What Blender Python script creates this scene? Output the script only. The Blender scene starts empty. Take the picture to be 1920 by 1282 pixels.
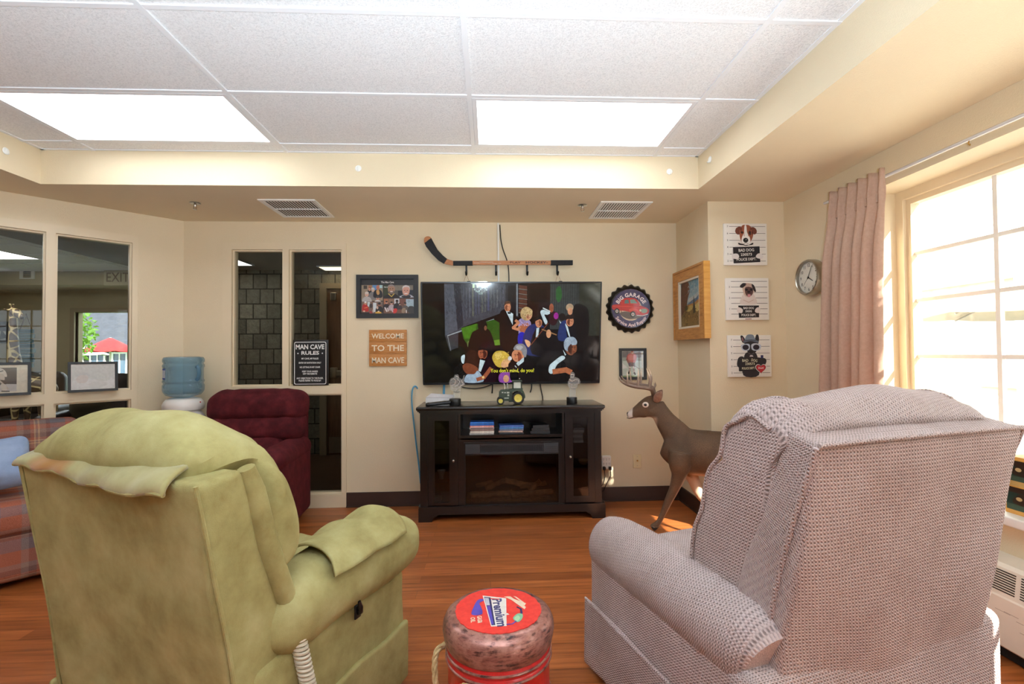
import bpy, bmesh, math, random
from math import sin, cos, pi, radians
from mathutils import Vector, Matrix, noise
random.seed(7)
SC = bpy.context.scene
COL = SC.collection
V3 = Vector

# ------------------------------------------------------------------ colour
def S(r, g, b):
    f = lambda c: (c/255/12.92) if c/255 <= .04045 else ((c/255+.055)/1.055)**2.4
    return (f(r), f(g), f(b), 1.0)

# ------------------------------------------------------------------ camera model (1920 x 1282)
FPX, PITCH, YAW, ROLL, ZC = 914.0, .0215, -.0472, -.0083, 1.26
def _cam_rot():
    cy, sy = cos(YAW), sin(YAW); cp, sp = cos(PITCH), sin(PITCH); cr, sr = cos(ROLL), sin(ROLL)
    Rz = Matrix(((cy, sy, 0), (-sy, cy, 0), (0, 0, 1))); Rx = Matrix(((1, 0, 0), (0, cp, sp), (0, -sp, cp)))
    Ry = Matrix(((cr, 0, sr), (0, 1, 0), (-sr, 0, cr))); B = Matrix(((1, 0, 0), (0, 0, -1), (0, 1, 0)))
    return B @ Ry @ Rx @ Rz
CR = _cam_rot()
def _ray(u, v): return CR.transposed() @ V3(((u-960)/FPX, (v-641)/FPX, 1))
def atY(u, v, Y): d = _ray(u, v); d = d*(Y/d.y); return V3((d.x, Y, ZC+d.z))
def atX(u, v, X): d = _ray(u, v); d = d*(X/d.x); return V3((X, d.y, ZC+d.z))
def atZ(u, v, Z): d = _ray(u, v); d = d*((Z-ZC)/d.z); return V3((d.x, d.y, Z))

# ------------------------------------------------------------------ materials
def nodes_of(name):
    m = bpy.data.materials.new(name); m.use_nodes = True
    nt = m.node_tree; b = nt.nodes['Principled BSDF']
    return m, nt, b
def N(nt, t, **kw):
    n = nt.nodes.new(t)
    for k, v in kw.items():
        if k in n.inputs.keys() if hasattr(n, 'inputs') else False: n.inputs[k].default_value = v
        else: setattr(n, k, v)
    return n
def L(nt, a, b): nt.links.new(a, b)
def ramp(nt, fac, stops, interp='LINEAR'):
    r = nt.nodes.new('ShaderNodeValToRGB'); r.color_ramp.interpolation = interp
    el = r.color_ramp.elements
    while len(el) < len(stops): el.new(.5)
    for e, (p, c) in zip(el, stops): e.position = p; e.color = c
    L(nt, fac, r.inputs['Fac']); return r.outputs['Color']
def mathn(nt, op, a, b=None, c=None):
    n = nt.nodes.new('ShaderNodeMath'); n.operation = op
    for i, x in enumerate((a, b, c)):
        if x is None: continue
        if isinstance(x, (int, float)): n.inputs[i].default_value = x
        else: L(nt, x, n.inputs[i])
    return n.outputs[0]
def mixc(nt, fac, a, b, mode='MIX'):
    n = nt.nodes.new('ShaderNodeMix'); n.data_type = 'RGBA'; n.blend_type = mode
    for s, x in ((n.inputs[0], fac), (n.inputs[6], a), (n.inputs[7], b)):
        if isinstance(x, (int, float, tuple)): s.default_value = x
        else: L(nt, x, s)
    return n.outputs[2]
def bump(nt, b, h, dist=.01, strength=1.0):
    n = nt.nodes.new('ShaderNodeBump'); n.inputs['Distance'].default_value = dist; n.inputs['Strength'].default_value = strength
    L(nt, h, n.inputs['Height']); L(nt, n.outputs['Normal'], b.inputs['Normal'])
def coord(nt, kind='Object', scale=(1, 1, 1), rot=(0, 0, 0)):
    t = nt.nodes.new('ShaderNodeTexCoord'); m = nt.nodes.new('ShaderNodeMapping')
    m.inputs['Scale'].default_value = scale; m.inputs['Rotation'].default_value = rot
    L(nt, t.outputs[kind], m.inputs['Vector']); return m.outputs['Vector']
def noisef(nt, vec, scale, detail=3, rough=.5):
    n = nt.nodes.new('ShaderNodeTexNoise'); n.inputs['Scale'].default_value = scale; n.inputs['Detail'].default_value = detail
    n.inputs['Roughness'].default_value = rough; L(nt, vec, n.inputs['Vector']); return n.outputs['Fac']

def plain(name, col, rough=.5, metal=0, spec=.5, var=.08, vscale=9, bumpd=0, bscale=200, sheen=0, coat=0, trans=0, emit=None, estr=0, ior=None, alpha=None):
    m, nt, b = nodes_of(name)
    b.inputs['Roughness'].default_value = rough; b.inputs['Metallic'].default_value = metal
    b.inputs['Specular IOR Level'].default_value = spec
    b.inputs['Base Color'].default_value = col
    if var or bumpd: vec = coord(nt)
    if var:
        f = noisef(nt, vec, vscale, 4)
        d = tuple(c*(1-var) for c in col[:3])+(1,); e = tuple(min(1, c*(1+var)) for c in col[:3])+(1,)
        L(nt, ramp(nt, f, [(.3, d), (.7, e)]), b.inputs['Base Color'])
    if bumpd: bump(nt, b, noisef(nt, vec, bscale, 3), bumpd)
    if sheen: b.inputs['Sheen Weight'].default_value = sheen; b.inputs['Sheen Roughness'].default_value = .4
    if coat: b.inputs['Coat Weight'].default_value = coat; b.inputs['Coat Roughness'].default_value = .08
    if trans: b.inputs['Transmission Weight'].default_value = trans
    if ior: b.inputs['IOR'].default_value = ior
    if emit: b.inputs['Emission Color'].default_value = emit; b.inputs['Emission Strength'].default_value = estr
    return m

def glassy(name, tint=(1, 1, 1, 1), refl=.07, rough=0.0, graze=1.0):
    """thin pane: clear, with a weak mirror reflection that grows at grazing angles"""
    m = bpy.data.materials.new(name); m.use_nodes = True; nt = m.node_tree; nt.nodes.clear()
    o = nt.nodes.new('ShaderNodeOutputMaterial'); mx = nt.nodes.new('ShaderNodeMixShader')
    t = nt.nodes.new('ShaderNodeBsdfTransparent'); t.inputs['Color'].default_value = tint
    g = nt.nodes.new('ShaderNodeBsdfGlossy'); g.inputs['Roughness'].default_value = rough
    lw = nt.nodes.new('ShaderNodeLayerWeight'); lw.inputs['Blend'].default_value = .5
    f = mathn(nt, 'ADD', mathn(nt, 'MULTIPLY', mathn(nt, 'POWER', lw.outputs['Facing'], 5.0), graze-refl), refl)
    L(nt, f, mx.inputs[0]); L(nt, t.outputs[0], mx.inputs[1]); L(nt, g.outputs[0], mx.inputs[2]); L(nt, mx.outputs[0], o.inputs['Surface'])
    return m

def m_print(name, rough=.55, coat=0.0, emit=0.0, nz=.10, nscale=60):
    """printed picture: colours of the artwork come from the mesh colour attribute"""
    m, nt, b = nodes_of(name)
    a = nt.nodes.new('ShaderNodeVertexColor'); a.layer_name = 'Col'
    vec = coord(nt); f = noisef(nt, vec, nscale, 5, .6)
    c = mixc(nt, 1.0, a.outputs['Color'], ramp(nt, f, [(.25, (1-nz*2,)*3+(1,)), (.75, (1,)*3+(1,))]), 'MULTIPLY')
    b.inputs['Roughness'].default_value = rough
    if coat: b.inputs['Coat Weight'].default_value = coat; b.inputs['Coat Roughness'].default_value = .03
    if emit:
        b.inputs['Base Color'].default_value = (.004, .004, .005, 1)
        L(nt, c, b.inputs['Emission Color']); b.inputs['Emission Strength'].default_value = emit
    else: L(nt, c, b.inputs['Base Color'])
    return m

# ------------------------------------------------------------------ things, parts
MW = {}
def thing(name, label, cat, loc=(0, 0, 0), rotz=0.0, group=None):
    o = bpy.data.objects.new(name, None); COL.objects.link(o)
    o.empty_display_size = .05
    o.location = loc; o.rotation_euler = (0, 0, rotz)
    MW[o.name] = Matrix.Translation(V3(loc)) @ Matrix.Rotation(rotz, 4, 'Z')
    return tag(o, label, cat, group)
def tag(o, label=None, cat=None, group=None, kind=None):
    if label: o['label'] = label
    if cat: o['category'] = cat
    if group: o['group'] = group
    if kind: o['kind'] = kind
    return o
def struct(o): o['kind'] = 'structure'; return o

class MB:
    """collects shapes and links them as ONE mesh object"""
    def __init__(s): s.v = []; s.f = []; s.uv = []; s.mi = []; s.sm = []; s.T = None
    def add(s, verts, faces, uvs=None, mi=0, smooth=True, M=None):
        b = len(s.v); M = M if M is not None else s.T
        for p in verts: s.v.append((M @ V3(p)) if M is not None else V3(p))
        for i, f in enumerate(faces):
            s.f.append([b+k for k in f]); s.uv.append(uvs[i] if uvs else None); s.mi.append(mi); s.sm.append(smooth)
        return s
    def box(s, x0, x1, y0, y1, z0, z1, mi=0, M=None, bev=0):
        if bev: return s.rbox((x1-x0, y1-y0, z1-z0), bev, c=((x0+x1)/2, (y0+y1)/2, (z0+z1)/2), k=2, m=1, mi=mi, M=M)
        v = [(x, y, z) for z in (z0, z1) for y in (y0, y1) for x in (x0, x1)]
        f = [(0, 2, 3, 1), (4, 5, 7, 6), (0, 1, 5, 4), (2, 6, 7, 3), (0, 4, 6, 2), (1, 3, 7, 5)]
        uvs = []
        for q in f:
            n = (V3(v[q[1]])-V3(v[q[0]])).cross(V3(v[q[2]])-V3(v[q[1]]))
            ax = max(range(3), key=lambda i: abs(n[i])); a, c = [i for i in range(3) if i != ax]
            uvs.append([(v[k][a], v[k][c]) for k in q])
        return s.add(v, f, uvs, mi, False, M)
    def rbox(s, size, r, c=(0, 0, 0), bulge=(0, 0, 0), k=3, m=5, fn=None, corners=None, mi=0, M=None):
        h = [d/2 for d in size]; r = min(r, min(h)*.999)
        def par(hh):
            e = [-hh + r*i/k for i in range(k)]; mid = [-(hh-r) + 2*(hh-r)*i/m for i in range(m+1)]
            return e+mid+[-x for x in reversed(e)]
        P = [par(x) for x in h]; idx = {}; vs = []; fs = []; uvs = []
        def put(p):
            key = tuple(round(x, 6) for x in p)
            if key in idx: return idx[key]
            inn = V3([max(-(h[i]-r), min(h[i]-r, p[i])) for i in range(3)]); d = V3(p)-inn
            q = inn + d.normalized()*r if d.length > 1e-9 else V3(p)
            for ax in range(3):
                if bulge[ax] and abs(p[ax]) > h[ax]-r*.999-1e-9:
                    a, b2 = [i for i in range(3) if i != ax]
                    w = max(0, 1-(p[a]/h[a])**2)*max(0, 1-(p[b2]/h[b2])**2)
                    q[ax] += math.copysign(bulge[ax]*w*min(1, abs(d[ax])/r if r else 1), p[ax])
            if fn: q = V3(fn(q))
            if corners:
                t = [q[i]/size[i]+.5 for i in range(3)]
                acc = V3((0, 0, 0))
                for n_, cc in enumerate(corners):
                    w = 1
                    for i in range(3): w *= t[i] if (n_ >> i) & 1 else 1-t[i]
                    acc += V3(cc)*w
                q = acc
            else: q = q+V3(c)
            vs.append(q); idx[key] = len(vs)-1; return idx[key]
        for ax in range(3):
            a, b2 = [i for i in range(3) if i != ax]
            for sg in (-1, 1):
                for i in range(len(P[a])-1):
                    for j in range(len(P[b2])-1):
                        q = []; u = []
                        for (ii, jj) in ((i, j), (i+1, j), (i+1, j+1), (i, j+1)):
                            p = [0, 0, 0]; p[ax] = sg*h[ax]; p[a] = P[a][ii]; p[b2] = P[b2][jj]
                            q.append(put(p)); u.append((p[a], p[b2]))
                        flip = (sg > 0) != (ax != 1)
                        if flip: q.reverse(); u.reverse()
                        fs.append(q); uvs.append(u)
        return s.add(vs, fs, uvs, mi, True, M)
    def tube(s, path, r, seg=10, closed=False, mi=0, M=None, flat=1.0, capped=True, up=None):
        path = [V3(p) for p in path]; n = len(path)
        rad = r if isinstance(r, (list, tuple)) else [r]*n
        tan = []
        for i in range(n):
            if closed: t = path[(i+1) % n]-path[i-1]
            else: t = path[min(n-1, i+1)]-path[max(0, i-1)]
            tan.append(t.normalized() if t.length > 0 else V3((0, 0, 1)))
        up = V3(up) if up else (V3((0, 0, 1)) if abs(tan[0].z) < .9 else V3((1, 0, 0)))
        nx = (up - tan[0]*up.dot(tan[0])).normalized(); vs = []; fs = []; uvs = []; ln = 0
        lens = []
        for i in range(n):
            if i:
                nx = nx - tan[i]*nx.dot(tan[i]); nx.normalize(); ln += (path[i]-path[i-1]).length
            lens.append(ln); by = tan[i].cross(nx)
            for k in range(seg):
                a = 2*pi*k/seg; vs.append(path[i]+nx*(cos(a)*rad[i])+by*(sin(a)*rad[i]*flat))
        R = n if closed else n-1
        for i in range(R):
            for k in range(seg):
                a = i*seg+k; b = i*seg+(k+1) % seg; c = ((i+1) % n)*seg+(k+1) % seg; d = ((i+1) % n)*seg+k
                fs.append((a, b, c, d)); L0 = lens[i]; L1 = lens[(i+1) % n]; w = 2*pi*rad[i]/seg
                uvs.append([(k*w, L0), ((k+1)*w, L0), ((k+1)*w, L1), (k*w, L1)])
        if not closed and capped:
            fs.append(tuple(reversed(range(seg)))); fs.append(tuple(range((n-1)*seg, n*seg))); uvs += [[(0, 0)]*seg]*2
        return s.add(vs, fs, uvs, mi, True, M)
    def lathe(s, prof, c=(0, 0, 0), seg=32, mi=0, M=None, smooth=True, caps=True):
        vs = []; fs = []; uvs = []; n = len(prof)
        for (r, z) in prof:
            for k in range(seg):
                a = 2*pi*k/seg; vs.append((c[0]+r*cos(a), c[1]+r*sin(a), c[2]+z))
        for i in range(n-1):
            for k in range(seg):
                k2 = (k+1) % seg; fs.append((i*seg+k, i*seg+k2, (i+1)*seg+k2, (i+1)*seg+k))
                R = max(prof[i][0], .01); w = 2*pi*R/seg
                uvs.append([(k*w, prof[i][1]), ((k+1)*w, prof[i][1]), ((k+1)*w, prof[i+1][1]), (k*w, prof[i+1][1])])
        if caps:
            fs.append(tuple(reversed(range(seg)))); fs.append(tuple(range((n-1)*seg, n*seg))); uvs += [[(0, 0)]*seg]*2
        return s.add(vs, fs, uvs, mi, smooth, M)
    def ball(s, c, r, seg=16, rings=10, mi=0, M=None):
        r = r if isinstance(r, (tuple, list)) else (r, r, r); vs = []; fs = []
        for i in range(rings+1):
            t = pi*i/rings
            for k in range(seg):
                a = 2*pi*k/seg; vs.append((c[0]+r[0]*sin(t)*cos(a), c[1]+r[1]*sin(t)*sin(a), c[2]-r[2]*cos(t)))
        for i in range(rings):
            for k in range(seg):
                k2 = (k+1) % seg; fs.append((i*seg+k, i*seg+k2, (i+1)*seg+k2, (i+1)*seg+k))
        return s.add(vs, fs, None, mi, True, M)
    def prism(s, pts, t, M, mi=0, smooth=False):
        """2-D outline pts in the plane of M (x,y), extruded 0..t along its z"""
        n = len(pts); vs = [(x, y, 0) for x, y in pts]+[(x, y, t) for x, y in pts]
        fs = [tuple(reversed(range(n))), tuple(range(n, 2*n))]+[(i, (i+1) % n, n+(i+1) % n, n+i) for i in range(n)]
        return s.add(vs, fs, None, mi, smooth, M)
    def grid(s, nu, nv, fn, mi=0, M=None, uvs=(1, 1)):
        vs = [fn(i/nu, j/nv) for j in range(nv+1) for i in range(nu+1)]; fs = []; uv = []
        for j in range(nv):
            for i in range(nu):
                a = j*(nu+1)+i; fs.append((a, a+1, a+nu+2, a+nu+1))
                uv.append([((i+d)/nu*uvs[0], (j+e)/nv*uvs[1]) for d, e in ((0, 0), (1, 0), (1, 1), (0, 1))])
        return s.add(vs, fs, uv, mi, True, M)
    def mesh(s, name, mats, inv=None, flat=False, angle=40):
        me = bpy.data.meshes.new(name)
        vs = [tuple(inv @ p) if inv is not None else tuple(p) for p in s.v]
        me.from_pydata(vs, [], s.f)
        ul = me.uv_layers.new(name='UVMap'); k = 0
        for i, f in enumerate(s.f):
            u = s.uv[i]
            for j in range(len(f)):
                if u: ul.data[k].uv = u[j]
                k += 1
        for m in (mats if isinstance(mats, (list, tuple)) else [mats]): me.materials.append(m)
        for i, p in enumerate(me.polygons): p.material_index = s.mi[i]; p.use_smooth = s.sm[i] and not flat
        me.validate(); me.update()
        bm = bmesh.new(); bm.from_mesh(me); bmesh.ops.recalc_face_normals(bm, faces=bm.faces)
        for e in bm.edges:
            if len(e.link_faces) == 2 and e.calc_face_angle(0) > radians(angle): e.smooth = False
        bm.to_mesh(me); bm.free()
        return me
    def build(s, name, mats, parent=None, world=False, solid=0.0, flat=False, angle=40):
        inv = None
        if parent is not None and world: inv = MW[parent.name].inverted()
        me = s.mesh(name, mats, inv, flat, angle)
        o = bpy.data.objects.new(name, me); COL.objects.link(o)
        MW[o.name] = Matrix.Identity(4)
        if parent is not None: o.parent = parent; MW[o.name] = MW[parent.name]
        if solid:
            md = o.modifiers.new('thickness', 'SOLIDIFY'); md.thickness = solid; md.offset = 0
        return o

def voxel(o, size, smooth=6):
    """fuse the overlapping shapes of one object into one continuous skin"""
    r = o.modifiers.new('fuse', 'REMESH'); r.mode = 'VOXEL'; r.voxel_size = size; r.use_smooth_shade = True
    if smooth:
        k = o.modifiers.new('relax', 'SMOOTH'); k.factor = .5; k.iterations = smooth
    dg = bpy.context.evaluated_depsgraph_get(); me = bpy.data.meshes.new_from_object(o.evaluated_get(dg))
    mats = [m for m in o.data.materials]; o.modifiers.clear(); o.data = me
    me.materials.clear()
    for m in mats: me.materials.append(m)
    for p in me.polygons: p.use_smooth = True
    return o

def copy_tree(o, loc=None, rotz=None, label=None):
    c = o.copy(); COL.objects.link(c)
    if loc is not None: c.location = loc
    if rotz is not None: c.rotation_euler = (0, 0, rotz)
    if label: c['label'] = label
    for ch in o.children:
        d = ch.copy(); COL.objects.link(d); d.parent = c
        for g in ch.children:
            e = g.copy(); COL.objects.link(e); e.parent = d
    return c

# ------------------------------------------------------------------ flat artwork (prints, signs, screens)
_TX = {}
def text_polys(s, size=1.0, bold=0.0, align='CENTER', shear=0.0, sx=1.0):
    key = (s, bold, align, shear)
    if key not in _TX:
        cu = bpy.data.curves.new('text_tmp', 'FONT'); cu.body = s; cu.size = 1; cu.align_x = align; cu.align_y = 'CENTER'
        cu.offset = bold; cu.shear = shear; cu.resolution_u = 2
        ob = bpy.data.objects.new('text_tmp', cu); COL.objects.link(ob)
        dg = bpy.context.evaluated_depsgraph_get(); me = bpy.data.meshes.new_from_object(ob.evaluated_get(dg))
        _TX[key] = [[(me.vertices[k].co.x, me.vertices[k].co.y) for k in p.vertices] for p in me.polygons]
        bpy.data.objects.remove(ob); bpy.data.curves.remove(cu); bpy.data.meshes.remove(me)
    return [[(x*size*sx, y*size) for x, y in p] for p in _TX[key]]
def smoothpoly(pts, n=5):
    out = []; m = len(pts)
    for i in range(m):
        p0, p1, p2, p3 = pts[i-1], pts[i], pts[(i+1) % m], pts[(i+2) % m]
        for k in range(n):
            t = k/n
            out.append(tuple(.5*((2*p1[j])+(-p0[j]+p2[j])*t+(2*p0[j]-5*p1[j]+4*p2[j]-p3[j])*t*t+(-p0[j]+3*p1[j]-3*p2[j]+p3[j])*t**3) for j in (0, 1)))
    return out
class Art:
    """flat coloured shapes in a u,v plane; each shape lies a hair above the one before"""
    def __init__(s, x0=0, y0=0, sc=1.0, flip=1, eps=3e-5): s.P = []; s.o = (x0, y0); s.sc = sc; s.fl = flip; s.n = 0; s.eps = eps
    def m(s, p): return ((p[0]-s.o[0])*s.sc, (p[1]-s.o[1])*s.sc*s.fl)
    def poly(s, pts, col, raw=False):
        s.n += 1; s.P.append(([p if raw else s.m(p) for p in pts], col, s.n)); return s
    def rect(s, x0, y0, x1, y1, col): return s.poly([(x0, y0), (x1, y0), (x1, y1), (x0, y1)], col)
    def ell(s, cx, cy, rx, ry, col, rot=0, n=22, a0=0, a1=2*pi):
        c, q = cos(rot), sin(rot)
        return s.poly([(cx+rx*cos(a)*c-ry*sin(a)*q, cy+rx*cos(a)*q+ry*sin(a)*c) for a in [a0+(a1-a0)*k/n for k in range(n+(0 if abs(a1-a0-2*pi) < 1e-6 else 1))]], col)
    def blob(s, pts, col, n=4): return s.poly(smoothpoly(pts, n), col)
    def line(s, pts, w, col):
        for a, b in zip(pts[:-1], pts[1:]):
            d = V3((b[0]-a[0], b[1]-a[1], 0)); 
            if d.length < 1e-9: continue
            nn = V3((-d.y, d.x, 0)).normalized()*(w/2); e = d.normalized()*(w*.25)
            s.poly([(a[0]-e.x+nn.x, a[1]-e.y+nn.y), (b[0]+e.x+nn.x, b[1]+e.y+nn.y), (b[0]+e.x-nn.x, b[1]+e.y-nn.y), (a[0]-e.x-nn.x, a[1]-e.y-nn.y)], col)
        return s
    def text(s, t, cx, cy, h, col, bold=0.0, sx=1.0, rot=0, align='CENTER', shear=0, width=None):
        """h = cap height in art units; width (optional) stretches the line to that length"""
        k = h/.70; ps = text_polys(t, 1.0, bold, align, shear)
        if not ps: return s
        if width:
            xs = [x for p in ps for x, y in p]; sx = width/((max(xs)-min(xs))*k)
        c, q = cos(rot), sin(rot); s.n += 1
        for p in ps:
            pts = []
            for x, y in p:
                X = x*k*sx; Y = y*k*s.fl
                pts.append(s.m((cx+X*c-Y*q, cy+X*q+Y*c)))
            s.P.append((pts, col, s.n))
        return s
    def arc_text(s, t, cx, cy, r, a_mid, h, col, bold=0, inside=False, sp=1.0):
        """letters on a circle; a_mid in radians (0 = right, counter-clockwise in u,v up)"""
        k = h/.70; adv = []
        for ch in t:
            ps = text_polys(ch, 1.0, bold, 'LEFT') if ch != ' ' else []
            adv.append((max([x for p in ps for x, y in p] or [.28])+.06)*k*sp)
        tot = sum(adv); pos = -tot/2
        for ch, w in zip(t, adv):
            mid = pos+w/2; pos += w
            a = a_mid + (mid/r if inside else -mid/r)
            rot = a+pi/2 if inside else a-pi/2
            if ch != ' ': s.text(ch, cx+r*cos(a), cy+r*sin(a)*1, h, col, bold, rot=rot)
        return s
    def build(s, name, mat, parent, M, world=True, base=0.0):
        vs = []; fs = []; cols = []
        for pts, col, n in s.P:
            b = len(vs)
            if len(pts) < 3: continue
            a = sum(pts[i-1][0]*pts[i][1]-pts[i][0]*pts[i-1][1] for i in range(len(pts)))
            if a < 0: pts = list(reversed(pts))
            vs += [M @ V3((x, y, base+n*s.eps)) for x, y in pts]; fs.append(tuple(range(b, b+len(pts)))); cols.append(col)
        inv = MW[parent.name].inverted() if (parent is not None and world) else None
        me = bpy.data.meshes.new(name); me.from_pydata([tuple(inv @ v) if inv is not None else tuple(v) for v in vs], [], fs)
        at = me.color_attributes.new('Col', 'FLOAT_COLOR', 'CORNER'); k = 0
        for f, c in zip(fs, cols):
            for _ in f: at.data[k].color = c; k += 1
        me.materials.append(mat)
        o = bpy.data.objects.new(name, me); COL.objects.link(o)
        if parent is not None: o.parent = parent; MW[o.name] = MW[parent.name]
        else: MW[o.name] = Matrix.Identity(4)
        return o
def frameM(o, u, v, n):
    u, v, n = V3(u), V3(v), V3(n)
    return Matrix(((u.x, v.x, n.x, o[0]), (u.y, v.y, n.y, o[1]), (u.z, v.z, n.z, o[2]), (0, 0, 0, 1)))
def back_frame(x, y, z): return frameM((x, y, z), (1, 0, 0), (0, 0, 1), (0, -1, 0))       # faces the camera
def right_frame(x, y, z): return frameM((x, y, z), (0, -1, 0), (0, 0, 1), (-1, 0, 0))      # on a wall that faces -X
# ================================================================== MATERIALS
WALLC = S(224, 208, 177)
M_wall = plain('wall_paint', WALLC, .6, var=.025, vscale=2.5, bumpd=.0012, bscale=260)
M_trim = plain('trim_paint', S(226, 210, 180), .38, var=.02, vscale=3)
M_white = plain('white_plastic', S(236, 236, 232), .35, var=0)
M_offwhite = plain('off_white_enamel', S(230, 226, 212), .4, var=.03)
M_ivory = plain('ivory_plastic', S(226, 212, 170), .35, var=0)
M_black = plain('black_plastic', S(18, 18, 19), .35, var=0)
M_blackm = plain('black_metal', S(24, 24, 25), .4, metal=.3, var=0)
M_rubber = plain('black_rubber', S(22, 22, 22), .7, var=0)
M_chrome = plain('chrome', S(200, 200, 198), .18, metal=1, var=0)
M_steel = plain('brushed_steel', S(178, 172, 160), .3, metal=1, var=.05, vscale=40)
M_brass = plain('brass', S(190, 150, 80), .3, metal=1, var=0)
M_base = plain('dark_vinyl_base', S(58, 40, 34), .42, var=.08, vscale=6)
M_tbar = plain('ceiling_bar_paint', S(228, 230, 234), .5, var=0)
M_pane = glassy('window_pane', (.95, .96, .95, 1), .05)
M_panedark = glassy('interior_pane', (.86, .87, .85, 1), .018, 0, .13)
M_framegl = glassy('frame_glass', (.97, .97, .97, 1), .045)
M_print = m_print('printed_picture', .5)
M_printgl = m_print('printed_picture_gloss', .32, coat=.5)
M_printmatte = m_print('canvas_print', .75, nz=.05, nscale=200)
M_dark = plain('dark_void', S(14, 13, 12), .8, var=0)

def m_floor():
    m, nt, b = nodes_of('plank_floor'); v = coord(nt)
    br = N(nt, 'ShaderNodeTexBrick'); br.offset = .37; br.offset_frequency = 2; br.squash = 1
    for k, x in (('Scale', 1.0), ('Mortar Size', .0012), ('Mortar Smooth', .2), ('Bias', 0.0), ('Brick Width', 1.05), ('Row Height', .085)): br.inputs[k].default_value = x
    br.inputs['Color1'].default_value = (0, 0, 0, 1); br.inputs['Color2'].default_value = (1, 1, 1, 1); br.inputs['Mortar'].default_value = (.5, .5, .5, 1)
    L(nt, v, br.inputs['Vector'])
    g = noisef(nt, coord(nt, 'Object', (1.2, 22, 1)), 2.2, 7, .62)
    g2 = noisef(nt, coord(nt, 'Object', (.8, 5, 1)), 1.7, 3, .5)
    c = ramp(nt, g, [(.22, S(104, 54, 24)), (.45, S(158, 88, 44)), (.62, S(180, 106, 55)), (.85, S(204, 130, 74))])
    t = ramp(nt, mathn(nt, 'ADD', mathn(nt, 'MULTIPLY', br.outputs['Color'], .5), mathn(nt, 'MULTIPLY', g2, .5)), [(.2, (.66, .62, .60, 1)), (.8, (1.1, 1.1, 1.1, 1))])
    c = mixc(nt, 1.0, c, t, 'MULTIPLY')
    c = mixc(nt, mathn(nt, 'MULTIPLY', br.outputs['Fac'], .55), c, S(70, 38, 20))
    L(nt, c, b.inputs['Base Color']); b.inputs['Roughness'].default_value = .3; b.inputs['Specular IOR Level'].default_value = .45
    bump(nt, b, mathn(nt, 'SUBTRACT', mathn(nt, 'MULTIPLY', g, .3), br.outputs['Fac']), .0006)
    return m
M_floor = m_floor()
def m_tile():
    m, nt, b = nodes_of('ceiling_tile'); v = coord(nt)
    f = noisef(nt, v, 150, 4, .7)
    L(nt, ramp(nt, f, [(.3, S(212, 214, 217)), (.55, S(240, 241, 243))]), b.inputs['Base Color'])
    b.inputs['Roughness'].default_value = .85; bump(nt, b, f, .004); return m
M_tile = m_tile()
def m_fabric(name, base, dark, light, sc=1.0, weave=0, nsc=5, rough=.85, sheen=.3, bdist=.002, var=.5, wcol=None, uv=True, blotch=None):
    """upholstery: soft colour patches, optional woven grid (weave = threads per metre)"""
    m, nt, b = nodes_of(name)
    v = coord(nt, 'Object'); f = noisef(nt, v, nsc, 6, .62)
    c = ramp(nt, f, [(.28, dark), (.5, base), (.74, light)])
    h = noisef(nt, v, 420, 2)
    if weave:
        t = nt.nodes.new('ShaderNodeTexCoord'); sp = nt.nodes.new('ShaderNodeSeparateXYZ'); L(nt, t.outputs['UV'], sp.inputs[0])
        a = mathn(nt, 'SINE', mathn(nt, 'MULTIPLY', mathn(nt, 'ADD', sp.outputs[0], mathn(nt, 'MULTIPLY', sp.outputs[1], .25)), weave*2*pi))
        e = mathn(nt, 'SINE', mathn(nt, 'MULTIPLY', sp.outputs[1], weave*1.1*2*pi))
        w = mathn(nt, 'ADD', mathn(nt, 'MULTIPLY', mathn(nt, 'MULTIPLY', a, e), .28), .5)
        w2 = mathn(nt, 'ADD', w, mathn(nt, 'MULTIPLY', e, .16))
        w2 = mathn(nt, 'ADD', w2, mathn(nt, 'MULTIPLY', mathn(nt, 'SUBTRACT', noisef(nt, v, 260, 2), .5), .5))
        c = mixc(nt, 1.0, c, ramp(nt, w2, [(.22, wcol or (.42, .40, .40, 1)), (.62, (1.12, 1.12, 1.12, 1))]), 'MULTIPLY')
        h = w2
    L(nt, c, b.inputs['Base Color']); b.inputs['Roughness'].default_value = rough; b.inputs['Specular IOR Level'].default_value = .2
    b.inputs['Sheen Weight'].default_value = sheen; b.inputs['Sheen Roughness'].default_value = .5
    b.inputs['Sheen Tint'].default_value = light
    bump(nt, b, h, bdist); return m
M_suede = m_fabric('olive_suede', S(156, 147, 97), S(127, 114, 68), S(176, 169, 121), nsc=6, sheen=.35, bdist=.0006)
#M_suedeb = m_fabric('olive_suede_back', S(150, 131, 84), S(122, 102, 60), S(168, 152, 102), nsc=5, sheen=.2, bdist=.0006)
M_mauve = m_fabric('mauve_weave', S(186, 169, 165), S(172, 153, 148), S(197, 182, 179), weave=95, nsc=4, sheen=.15, bdist=.0035)
M_burg = m_fabric('burgundy_chenille', S(80, 24, 30), S(58, 15, 21), S(102, 36, 41), nsc=14, sheen=.35, bdist=.002)
M_curtain = m_fabric('dusty_rose_linen', S(205, 176, 156), S(196, 165, 145), S(214, 187, 168), nsc=60, sheen=.1, bdist=.0006)
def add_translucency(m, col, fac):
    nt = m.node_tree; b = nt.nodes['Principled BSDF']; o = nt.nodes['Material Output']
    t = nt.nodes.new('ShaderNodeBsdfTranslucent'); t.inputs['Color'].default_value = col
    x = nt.nodes.new('ShaderNodeMixShader'); x.inputs[0].default_value = fac
    L(nt, b.outputs[0], x.inputs[1]); L(nt, t.outputs[0], x.inputs[2]); L(nt, x.outputs[0], o.inputs['Surface'])
add_translucency(M_curtain, S(215, 180, 158), .25)
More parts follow.
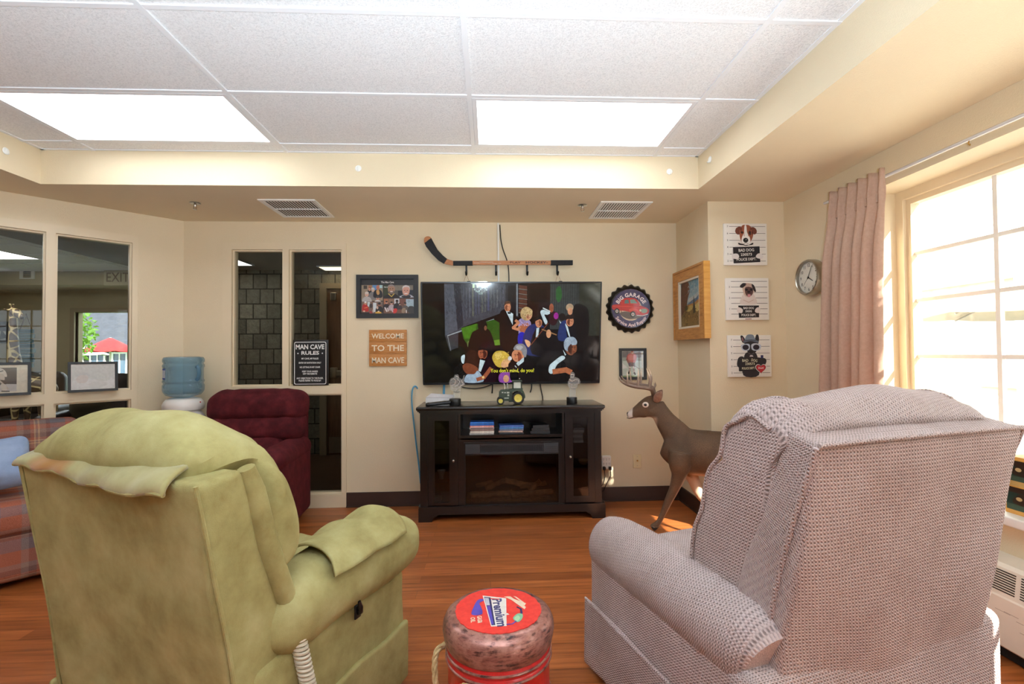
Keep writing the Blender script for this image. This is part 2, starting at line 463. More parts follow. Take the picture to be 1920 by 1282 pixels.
def m_plaid():
    m, nt, b = nodes_of('plaid_upholstery')
    t = nt.nodes.new('ShaderNodeTexCoord'); sp = nt.nodes.new('ShaderNodeSeparateXYZ'); L(nt, t.outputs['UV'], sp.inputs[0])
    def stripes(x, per):
        f = mathn(nt, 'FRACT', mathn(nt, 'ADD', mathn(nt, 'DIVIDE', x, per), 10.13))
        A, B, C, D, E = S(166, 98, 76), S(112, 106, 112), S(200, 162, 126), S(146, 118, 108), S(116, 86, 80)
        return ramp(nt, f, [(0, A), (.26, B), (.50, E), (.56, D), (.66, C), (.685, D), (.72, C), (.745, A), (.80, E), (.90, D)], 'CONSTANT')
    c = mixc(nt, .5, stripes(sp.outputs[0], .31), stripes(sp.outputs[1], .27))
    n = noisef(nt, coord(nt), 300, 2)
    c = mixc(nt, 1.0, c, ramp(nt, n, [(.3, (.75, .75, .75, 1)), (.7, (1.1, 1.1, 1.1, 1))]), 'MULTIPLY')
    L(nt, c, b.inputs['Base Color']); b.inputs['Roughness'].default_value = .9; b.inputs['Specular IOR Level'].default_value = .15; bump(nt, b, n, .001); return m
M_plaid = m_plaid()
def m_wood(name, dark, mid, light, axis=(1, 14, 1), sc=4, rough=.4, coat=0):
    m, nt, b = nodes_of(name); f = noisef(nt, coord(nt, 'Object', axis), sc, 6, .6)
    L(nt, ramp(nt, f, [(.25, dark), (.5, mid), (.78, light)]), b.inputs['Base Color']); b.inputs['Roughness'].default_value = rough
    if coat: b.inputs['Coat Weight'].default_value = coat; b.inputs['Coat Roughness'].default_value = .12
    bump(nt, b, f, .0008); return m
M_espresso = m_wood('espresso_wood', S(13, 9, 10), S(19, 13, 13), S(27, 20, 19), (1, 1, 12), 5, .28, coat=.3)
M_pine = m_wood('stained_pine', S(150, 92, 40), S(186, 124, 62), S(206, 146, 82), (3, 1, 30), 4, .55)
M_oak = m_wood('oak_frame', S(150, 98, 44), S(186, 130, 66), S(206, 152, 86), (1, 2, 14), 6, .45)
M_honey = m_wood('honey_wood_edge', S(190, 130, 50), S(214, 156, 72), S(226, 172, 90), (1, 2, 10), 5, .4)
M_stick = m_wood('ash_stick', S(150, 92, 52), S(184, 120, 72), S(206, 148, 98), (4, 1, 40), 4, .5)
M_doorw = m_wood('corridor_door_wood', S(96, 66, 44), S(118, 84, 58), S(136, 98, 68), (14, 1, 1), 3, .5)
def m_stone():
    m, nt, b = nodes_of('split_face_block'); v = coord(nt, 'Object', (1, 1, 1), (pi/2, 0, 0))
    br = N(nt, 'ShaderNodeTexBrick'); br.offset = .5
    for k, x in (('Scale', 1.0), ('Mortar Size', .008), ('Mortar Smooth', .3), ('Bias', 0.0), ('Brick Width', .17), ('Row Height', .19)): br.inputs[k].default_value = x
    br.inputs['Color1'].default_value = S(104, 102, 90); br.inputs['Color2'].default_value = S(136, 132, 116); br.inputs['Mortar'].default_value = S(54, 52, 46)
    L(nt, v, br.inputs['Vector']); f = noisef(nt, coord(nt), 22, 6, .7)
    c = mixc(nt, 1.0, br.outputs['Color'], ramp(nt, f, [(.25, (.6, .6, .6, 1)), (.75, (1.2, 1.2, 1.2, 1))]), 'MULTIPLY')
    L(nt, c, b.inputs['Base Color']); b.inputs['Roughness'].default_value = .9
    bump(nt, b, mathn(nt, 'SUBTRACT', f, mathn(nt, 'MULTIPLY', br.outputs['Fac'], 1.2)), .03); return m
M_stone = m_stone()
def emitm(name, col, s):
    m = bpy.data.materials.new(name); m.use_nodes = True; nt = m.node_tree; nt.nodes.clear()
    o = nt.nodes.new('ShaderNodeOutputMaterial'); e = nt.nodes.new('ShaderNodeEmission'); e.inputs[0].default_value = col; e.inputs[1].default_value = s
    L(nt, e.outputs[0], o.inputs[0]); return m
M_lamp = emitm('light_diffuser', (.95, .99, 1.04, 1), 5.0)
M_lamp2 = emitm('far_light_diffuser', (1.0, .98, .94, 1), 7.0)
M_lampw = emitm('corridor_light_diffuser', (1.0, .80, .52, 1), 3.5)

# ================================================================== ROOM SHELL
YB, XR, YP, XP, ZS, ZT = 4.103, 2.19, 3.495, 1.615, 2.36, 2.583
TX0, TX1, TY1, TY0 = -2.853, 1.43, 3.228, -3.4
LW0 = V3((-2.496, YB, 0)); LD = V3((-.70711, -.70711, 0)); LN = V3((.70711, -.70711, 0))
YR = -4.2; XL = -4.6
T = .12
def wallbox(mb, frame, x0, x1, z0, z1, t=T): # frame: x right, y up, z toward the room; the slab lies behind z=0
    mb.box(x0, x1, z0, z1, -t, 0, M=frame)
f = MB().box(XL-.2, XR+.2, YR-.1, YB+T, -.1, 0).build('floor', M_floor); struct(f)
# back wall with the interior window opening
w = MB(); FB = back_frame(0, YB, 0)
wallbox(w, FB, -2.62, -2.17, 0, ZS); wallbox(w, FB, -1.19, XP+.1, 0, ZS); wallbox(w, FB, -2.17, -1.19, 2.17, ZS)
struct(w.build('wall_back', M_wall))
# pillar beside it
struct(MB().box(XP, XR+.1, YP, YB+T, 0, ZS).build('wall_pillar', M_wall))
# left diagonal wall: s runs away from the back corner
FL = frameM((LW0.x, LW0.y, 0), (.70711, .70711, 0), (0, 0, 1), LN)       # x = -s
w = MB(); wallbox(w, FL, -.31, .05, 0, ZS); wallbox(w, FL, -3.0, -1.29, 0, ZS); wallbox(w, FL, -1.29, -.31, 2.17, ZS)
struct(w.build('wall_left', M_wall))
pL = LW0 + LD*2.95
struct(MB().box(pL.x-.15, pL.x, YR, pL.y+.05, 0, ZS).build('wall_left', M_wall))
# right wall with the exterior window opening
WY0, WY1, WZ0, WZ1, XG = -.10, 2.72, .575, 2.165, 2.42
w = MB(); XO = 2.47
w.box(XR, XO, WY1, YB+T, 0, ZT+.1); w.box(XR, XO, -1.0, WY0, 0, ZT+.1); w.box(XR, XO, WY0, WY1, 0, WZ0-.03); w.box(XR, XO, WY0, WY1, WZ1, ZT+.1)
w.box(XR, XO, YR, -3.2, 0, ZT+.1); w.box(XR, XO, -3.2, -1.0, 0, WZ0-.03); w.box(XR, XO, -3.2, -1.0, WZ1, ZT+.1)
struct(w.build('wall_right', M_wall))
struct(MB().box(XL, XR+.1, YR-.15, YR, 0, ZT+.1).build('wall_rear', M_wall))
# lowered band round the tray ceiling
w = MB(); zt = ZT+.12
w.box(-4.8, XO, TY1, YB+T, ZS, zt); w.box(TX1, XO, YR, TY1, ZS, zt); w.box(-4.8, TX0, YR, TY1, ZS, zt); w.box(TX0, TX1, YR, TY0, ZS, zt)
struct(w.build('ceiling_soffit', M_wall))
struct(MB().box(TX0-.02, TX1+.02, TY0-.02, TY1+.02, ZT, ZT+.1).build('ceiling', M_tile))
# exposed grid of the tile ceiling
GX, GY, TW, TH = -.0913, 3.0985, 1.2192, .6096
g = MB()
for i in (-2, -1, 0, 1):
    x = GX+i*TW; g.box(x-.012, x+.012, TY0, TY1, ZT-.006, ZT+.001)
for j in range(0, 11):
    y = GY-j*TH; g.box(TX0, TX1, y-.012, y+.012, ZT-.0055, ZT+.001)
g.box(TX0, TX0+.022, TY0, TY1, ZT-.004, ZT+.001); g.box(TX1-.022, TX1, TY0, TY1, ZT-.004, ZT+.001); g.box(TX0, TX1, TY1-.014, TY1, ZT-.004, ZT+.001)
struct(g.build('ceiling_grid', M_tbar))
# wall base
def base(name, a, b, n, h=.118):
    a, b, n = V3(a), V3(b), V3(n); u = (b-a); l = u.length; u.normalize(); mb = MB(); M = frameM(a, u, (0, 0, 1), n)
    mb.box(0, l, .006, h, 0, .012, M=M); mb.box(0, l, 0, .008, 0, .02, M=M); return struct(mb.build(name, M_base))
base('baseboard_back', (-1.18, YB, 0), (XP, YB, 0), (0, -1, 0))
base('baseboard_pillar', (XP, YB-.013, 0), (XP, YP, 0), (-1, 0, 0))
base('baseboard_pillar', (XP, YP, 0), (XR, YP, 0), (0, -1, 0))
base('baseboard_right', (XR, YP-.013, 0), (XR, 2.3, 0), (-1, 0, 0))
base('baseboard_left', tuple(LW0+LD*1.30), tuple(LW0+LD*2.95), tuple(LN))

# interior windows: the same four-light unit on the back wall and on the diagonal wall
def interior_window(name, F, x0):
    """F: frame in the wall plane; x0: left edge of the trim; unit 1.0 wide, 2.18 high"""
    mb = MB(); X = lambda a: x0+a
    z0, z1 = 0, 2.182
    # trim members, a little proud of the wall
    P = .012; mb_ = lambda a, b, c, d: mb.box(X(a), X(b), c, d, -T*.6, P, M=F)
    mb_(0, .074, z0, z1); mb_(.964, 1.0, z0, z1); mb_(.074, .964, 2.125, z1); mb_(.074, .964, z0, .108)
    mb_(.484, .534, .108, 2.125); mb_(.074, .484, .93, 1.0); mb_(.534, .964, .93, 1.0)
    # inner stops
    for a, b in ((.074, .484), (.534, .964)):
        for c, d in ((.108, .93), (1.0, 2.125)):
            e = .012
            for q in ((a, a+e, c, d), (b-e, b, c, d), (a+e, b-e, c, c+e), (a+e, b-e, d-e, d)): mb.box(X(q[0]), X(q[1]), q[2], q[3], -T*.6+.002, -.012, M=F)
    o = struct(mb.build(name, M_trim))
    k = 0
    for a, b in ((.074, .484), (.534, .964)):
        for c, d in ((.108, .93), (1.0, 2.125)):
            p = MB().box(X(a), X(b), c, d, -.041, -.039, M=F).build('pane', M_panedark, o); tag(p, 'clear glass pane'); k += 1
    return o
interior_window('window_2', FB, -2.18)
interior_window('window_3', FL, -1.302)

# exterior window
mb = MB(); xg0, xg1 = XG-.03, XG+.03
def exwin(name, y0, y1):
    mb = MB(); z0, z1 = WZ0, WZ1; fr = .05
    # reveal lining, frame, sash bars
    for (a, b, c, d) in ((y0, y0+fr, z0, z1), (y1-fr, y1, z0, z1), (y0+fr, y1-fr, z0, z0+fr), (y0+fr, y1-fr, z1-fr, z1)): mb.box(XG-.045, XG+.045, a, b, c, d)
    g = fr+.03
    for (a, b, c, d) in ((y0+fr, y0+g, z0+fr, z1-fr), (y1-g, y1-fr, z0+fr, z1-fr), (y0+g, y1-g, z0+fr, z0+g), (y0+g, y1-g, z1-g, z1-fr)): mb.box(XG-.025, XG+.03, a, b, c, d)
    o = struct(mb.build(name, M_trim)); bars = MB(); n = max(3, round((y1-y0)/.44))
    w = (y1-y0-.16)/n
    for i in range(1, n): bars.box(XG-.008, XG+.012, y0+.08+w*i-.011, y0+.08+w*i+.011, z0+.08, z1-.08)
    for zz in (.90, 1.22, 1.535, 1.80): bars.box(XG-.0068, XG+.0113, y0+.08, y1-.08, zz-.010, zz+.010)
    bars.build('muntin', M_white, o)
    p = MB().box(XG+.001, XG+.004, y0+.08, y1-.08, z0+.08, z1-.08).build('pane', M_pane, o); tag(p, 'clear glass pane')
    return o
exwin('window_1', WY0, WY1); exwin('window_unseen', -3.2, -1.0)  # the second is an unseen window, added behind the camera for more daylight
s = MB().box(2.105, XG-.03, WY0-.05, WY1-.004, WZ0-.04, WZ0, bev=.008).build('window_sill', M_white); struct(s)
s = MB().box(2.105, XG-.03, -3.19, -1.01, WZ0-.04, WZ0, bev=.008).build('window_sill', M_white); struct(s)

# ================================================================== CAMERA, LIGHT
cd = bpy.data.cameras.new('camera'); co = bpy.data.objects.new('camera', cd); COL.objects.link(co)
cd.sensor_fit = 'HORIZONTAL'; cd.sensor_width = 36; cd.lens = 36*FPX/1920; cd.clip_start = .02
co.matrix_world = Matrix(((CR[0][0], -CR[1][0], -CR[2][0], 0), (CR[0][1], -CR[1][1], -CR[2][1], 0), (CR[0][2], -CR[1][2], -CR[2][2], ZC), (0, 0, 0, 1)))
SC.camera = co
sl = bpy.data.lights.new('sun', 'SUN'); sl.energy = 22; sl.color = (1, .95, .87); sl.angle = .006
so = bpy.data.objects.new('sun', sl); COL.objects.link(so)
so.rotation_euler = V3((-1.06, 1.61, -1.35)).to_track_quat('-Z', 'Y').to_euler()
wd = bpy.data.worlds.new('sky'); SC.world = wd; wd.use_nodes = True
wn = wd.node_tree; bg = wn.nodes['Background']; bg.inputs[0].default_value = (.86, .95, 1.06, 1); bg.inputs[1].default_value = 4.6
SC.view_settings.view_transform = 'Standard'; SC.view_settings.look = 'None'; SC.view_settings.exposure = .3; SC.view_settings.gamma = 1
SC.view_settings.use_curve_mapping = False
SC.cycles.use_denoising = True
SC.cycles.max_bounces = 10; SC.cycles.diffuse_bounces = 6; SC.cycles.transparent_max_bounces = 16
SC.cycles.caustics_reflective = False; SC.cycles.caustics_refractive = False
SC.cycles.sample_clamp_indirect = 8
for (y0, y1) in ((WY0, WY1), (-3.2, -1.0)):     # daylight portals in the window openings
    pl = bpy.data.lights.new('window_daylight', 'AREA'); pl.shape = 'RECTANGLE'; pl.size = y1-y0; pl.size_y = WZ1-WZ0; pl.cycles.is_portal = True
    po = bpy.data.objects.new('window_daylight', pl); COL.objects.link(po); po.location = (XO+.02, (y0+y1)/2, (WZ0+WZ1)/2)
    po.rotation_euler = Matrix(((0, 0, 1), (-1, 0, 0), (0, -1, 0))).to_euler()

# the photographer's flash, pointed up so that it bounces off the ceiling
fl = bpy.data.lights.new('bounce_flash', 'SPOT'); fl.energy = 640; fl.color = (.81, .97, 1.08); fl.spot_size = radians(160); fl.spot_blend = 1.0; fl.shadow_soft_size = .05
fo = bpy.data.objects.new('bounce_flash', fl); COL.objects.link(fo); fo.location = (-.08, -.50, 1.16); fo.rotation_euler = V3((-.08, .36, 1)).to_track_quat('-Z', 'Y').to_euler()
# recessed ceiling lights, one per grid cell that has one
def troffer(i, j, label, mat=M_lamp):
    x0, x1 = GX+i*TW+.014, GX+(i+1)*TW-.014; y1 = GY-j*TH-.014; y0 = y1-TH+.028
    t = thing('ceiling_light', label, 'ceiling light', ((x0+x1)/2, (y0+y1)/2, ZT-.004), 0, 'recessed ceiling light panels')
    fr = MB(); e = .022
    for q in ((x0, x1, y0, y0+e), (x0, x1, y1-e, y1), (x0, x0+e, y0+e, y1-e), (x1-e, x1, y0+e, y1-e)): fr.box(*q, ZT-.006, ZT-.0005)
    fr.build('frame', M_tbar, t, True)
    MB().box(x0+e, x1-e, y0+e, y1-e, ZT-.003, ZT-.001).build('diffuser', mat, t, True)
troffer(-2, 0, 'glowing ceiling light panel on the left side, above the windows wall')
troffer(0, 0, 'glowing ceiling light panel to the right, above the television')
for i in (-2, 0):
    troffer(i, 6, ('ceiling light panel above and behind the camera, left', 'ceiling light panel above and behind the camera, right')[i == 0])  # unseen panels, added to light the room from behind the camera
# ================================================================== UPHOLSTERY
def wrinkle(p, amp, sc=9, seed=0): return amp*noise.noise(V3((p[0]*sc+seed, p[1]*sc, p[2]*sc)))
def pillow(mb, prof, w, rnd, inset, fn=None, nx=14, kr=6, x0=0, mi=0, sub=4, inl=None):
    """closed y,z outline swept along x from -w to w with cushioned ends"""
    pr = smoothpoly(prof, sub); n = len(pr); cy = sum(p[0] for p in pr)/n; cz = sum(p[1] for p in pr)/n
    xs = []
    for i in range(kr+1): a = pi/2*i/kr; xs.append((-w+rnd*(1-sin(a)) if False else -w+rnd*(1-cos(a)), 1-(inset if inl is None else inl)*(1-sin(a))))
    L_ = [x for x in xs]; mid = [(-w+rnd+(2*w-2*rnd)*i/nx, 1) for i in range(1, nx)]
    R_ = [(-x, 1-(1-s)*(inset/inl if inl else 1)) for x, s in reversed(xs)]
    st = L_+mid+R_; vs = []; fs = []; uvs = []
    arc = [0]
    for i in range(n): arc.append(arc[-1]+math.hypot(pr[(i+1) % n][0]-pr[i][0], pr[(i+1) % n][1]-pr[i][1]))
    for x, s in st:
        for (y, z) in pr:
            p = V3((x0+x, cy+(y-cy)*s, cz+(z-cz)*s)); vs.append(V3(fn(p)) if fn else p)
    for i in range(len(st)-1):
        for k in range(n):
            k2 = (k+1) % n; fs.append((i*n+k, i*n+k2, (i+1)*n+k2, (i+1)*n+k))
            uvs.append([(arc[k], st[i][0]), (arc[k+1], st[i][0]), (arc[k+1], st[i+1][0]), (arc[k], st[i+1][0])])
    for e in (0, len(st)-1):
        b = e*n; c = V3((0, 0, 0))
        for k in range(n): c += vs[b+k]
        vs.append(c/n); ci = len(vs)-1
        for k in range(n):
            k2 = (k+1) % n; q = (b+k, b+k2, ci) if e else (b+k2, b+k, ci); fs.append(q); uvs.append([(vs[j][1], vs[j][2]) for j in q])
    mb.add(vs, fs, uvs, mi, True); return mb
def piping(name, pts, r, mat, parent, sub=6):
    P = []
    for i in range(len(pts)-1):
        p0, p1, p2, p3 = V3(pts[max(0, i-1)]), V3(pts[i]), V3(pts[i+1]), V3(pts[min(len(pts)-1, i+2)])
        for k in range(sub):
            t = k/sub; P.append(.5*((2*p1)+(-p0+p2)*t+(2*p0-5*p1+4*p2-p3)*t*t+(-p0+3*p1-3*p2+p3)*t**3))
    P.append(V3(pts[-1])); return MB().tube(P, r, 8).build(name, mat, parent)
M_cord = plain('cream_cord', S(206, 198, 178), .45, var=0)

# ---------------------------------------------------------------- green suede recliner, seen from behind on the left
g = thing('recliner', 'olive green suede recliner in the left foreground, seen from behind', 'recliner', (-.886, 1.737, 0), radians(-24.5))
mb = MB(); mb.rbox((.85, .70, .41), .04, c=(0, .065, .235), k=3, m=8, bulge=(.006, 0, 0), fn=lambda q: q+V3((wrinkle(q, .006, 7), 0, 0)))
mb.build('base', M_suede, g)
for sx in (-1, 1):
    a = MB(); a.rbox((.245, .69, .20), .085, c=(sx*.352, .135, .525), k=4, m=9, bulge=(0, .012, .014),
        fn=lambda q: V3((q.x*(1+.06*(q.y/.345)), q.y, q.z-.035*max(0, -q.y/.345)**2))+V3((wrinkle(q, .008, 8, 3), 0, wrinkle(q, .010, 7, sx))))
    a.build('armrest', M_suede, g)
    s_ = MB(); s_.rbox((.022, .70, .215), .01, c=(sx*.430, .050, .125), k=2, m=12,
        fn=lambda q: q+V3((sx*(.004+.012*noise.noise(V3((q.y*9, q.z*4, sx)))*(.5-q.z/.215)), 0, .006*sin(q.y*22))))
    s_.build('skirt', M_suede, g)
MB().rbox((.52, .60, .19), .07, c=(0, .15, .39), k=4, m=8, bulge=(0, .01, .03), fn=lambda q: q+V3((0, 0, wrinkle(q, .018, 6, 9)))).build('seat_cushion', M_suede, g)
MB().rbox((.50, .09, .34), .04, c=(0, .43, .22), k=3, m=6, bulge=(0, .02, 0)).build('footrest', M_suede, g)
# back: boxed shell with wings
c8 = [(-.42, -.265, .10), (.42, -.285, .10), (-.41, -.14, .40), (.41, -.14, .40), (-.425, -.388, .958), (.415, -.432, .958), (-.415, -.27, .965), (.415, -.295, .965)]
mb = MB(); mb.rbox((.84, .16, .80), .022, k=3, m=12, corners=c8, fn=lambda q: q+V3((0, wrinkle(q, .010, 5, 5)+(.010*(1-(q.x/.42)**2) if q.y < 0 else 0), wrinkle(q, .006, 9, 1))))
mb.build('back_shell', M_suede, g)
for sx in (-1, 1):   # rolled front edge of each wing
    MB().tube([(sx*.405, -.285, .965), (sx*.407, -.262, .90), (sx*.41, -.225, .75), (sx*.408, -.17, .60), (sx*.402, -.115, .485), (sx*.39, -.06, .43)], [.022, .028, .030, .03, .028, .018], 14).build('wing_roll', M_suede, g)
    piping('piping', [(sx*.422, -.432+(.044 if sx < 0 else 0), .955), (sx*.424, -.385+(.036 if sx < 0 else 0), .72), (sx*.425, -.335+(.028 if sx < 0 else 0), .46), (sx*.424, -.292+(.02 if sx < 0 else 0), .14)], .0055, M_suede, g)
def gfn(p):
    e = abs(p.x)/.42; z = p.z - .115*max(0, e-.25)**2*(1.6 if p.x > 0 else 1.15) - (.03*max(0, (p.x-.2)/.2)**1.5 if p.x > .2 else 0)
    gath = .010*sin(p.x*95)*max(0, (e-.55)/.45)*(1 if p.x > 0 else .4)*max(0, min(1, (p.z-.9)/.1))
    k_ = 1-(.16*max(0, min(1, (-.19-p.y)/.05)) if p.x > 0 else .06)*max(0, min(1, (.985-z)/.05))
    return V3((p.x*k_-.006, p.y+.03*max(0, -p.x/.42)+wrinkle(p, .016, 8, 2), z+wrinkle(p, .020, 6, 4)+gath))
pr = [(-.395, .945), (-.412, 1.00), (-.385, 1.055), (-.32, 1.092), (-.24, 1.095), (-.165, 1.06), (-.115, .99), (-.085, .90), (-.09, .82), (-.16, .78), (-.25, .82), (-.33, .88)]
pillow(MB(), pr, .440, .13, .40, gfn, nx=22, kr=8, inl=.20).build('headrest', M_suede, g)
for k, (z, y) in enumerate(((.74, -.095), (.58, -.02))):
    mb = MB(); mb.rbox((.70 if k == 0 else .46, .26, .20), .09, c=(0, y-.075, z), k=4, m=10, bulge=(0, .03, 0), fn=lambda q: V3((q.x, q.y-.14*q.z, q.z))+V3((0, wrinkle(q, .012, 9, k), .008*sin(q.x*60)*abs(q.x)/.35)))
    mb.build('back_cushion', M_suede, g)
# overhanging flap along the top of the back
def flap(u, v):
    x = -.408+.740*u; hem = .934+.005*sin(u*21+.6)+.007*sin(u*7)-.012*u; top = .985-.014*(1-u)**2
    z = top+(hem-top)*v; y = -.402-.044*min(1, u*1.15)+.060*(1-v)**2-.006*sin(v*pi)+.003*sin(u*37+v*4)
    return (x, y, z)
m_st, nt, b = nodes_of('stained_suede')
vv = coord(nt); gz = nt.nodes.new('ShaderNodeTexGradient'); gz.gradient_type = 'SPHERICAL'
mp = nt.nodes.new('ShaderNodeMapping'); mp.inputs['Location'].default_value = (.21*7, .44*7, -.955*12); mp.inputs['Scale'].default_value = (7, 7, 12)
tc = nt.nodes.new('ShaderNodeTexCoord'); L(nt, tc.outputs['Object'], mp.inputs['Vector']); L(nt, mp.outputs[0], gz.inputs[0])
ns = noisef(nt, vv, 16, 4)
bc = ramp(nt, noisef(nt, vv, 6, 6, .62), [(.28, S(127, 114, 68)), (.5, S(156, 147, 97)), (.74, S(176, 169, 121))])
L(nt, mixc(nt, mathn(nt, 'MULTIPLY', ramp(nt, mathn(nt, 'MULTIPLY', gz.outputs['Fac'], mathn(nt, 'ADD', ns, .5)), [(.10, (0, 0, 0, 1)), (.42, (1, 1, 1, 1))]), .95), bc, S(158, 104, 20)), b.inputs['Base Color'])
b.inputs['Roughness'].default_value = .85; b.inputs['Sheen Weight'].default_value = .3
MB().grid(60, 10, flap).build('headrest_flap', m_st, g, solid=.010)
piping('piping', [flap(u/14, .97) for u in range(15)], .006, M_suede, g)
# recline release lever and the coiled hand-control cord
mb = MB(); mb.rbox((.008, .030, .046), .004, c=(.447, .10, .415), k=2, m=2)
mb.tube([(.452, .10, .41), (.462, .098, .418), (.466, .092, .436), (.464, .088, .456)], [.007, .008, .008, .005], 10).build('release_lever', M_black, g)
pts = []
for i in range(0, 560):
    t = i/559; a = i*2*pi/16; q = V3((.432+.045*t, -.145+.07*t, .49-.44*t)); pts.append(q+V3((cos(a)*.018, sin(a)*.018, 0)))
MB().tube(pts, .0052, 6).build('coiled_cord', M_cord, g)
# loose arm cover lying on the right arm
ac = thing('armrest_cover', 'loose olive suede arm cover rumpled on the recliner arm', 'arm cover', (-.886, 1.737, 0), radians(-24.5))
def cover(u, v):
    y = -.04+.37*u; a = -.9+2.1*v                                      # v wraps across the arm
    x = .352+.128*sin(a)*1.02; z = .534+.102*cos(a)-.012*max(0, -(y-.135)/.345)**2
    hump = math.exp(-((u-.86)/.13)**2)*.026*math.exp(-((v-.35)/.42)**2)
    fold = .020*math.exp(-((u-.50)/.09)**2)*(1-v)
    return (x+.010*abs(sin(u*6))*v+.006*v, y+.03*sin(v*3.2), z+.024+hump+fold+.005*noise.noise(V3((u*5, v*4, 2))))
MB().grid(30, 20, cover).build('cloth', M_suede, ac, solid=.008)

# ---------------------------------------------------------------- mauve woven recliner, right foreground
m = thing('recliner', 'mauve woven fabric recliner in the right foreground, seen from behind', 'recliner', (.986, 1.658, 0), radians(16))
MB().rbox((.975, .84, .44), .035, c=(0, .04, .245), k=3, m=8, bulge=(.008, 0, 0), fn=lambda q: q+V3((wrinkle(q, .008, 6), 0, 0))).build('base', M_mauve, m)
for sx in (-1, 1):
    a = MB(); P = [(sx*.388, -.345, .475), (sx*.388, -.335, .48), (sx*.388, -.30, .485), (sx*.388, -.15, .490), (sx*.388, .05, .492), (sx*.388, .25, .488), (sx*.388, .38, .482), (sx*.388, .44, .476), (sx*.388, .475, .47), (sx*.388, .495, .467)]
    a.tube(P, [.085, .105, .118, .122, .122, .122, .120, .112, .085, .035], 28, flat=.93, up=(0, 0, 1)); a.build('armrest', M_mauve, m)
    s_ = MB(); s_.rbox((.020, .82, .250), .009, c=(sx*.492, .052, .150), k=2, m=12, fn=lambda q: q+V3((sx*(.003+.012*noise.noise(V3((q.y*6, q.z*3, sx)))*(.5-q.z/.255)), 0, .006*sin(q.y*9)))); s_.build('skirt', M_mauve, m)
    piping('piping', [(sx*.503, -.35, .277), (sx*.504, 0, .275), (sx*.504, .30, .275), (sx*.502, .455, .277)], .005, M_mauve, m)
MB().rbox((.56, .66, .20), .07, c=(0, .14, .40), k=4, m=8, bulge=(0, .01, .03)).build('seat_cushion', M_mauve, m)
MB().rbox((.54, .09, .36), .04, c=(0, .455, .24), k=3, m=6, bulge=(0, .02, 0)).build('footrest', M_mauve, m)
c8 = [(-.40, -.31, .05), (.40, -.31, .05), (-.40, -.15, .42), (.40, -.15, .42), (-.384, -.484, 1.042), (.384, -.484, 1.042), (-.378, -.400, 1.062), (.378, -.400, 1.062)]
mb = MB(); mb.rbox((.78, .13, .98), .016, k=3, m=14, corners=c8, fn=lambda q: q+V3((0, wrinkle(q, .012, 4, 5)-(.008*(1-(q.x/.39)**2) if q.y < 0 else 0), 0)))
mb.build('back_shell', M_mauve, m)
for sx in (-1, 1): piping('piping', [(sx*.386, -.482, 1.035), (sx*.391, -.405, .80), (sx*.394, -.345, .55), (sx*.40, -.305, .10)], .007, M_mauve, m)
piping('piping', [(-.382, -.486, 1.04), (-.2, -.490, 1.043), (.2, -.490, 1.043), (.382, -.486, 1.04)], .006, M_mauve, m)
pr = [(-.12, .43), (-.045, .45), (-.012, .53), (-.03, .68), (-.072, .78), (-.112, .90), (-.158, 1.00), (-.198, 1.09), (-.245, 1.138), (-.305, 1.152), (-.37, 1.135), (-.412, 1.085), (-.405, 1.04), (-.40, 1.00), (-.36, .88), (-.295, .70), (-.225, .52)]
def mfn(p):
    e = max(0, abs(p.x)/.375-.72)/.28
    cr = -.016*math.exp(-((p.z-.93+.5*(p.y+.13))/.022)**2)*(.35+.65*e)            # tuck across the back cushion
    gath = .012*sin(p.y*70+p.z*55)*e*max(0, min(1, (p.z-.72)/.15))
    top = .012*sin(p.x*11+1)*max(0, min(1, (p.z-1.08)/.05))
    return V3((p.x*(1+.02*e), p.y+cr+wrinkle(p, .010, 7, 8)+gath*.5, p.z+wrinkle(p, .009, 7, 3)-.010*(1-(p.x/.38)**2)*max(0, min(1, (p.z-1.05)/.05))+gath+top-.02*(abs(p.x)/.375)**4*max(0, min(1, (p.z-1.0)/.1))))
pillow(MB(), pr, .378, .085, .22, mfn, nx=24, kr=7).build('back_cushion', M_mauve, m)
for sx in (-1, 1):
    for dx, ins in ((.378, .86), (.285, .999)):
        q = []
        cy, cz = -.19, .82
        for (y, z) in [(-.10, .44), (-.03, .49), (-.012, .55), (-.03, .68), (-.072, .78), (-.112, .90), (-.158, 1.00), (-.198, 1.09), (-.245, 1.138), (-.305, 1.152), (-.37, 1.135)]:
            p = mfn(V3((sx*dx, cy+(y-cy)*ins, cz+(z-cz)*ins))); q.append(tuple(p))
        piping('piping', q, .0065, M_mauve, m)

# ---------------------------------------------------------------- burgundy recliner by the interior window
r = thing('recliner', 'burgundy upholstered recliner facing the room by the interior window', 'recliner', (-1.775, 3.665, 0), radians(184))
MB().rbox((.72, .64, .36), .04, c=(0, 0, .22), k=3, m=6).build('base', M_burg, r)
for sx in (-1, 1):
    a = MB(); a.rbox((.185, .66, .52), .05, c=(sx*.278, .015, .29), k=3, m=8, bulge=(.006, .008, 0)); 
    a.build('arm_panel', M_burg, r)
    a = MB(); a.rbox((.20, .70, .15), .07, c=(sx*.278, .02, .535), k=4, m=8, bulge=(0, .012, .012), fn=lambda q: q+V3((0, 0, wrinkle(q, .008, 9)))); a.build('armrest', M_burg, r)
MB().rbox((.40, .56, .16), .06, c=(0, .08, .41), k=4, m=6, bulge=(0, .01, .025)).build('seat_cushion', M_burg, r)
MB().rbox((.38, .10, .36), .04, c=(0, .33, .22), k=3, m=6, bulge=(0, .02, 0)).build('footrest', M_burg, r)
MB().rbox((.68, .12, .90), .05, c=(0, -.31, .51), k=3, m=6).build('back_shell', M_burg, r)
